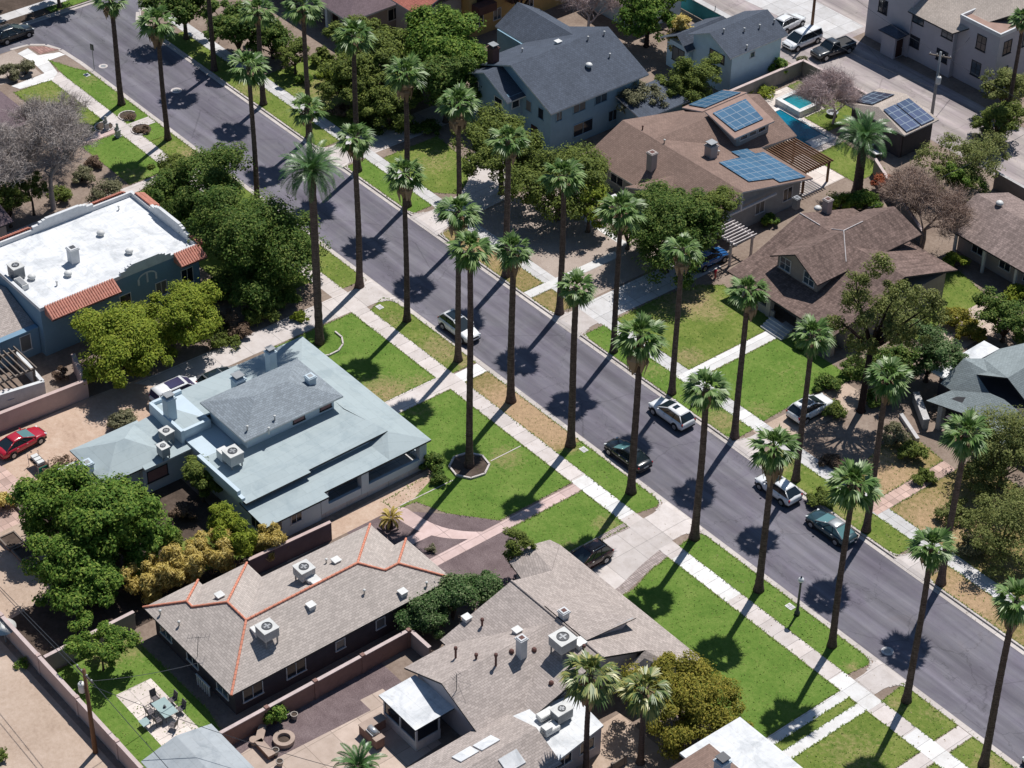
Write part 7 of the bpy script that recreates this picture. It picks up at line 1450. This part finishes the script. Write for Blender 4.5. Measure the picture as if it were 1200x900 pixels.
# ---------------------------------------------------------------- poles and wires
def pole(label, x, y, h, arm, tz, m='wood_brown', can=True, ang=0, cs=1):
    t = thing('utility_pole', label, 'utility pole', (x, y, 0)); MB().tube([(x, y, -.1), (x, y, h)], [.2, .13], 10).build('pole', m, t, smooth=True)
    b = MB(); b.obox((x, y, h-.5), (arm, .12, .14), ang); b.build('crossarm', 'wood_grey' if m != 'metal_white' else m, t)
    for k in range(4): q = (-.45+.3*k)*arm; MB().lathe([(.03, 0), (.06, .05), (.05, .1), (.07, .14), (.02, .2)], (x+q*math.cos(ang), y+q*math.sin(ang), h-.43), 8).build('insulator', 'metal_white', t)
    if can:
        c = (x+cs*.38, y-.18, tz); u = MB(); u.lathe([(.24, 0), (.27, .05), (.27, .75), (.22, .85), (.05, .88)], c, 14); tr = u.build('transformer', 'metal_white', t, smooth=True); MB().box(c[0]-.04 if cs > 0 else c[0]-.1, c[0]+.1 if cs < 0 else c[0]+.04, c[1], c[1]+.2, tz+.3, tz+.5).build('bracket', 'metal_grey', tr)
        MB().lathe([(.05, 0), (.05, .18), (.02, .25)], (c[0], c[1], tz+.88), 8).build('bushing', 'metal_grey', tr)
    return t
def wire(label, a, c, sag, r=.026, group='overhead wires'):
    a = Vector(a); c = Vector(c); n = 14; pts = [a.lerp(c, k/n)+Vector((0, 0, -sag*4*(k/n)*(1-k/n))) for k in range(n+1)]; b = MB(); b.tube([tuple(p) for p in pts], r, 4); t = b.build('wire', 'metal_dark', None, uv=False); tag(t, label, 'wire', group); return t
A = G(88, 905, 0); PX, PY = 14.6, -53.4
pole('brown wooden pole with a white transformer in the dirt alley', PX, PY, 8.6, 2.2, 6.2, 'wood_brown', True, 0, -1)
p = G(1081, 112, 0); QX, QY = -9.5, 64.9; pole('pale pole with crossarm and white transformer at the alley wall behind the pool house', QX, QY, 8.6, 2.4, 5.0, 'metal_grey', True, PI/2*.0+.5)
p = G(950, 45, 0); SX, SY = p[0], p[1]; pole('plain brown pole rising beside the white minivan', SX, SY, 9.5, 1.6, 6, 'wood_brown', False)
wire('long wire along the dirt alley from the left edge to the transformer pole', (-40, PY, 8.3), (PX, PY, 8.3), .8); wire('wire from the transformer pole along the alley toward the bottom edge', (PX, PY, 8.3), (60, PY, 8.2), .9); wire('second lower wire from the left edge to the transformer pole', (-40, PY+.6, 7.6), (PX, PY, 7.6), .8)
wire('service wire crossing the back lawn to the orange ridged roof', (PX, PY, 7.4), (14.0, -43.6, 2.9), .3); wire('service wire from the transformer pole over the shed roof', (PX, PY, 7.2), (33.5, -40, 3.8), .7)
wire('upper alley wire running right from the pale transformer pole', (QX, QY, 8.3), (45, 66, 8.2), .9, .02); wire('upper alley wire between the two alley poles', (QX, QY, 8.3), (SX, SY, 8.9), .6, .02); wire('wire from the brown alley pole toward the top edge', (SX, SY, 8.9), (-80, 74, 8.6), .9, .02)
wire('service wire from the pale pole up to the apartment wall', (QX, QY, 8.0), (-13.2, 74.2, 5.6), .7, .025); wire('low dark cable sagging along the alley wall', (-28, 63.2, 4.5), (QX, QY, 4.2), .5, .03); wire('cable from the pole down to the shake house chimney', (QX+14, QY, 6.2), (2.5, 41.8, 4.3), .6, .025)
# ---------------------------------------------------------------- yards
def pot(label, px, py, r=.28, h=.5, m='pot_cream', plant=None):
    p = G(px, py, 0); t = thing('plant_pot', label, 'plant pot', p); MB().lathe([(r*.7, 0), (r, h*.9), (r*1.08, h*.92), (r*1.08, h), (r*.85, h), (r*.8, h*.85), (.01, h*.85)], p, 16).build('pot', m, t, smooth=False)
    b = MB(); b.lathe([(r*.78, h*.86), (.01, h*.87)], p, 12); b.build('soil', 'dirt_dark', t); return t
plain('pot_cream', (.36, .32, .29)); plain('masonry_rust', (.30, .19, .155), .9, .1, 0, .2, 2); plain('masonry_cap', (.42, .325, .27), .9, .1); plain('table_glass', (.33, .43, .42), .25, .5, 0, .08); plain('chair_dark', (.13, .115, .12), .7); plain('cloth_green', (.03, .28, .19), .8, .1, 0, .25, 2); plain('steel_bright', (.6, .61, .62), .3, .5, .5)
for px, py, l in ((336, 840, 'cream pot by the shrub, nearer the rust wall'), (345, 842, 'cream pot by the shrub, nearer the gravel'), (323, 884, 'pot on the end of the curved masonry bench'), (328, 897, 'pot at the bottom edge beside the bench end')): pot(l, px, py)
p = G(333, 869, 0); t = thing('fire_pit', 'round tan masonry fire pit on the patio', 'fire pit', p); MB().lathe([(.8, 0), (.8, .34), (.84, .34), (.84, .42), (.5, .42), (.48, .12), (.01, .12)], p, 24).build('ring', 'masonry_cap', t); MB().lathe([(.47, .13), (.3, .2), (.01, .22)], p, 16).build('coals', 'dirt_dark', t)
t = thing('masonry_bench', 'angled masonry bench with pale cap around the fire pit', 'bench', G(312, 872, 0)); b = MB(); cb = MB()
for (xa, ya), (xb, yb) in (((308, 856), (304, 873)), ((304, 874), (318, 889))):
    a, c = G(xa, ya, 0), G(xb, yb, 0); m_ = ((a[0]+c[0])/2, (a[1]+c[1])/2); L_ = math.hypot(c[0]-a[0], c[1]-a[1]); an = math.atan2(c[1]-a[1], c[0]-a[0]); b.obox((m_[0], m_[1], .22), (L_, .5, .44), an); cb.obox((m_[0], m_[1], .48), (L_+.3, .62, .08), an)
b.build('base', 'masonry_rust', t); cb.build('seat', 'masonry_cap', t)
p = G(298, 871, 0); t = thing('stool', 'small round pale stool on the gravel by the bench', 'stool', p); MB().lathe([(.3, 0), (.28, .36), (.36, .37), (.36, .44), (.02, .45)], p, 14).build('seat', 'masonry_cap', t)
p = G(437, 868, 0); t = thing('barbecue_island', 'L shaped rust masonry counter with a steel grill', 'barbecue', p); b = MB(); b.box(p[0]-1.2, p[0]+1.0, p[1]-.4, p[1]+.35, 0, .95); b.box(p[0]-1.2, p[0]-.5, p[1]+.35, p[1]+1.6, 0, .95); b.build('counter', 'masonry_rust', t); b = MB(); b.box(p[0]-1.25, p[0]-.4, p[1]-.45, p[1]+1.65, .952, 1.02); b.box(p[0]+.55, p[0]+1.05, p[1]-.45, p[1]+.4, .952, 1.02); b.build('counter_top', 'masonry_cap', t)
g = MB(); g.box(p[0]-.38, p[0]+.5, p[1]-.35, p[1]+.3, .953, 1.12); gr = g.build('grill', 'steel_bright', t); g = MB(); g.tube([(p[0]-.36, p[1]+.0, 1.13), (p[0]+.48, p[1]+.0, 1.13)], .27, 14); g.build('hood', 'steel_bright', gr, smooth=True)
# dining set on the pale patio
TX, TY = G(193, 829, .72)[:2]; t = thing('patio_table', 'glass topped table on the pale square patio', 'table', (TX, TY, 0)); MB().box(TX-1.0, TX+1.0, TY-.6, TY+.6, .70, .73).build('table_top', 'table_glass', t, bevel=.008)
for sx_ in (-1, 1):
    for sy_ in (-1, 1): MB().tube([(TX+sx_*.85, TY+sy_*.45, 0), (TX+sx_*.85, TY+sy_*.45, .69)], .03, 6).build('leg', 'chair_dark', t)
MB().lathe([(.12, 0), (.14, .03), (.05, .08), (.09, .2), (.02, .22)], (TX, TY, .732), 10).build('centrepiece', 'metal_dark', t)
def pchair(label, x, y, rz):
    t = thing('patio_chair', label, 'chair', (x, y, 0), rz, 'dark chairs round the patio table'); t['_org'] = (0, 0, 0); MB().box(-.27, .27, -.27, .27, .42, .46).build('seat', 'chair_dark', t); b = MB(); b.obox((-.31, 0, .78), (.05, .52, .66), 0, 0, -.2); b.build('backrest', 'chair_dark', t)
    for sx_ in (-1, 1):
        for sy_ in (-1, 1): MB().tube([(sx_*.25, sy_*.25, 0), (sx_*.24, sy_*.24, .42)], .022, 6).build('leg', 'metal_dark', t)
    for sy_ in (-1, 1): MB().tube([(.24, sy_*.27, .43), (.24, sy_*.28, .66), (-.3, sy_*.28, .68)], .02, 6).build('armrest', 'metal_dark', t)
for dx, dy, rz, l in ((-1.55, .1, 0, 'dark patio chair at the alley side end of the glass table'), (-.6, 1.05, -PI/2, 'dark patio chair on the lawn edge side of the table, left'), (.6, 1.05, -PI/2, 'dark patio chair on the house side of the table, right'), (-.55, -1.0, PI/2, 'dark patio chair on the near left side of the glass table'), (.55, -1.0, PI/2, 'dark patio chair on the near right side of the glass table'), (1.7, -.35, PI+.5, 'dark patio chair turned away at the shed end of the table')): pchair(l, TX+dx, TY+dy, rz)
x, y = TX+.2, TY-1.9; t = thing('side_table', 'small glass side table beside the patio chairs', 'table', (x, y, 0)); MB().box(x-.4, x+.4, y-.35, y+.35, .5, .53).build('table_top', 'table_glass', t)
for sx_ in (-1, 1):
    for sy_ in (-1, 1): MB().tube([(x+sx_*.33, y+sy_*.28, 0), (x+sx_*.33, y+sy_*.28, .495)], .025, 6).build('leg', 'chair_dark', t)
# satellite dish by the alley wall, cart by the red car
p = G(7, 752, 0); t = thing('satellite_dish', 'pale round mesh dish on a stand in the alley at the left edge', 'satellite dish', p); b = MB(); b.lathe([(1.0, .3), (.75, .14), (.4, .03), (.01, 0)], (p[0], p[1], 1.3), 20); b.build('dish', 'metal_white', t, smooth=True); MB().tube([(p[0], p[1], 0), (p[0], p[1], 1.32)], .07, 8).build('mast', 'metal_grey', t); MB().tube([(p[0]+.7, p[1], 1.45), (p[0], p[1], 2.1), (p[0]-.7, p[1], 1.45)], .02, 5).build('feed_arm', 'metal_grey', t)
p = G(46, 549, 0); t = thing('yard_cart', 'green draped yard cart with pale crates beside the red car', 'cart', (p[0], p[1], 0)); x, y = p[:2]; b = MB(); b.box(x-.85, x+.85, y-.5, y+.5, .75, .8); b.build('deck', 'wood_dark', t); b = MB(); b.box(x+.86, x+.9, y-.45, y+.45, .2, .78); b.build('drape', 'cloth_green', t)
for sx_ in (-1, 1):
    for sy_ in (-1, 1): MB().tube([(x+sx_*.85, y+sy_*.5, 0), (x+sx_*.85, y+sy_*.5, 1.3)], .03, 6).build('leg', 'pergola_white', t)
t = thing('crate', 'row of pale boxes standing on the green draped cart', 'crate', (x, y, .82)); b = MB()
for k in range(3): b.box(x-.75+.5*k, x-.35+.5*k, y-.3, y+.3, .822, 1.1)
b.build('boxes', 'metal_white', t)
for px, py, l in ((28, 592, 'low stone planter frame at the left edge of the paved yard'), (14, 636, 'square dark timber planter bed, the upper of two'), (29, 650, 'square dark timber planter bed, the lower of two')):
    p = G(px, py, 0); t = thing('planter_bed', l, 'planter', p); x, y = p[:2]; b = MB(); b.box(x-.9, x+.9, y-.75, y-.63, 0, .35); b.box(x-.9, x+.9, y+.63, y+.75, 0, .35); b.box(x-.9, x-.78, y-.63, y+.63, 0, .35); b.box(x+.78, x+.9, y-.63, y+.63, 0, .35); b.build('frame', 'wood_grey', t); MB().box(x-.78, x+.78, y-.63, y+.63, 0, .25).build('soil', 'dirt_dark', t)
p = G(10, 470, 0); t = thing('courtyard_table', 'round pale table below the dark slatted pergola', 'table', p); MB().lathe([(.9, .70), (.92, .74), (.02, .75)], p, 20).build('table_top', 'pergola_white', t); MB().lathe([(.4, 0), (.08, .1), (.08, .7)], p, 10).build('pedestal', 'wood_dark', t)
# ---------------------------------------------------------------- pool
t = thing('swimming_pool', 'long deep blue swimming pool behind the solar panel house', 'swimming pool', (-17.8, 52.4, 0)); MB().box(-21.4, -13.9, 50.6, 53.9, .0, .03).build('water', 'water_deep', t)
b = MB(); b.box(-21.8, -13.4, 53.9, 54.3, 0, .1); b.box(-13.9, -13.4, 50.2, 53.9, 0, .1); b.box(-21.8, -13.9, 50.2, 50.6, 0, .1); b.box(-21.8, -21.4, 50.6, 53.9, 0, .1); b.build('coping', 'walk_white', t); MB().box(-15.0, -13.92, 51.3, 53.7, .033, .05).build('tanning_shelf', 'walk_white', t)
t = thing('spa', 'square raised spa with pale rim at the corner of the pool', 'spa', (-20.8, 55.9, 0)); b = MB(); b.box(-22.6, -18.9, 54.3, 54.8, 0, .75); b.box(-22.6, -18.9, 57.2, 57.7, 0, .75); b.box(-22.6, -22.1, 54.8, 57.2, 0, .75); b.box(-19.4, -18.9, 54.8, 57.2, 0, .75); b.build('rim', 'walk_white', t); MB().box(-22.1, -19.4, 54.8, 57.2, 0, .55).build('water', 'water_spa', t)
for px, py, l in ((975, 135, 'stone fire bowl ring in the pool garden'),):
    p = G(px, py, 0); t = thing('fire_bowl', l, 'fire bowl', p); MB().lathe([(.3, 0), (.62, .35), (.66, .42), (.5, .42), (.3, .2), (.01, .2)], p, 16).build('bowl', 'metal_grey', t)
for px, py, l in ((1015, 172, 'pale pool lounger under the date palm fronds, left one'), (1026, 182, 'pale pool lounger under the date palm fronds, right one')):
    p = G(px, py, 0); t = thing('lounger', l, 'lounger', p, 0, 'pale loungers by the pool'); x, y = p[:2]; b = MB(); b.box(x-.9, x+.3, y-.32, y+.32, .28, .38); b.build('seat', 'trim_white', t); b = MB(); b.obox((x+.62, y, .52), (.8, .64, .08), 0, 0, -.5); b.build('backrest', 'trim_white', t)
    for sx_ in (-.8, .2):
        for sy_ in (-.27, .27): MB().box(x+sx_-.03, x+sx_+.03, y+sy_-.03, y+sy_+.03, 0, .28).build('leg', 'metal_grey', t)
t = thing('shade_fence', 'long green screened fence with pale rail at the top behind the garage house', 'fence', (-44, 60, 0)); b = MB(); b.box(-50, -33, 61.2, 61.3, .1, 1.9); b.build('screen', 'canvas_blue', t); b = MB(); b.box(-50, -33, 61.1, 61.9, 1.92, 2.0); b.build('rail', 'walk_grey', t)
for k in range(6): MB().tube([(-50+k*3.4, 61.4, 0), (-50+k*3.4, 61.4, 2.6)], .05, 6).build('post', 'metal_grey', t)
for px, py, l in ((720, 236, 'white capped masonry gate post between the palm and the brown roof'),):
    p = G(px, py, 1.5); t = thing('gate_post', l, 'post', (p[0], p[1], 0)); MB().box(p[0]-.3, p[0]+.3, p[1]-.3, p[1]+.3, 0, 1.9).build('pier', 'stucco_tan', t); MB().box(p[0]-.42, p[0]+.42, p[1]-.42, p[1]+.42, 1.9, 2.05).build('cap', 'trim_white', t)
p = G(838, 326, 0); t = thing('garden_hydrant', 'small red standpipe by the grey drive edge', 'standpipe', p); MB().lathe([(.1, 0), (.1, .7), (.16, .72), (.16, .95), (.04, 1.05)], p, 10).build('column', 'paint_red', t)
p = G(1012, 600, 0)
for k, (px, py) in enumerate(((812, 475),)):
    p = G(px, py, 0); x, y = p[:2]; t = thing('street_lamp', 'grey post lamp on the lawn behind the far parked crossover', 'street lamp', p); MB().lathe([(.22, 0), (.22, .25), (.13, .4), (.09, .8), (.075, 3.1), (.11, 3.2), (.09, 3.3)], (x, y, 0), 12).build('post', 'metal_grey', t, smooth=True); MB().lathe([(.1, 0), (.2, .08), (.25, .22), (.22, .36), (.1, .46), (.03, .52)], (x, y, 3.3), 16).build('lamp_globe', 'globe', t, smooth=True)
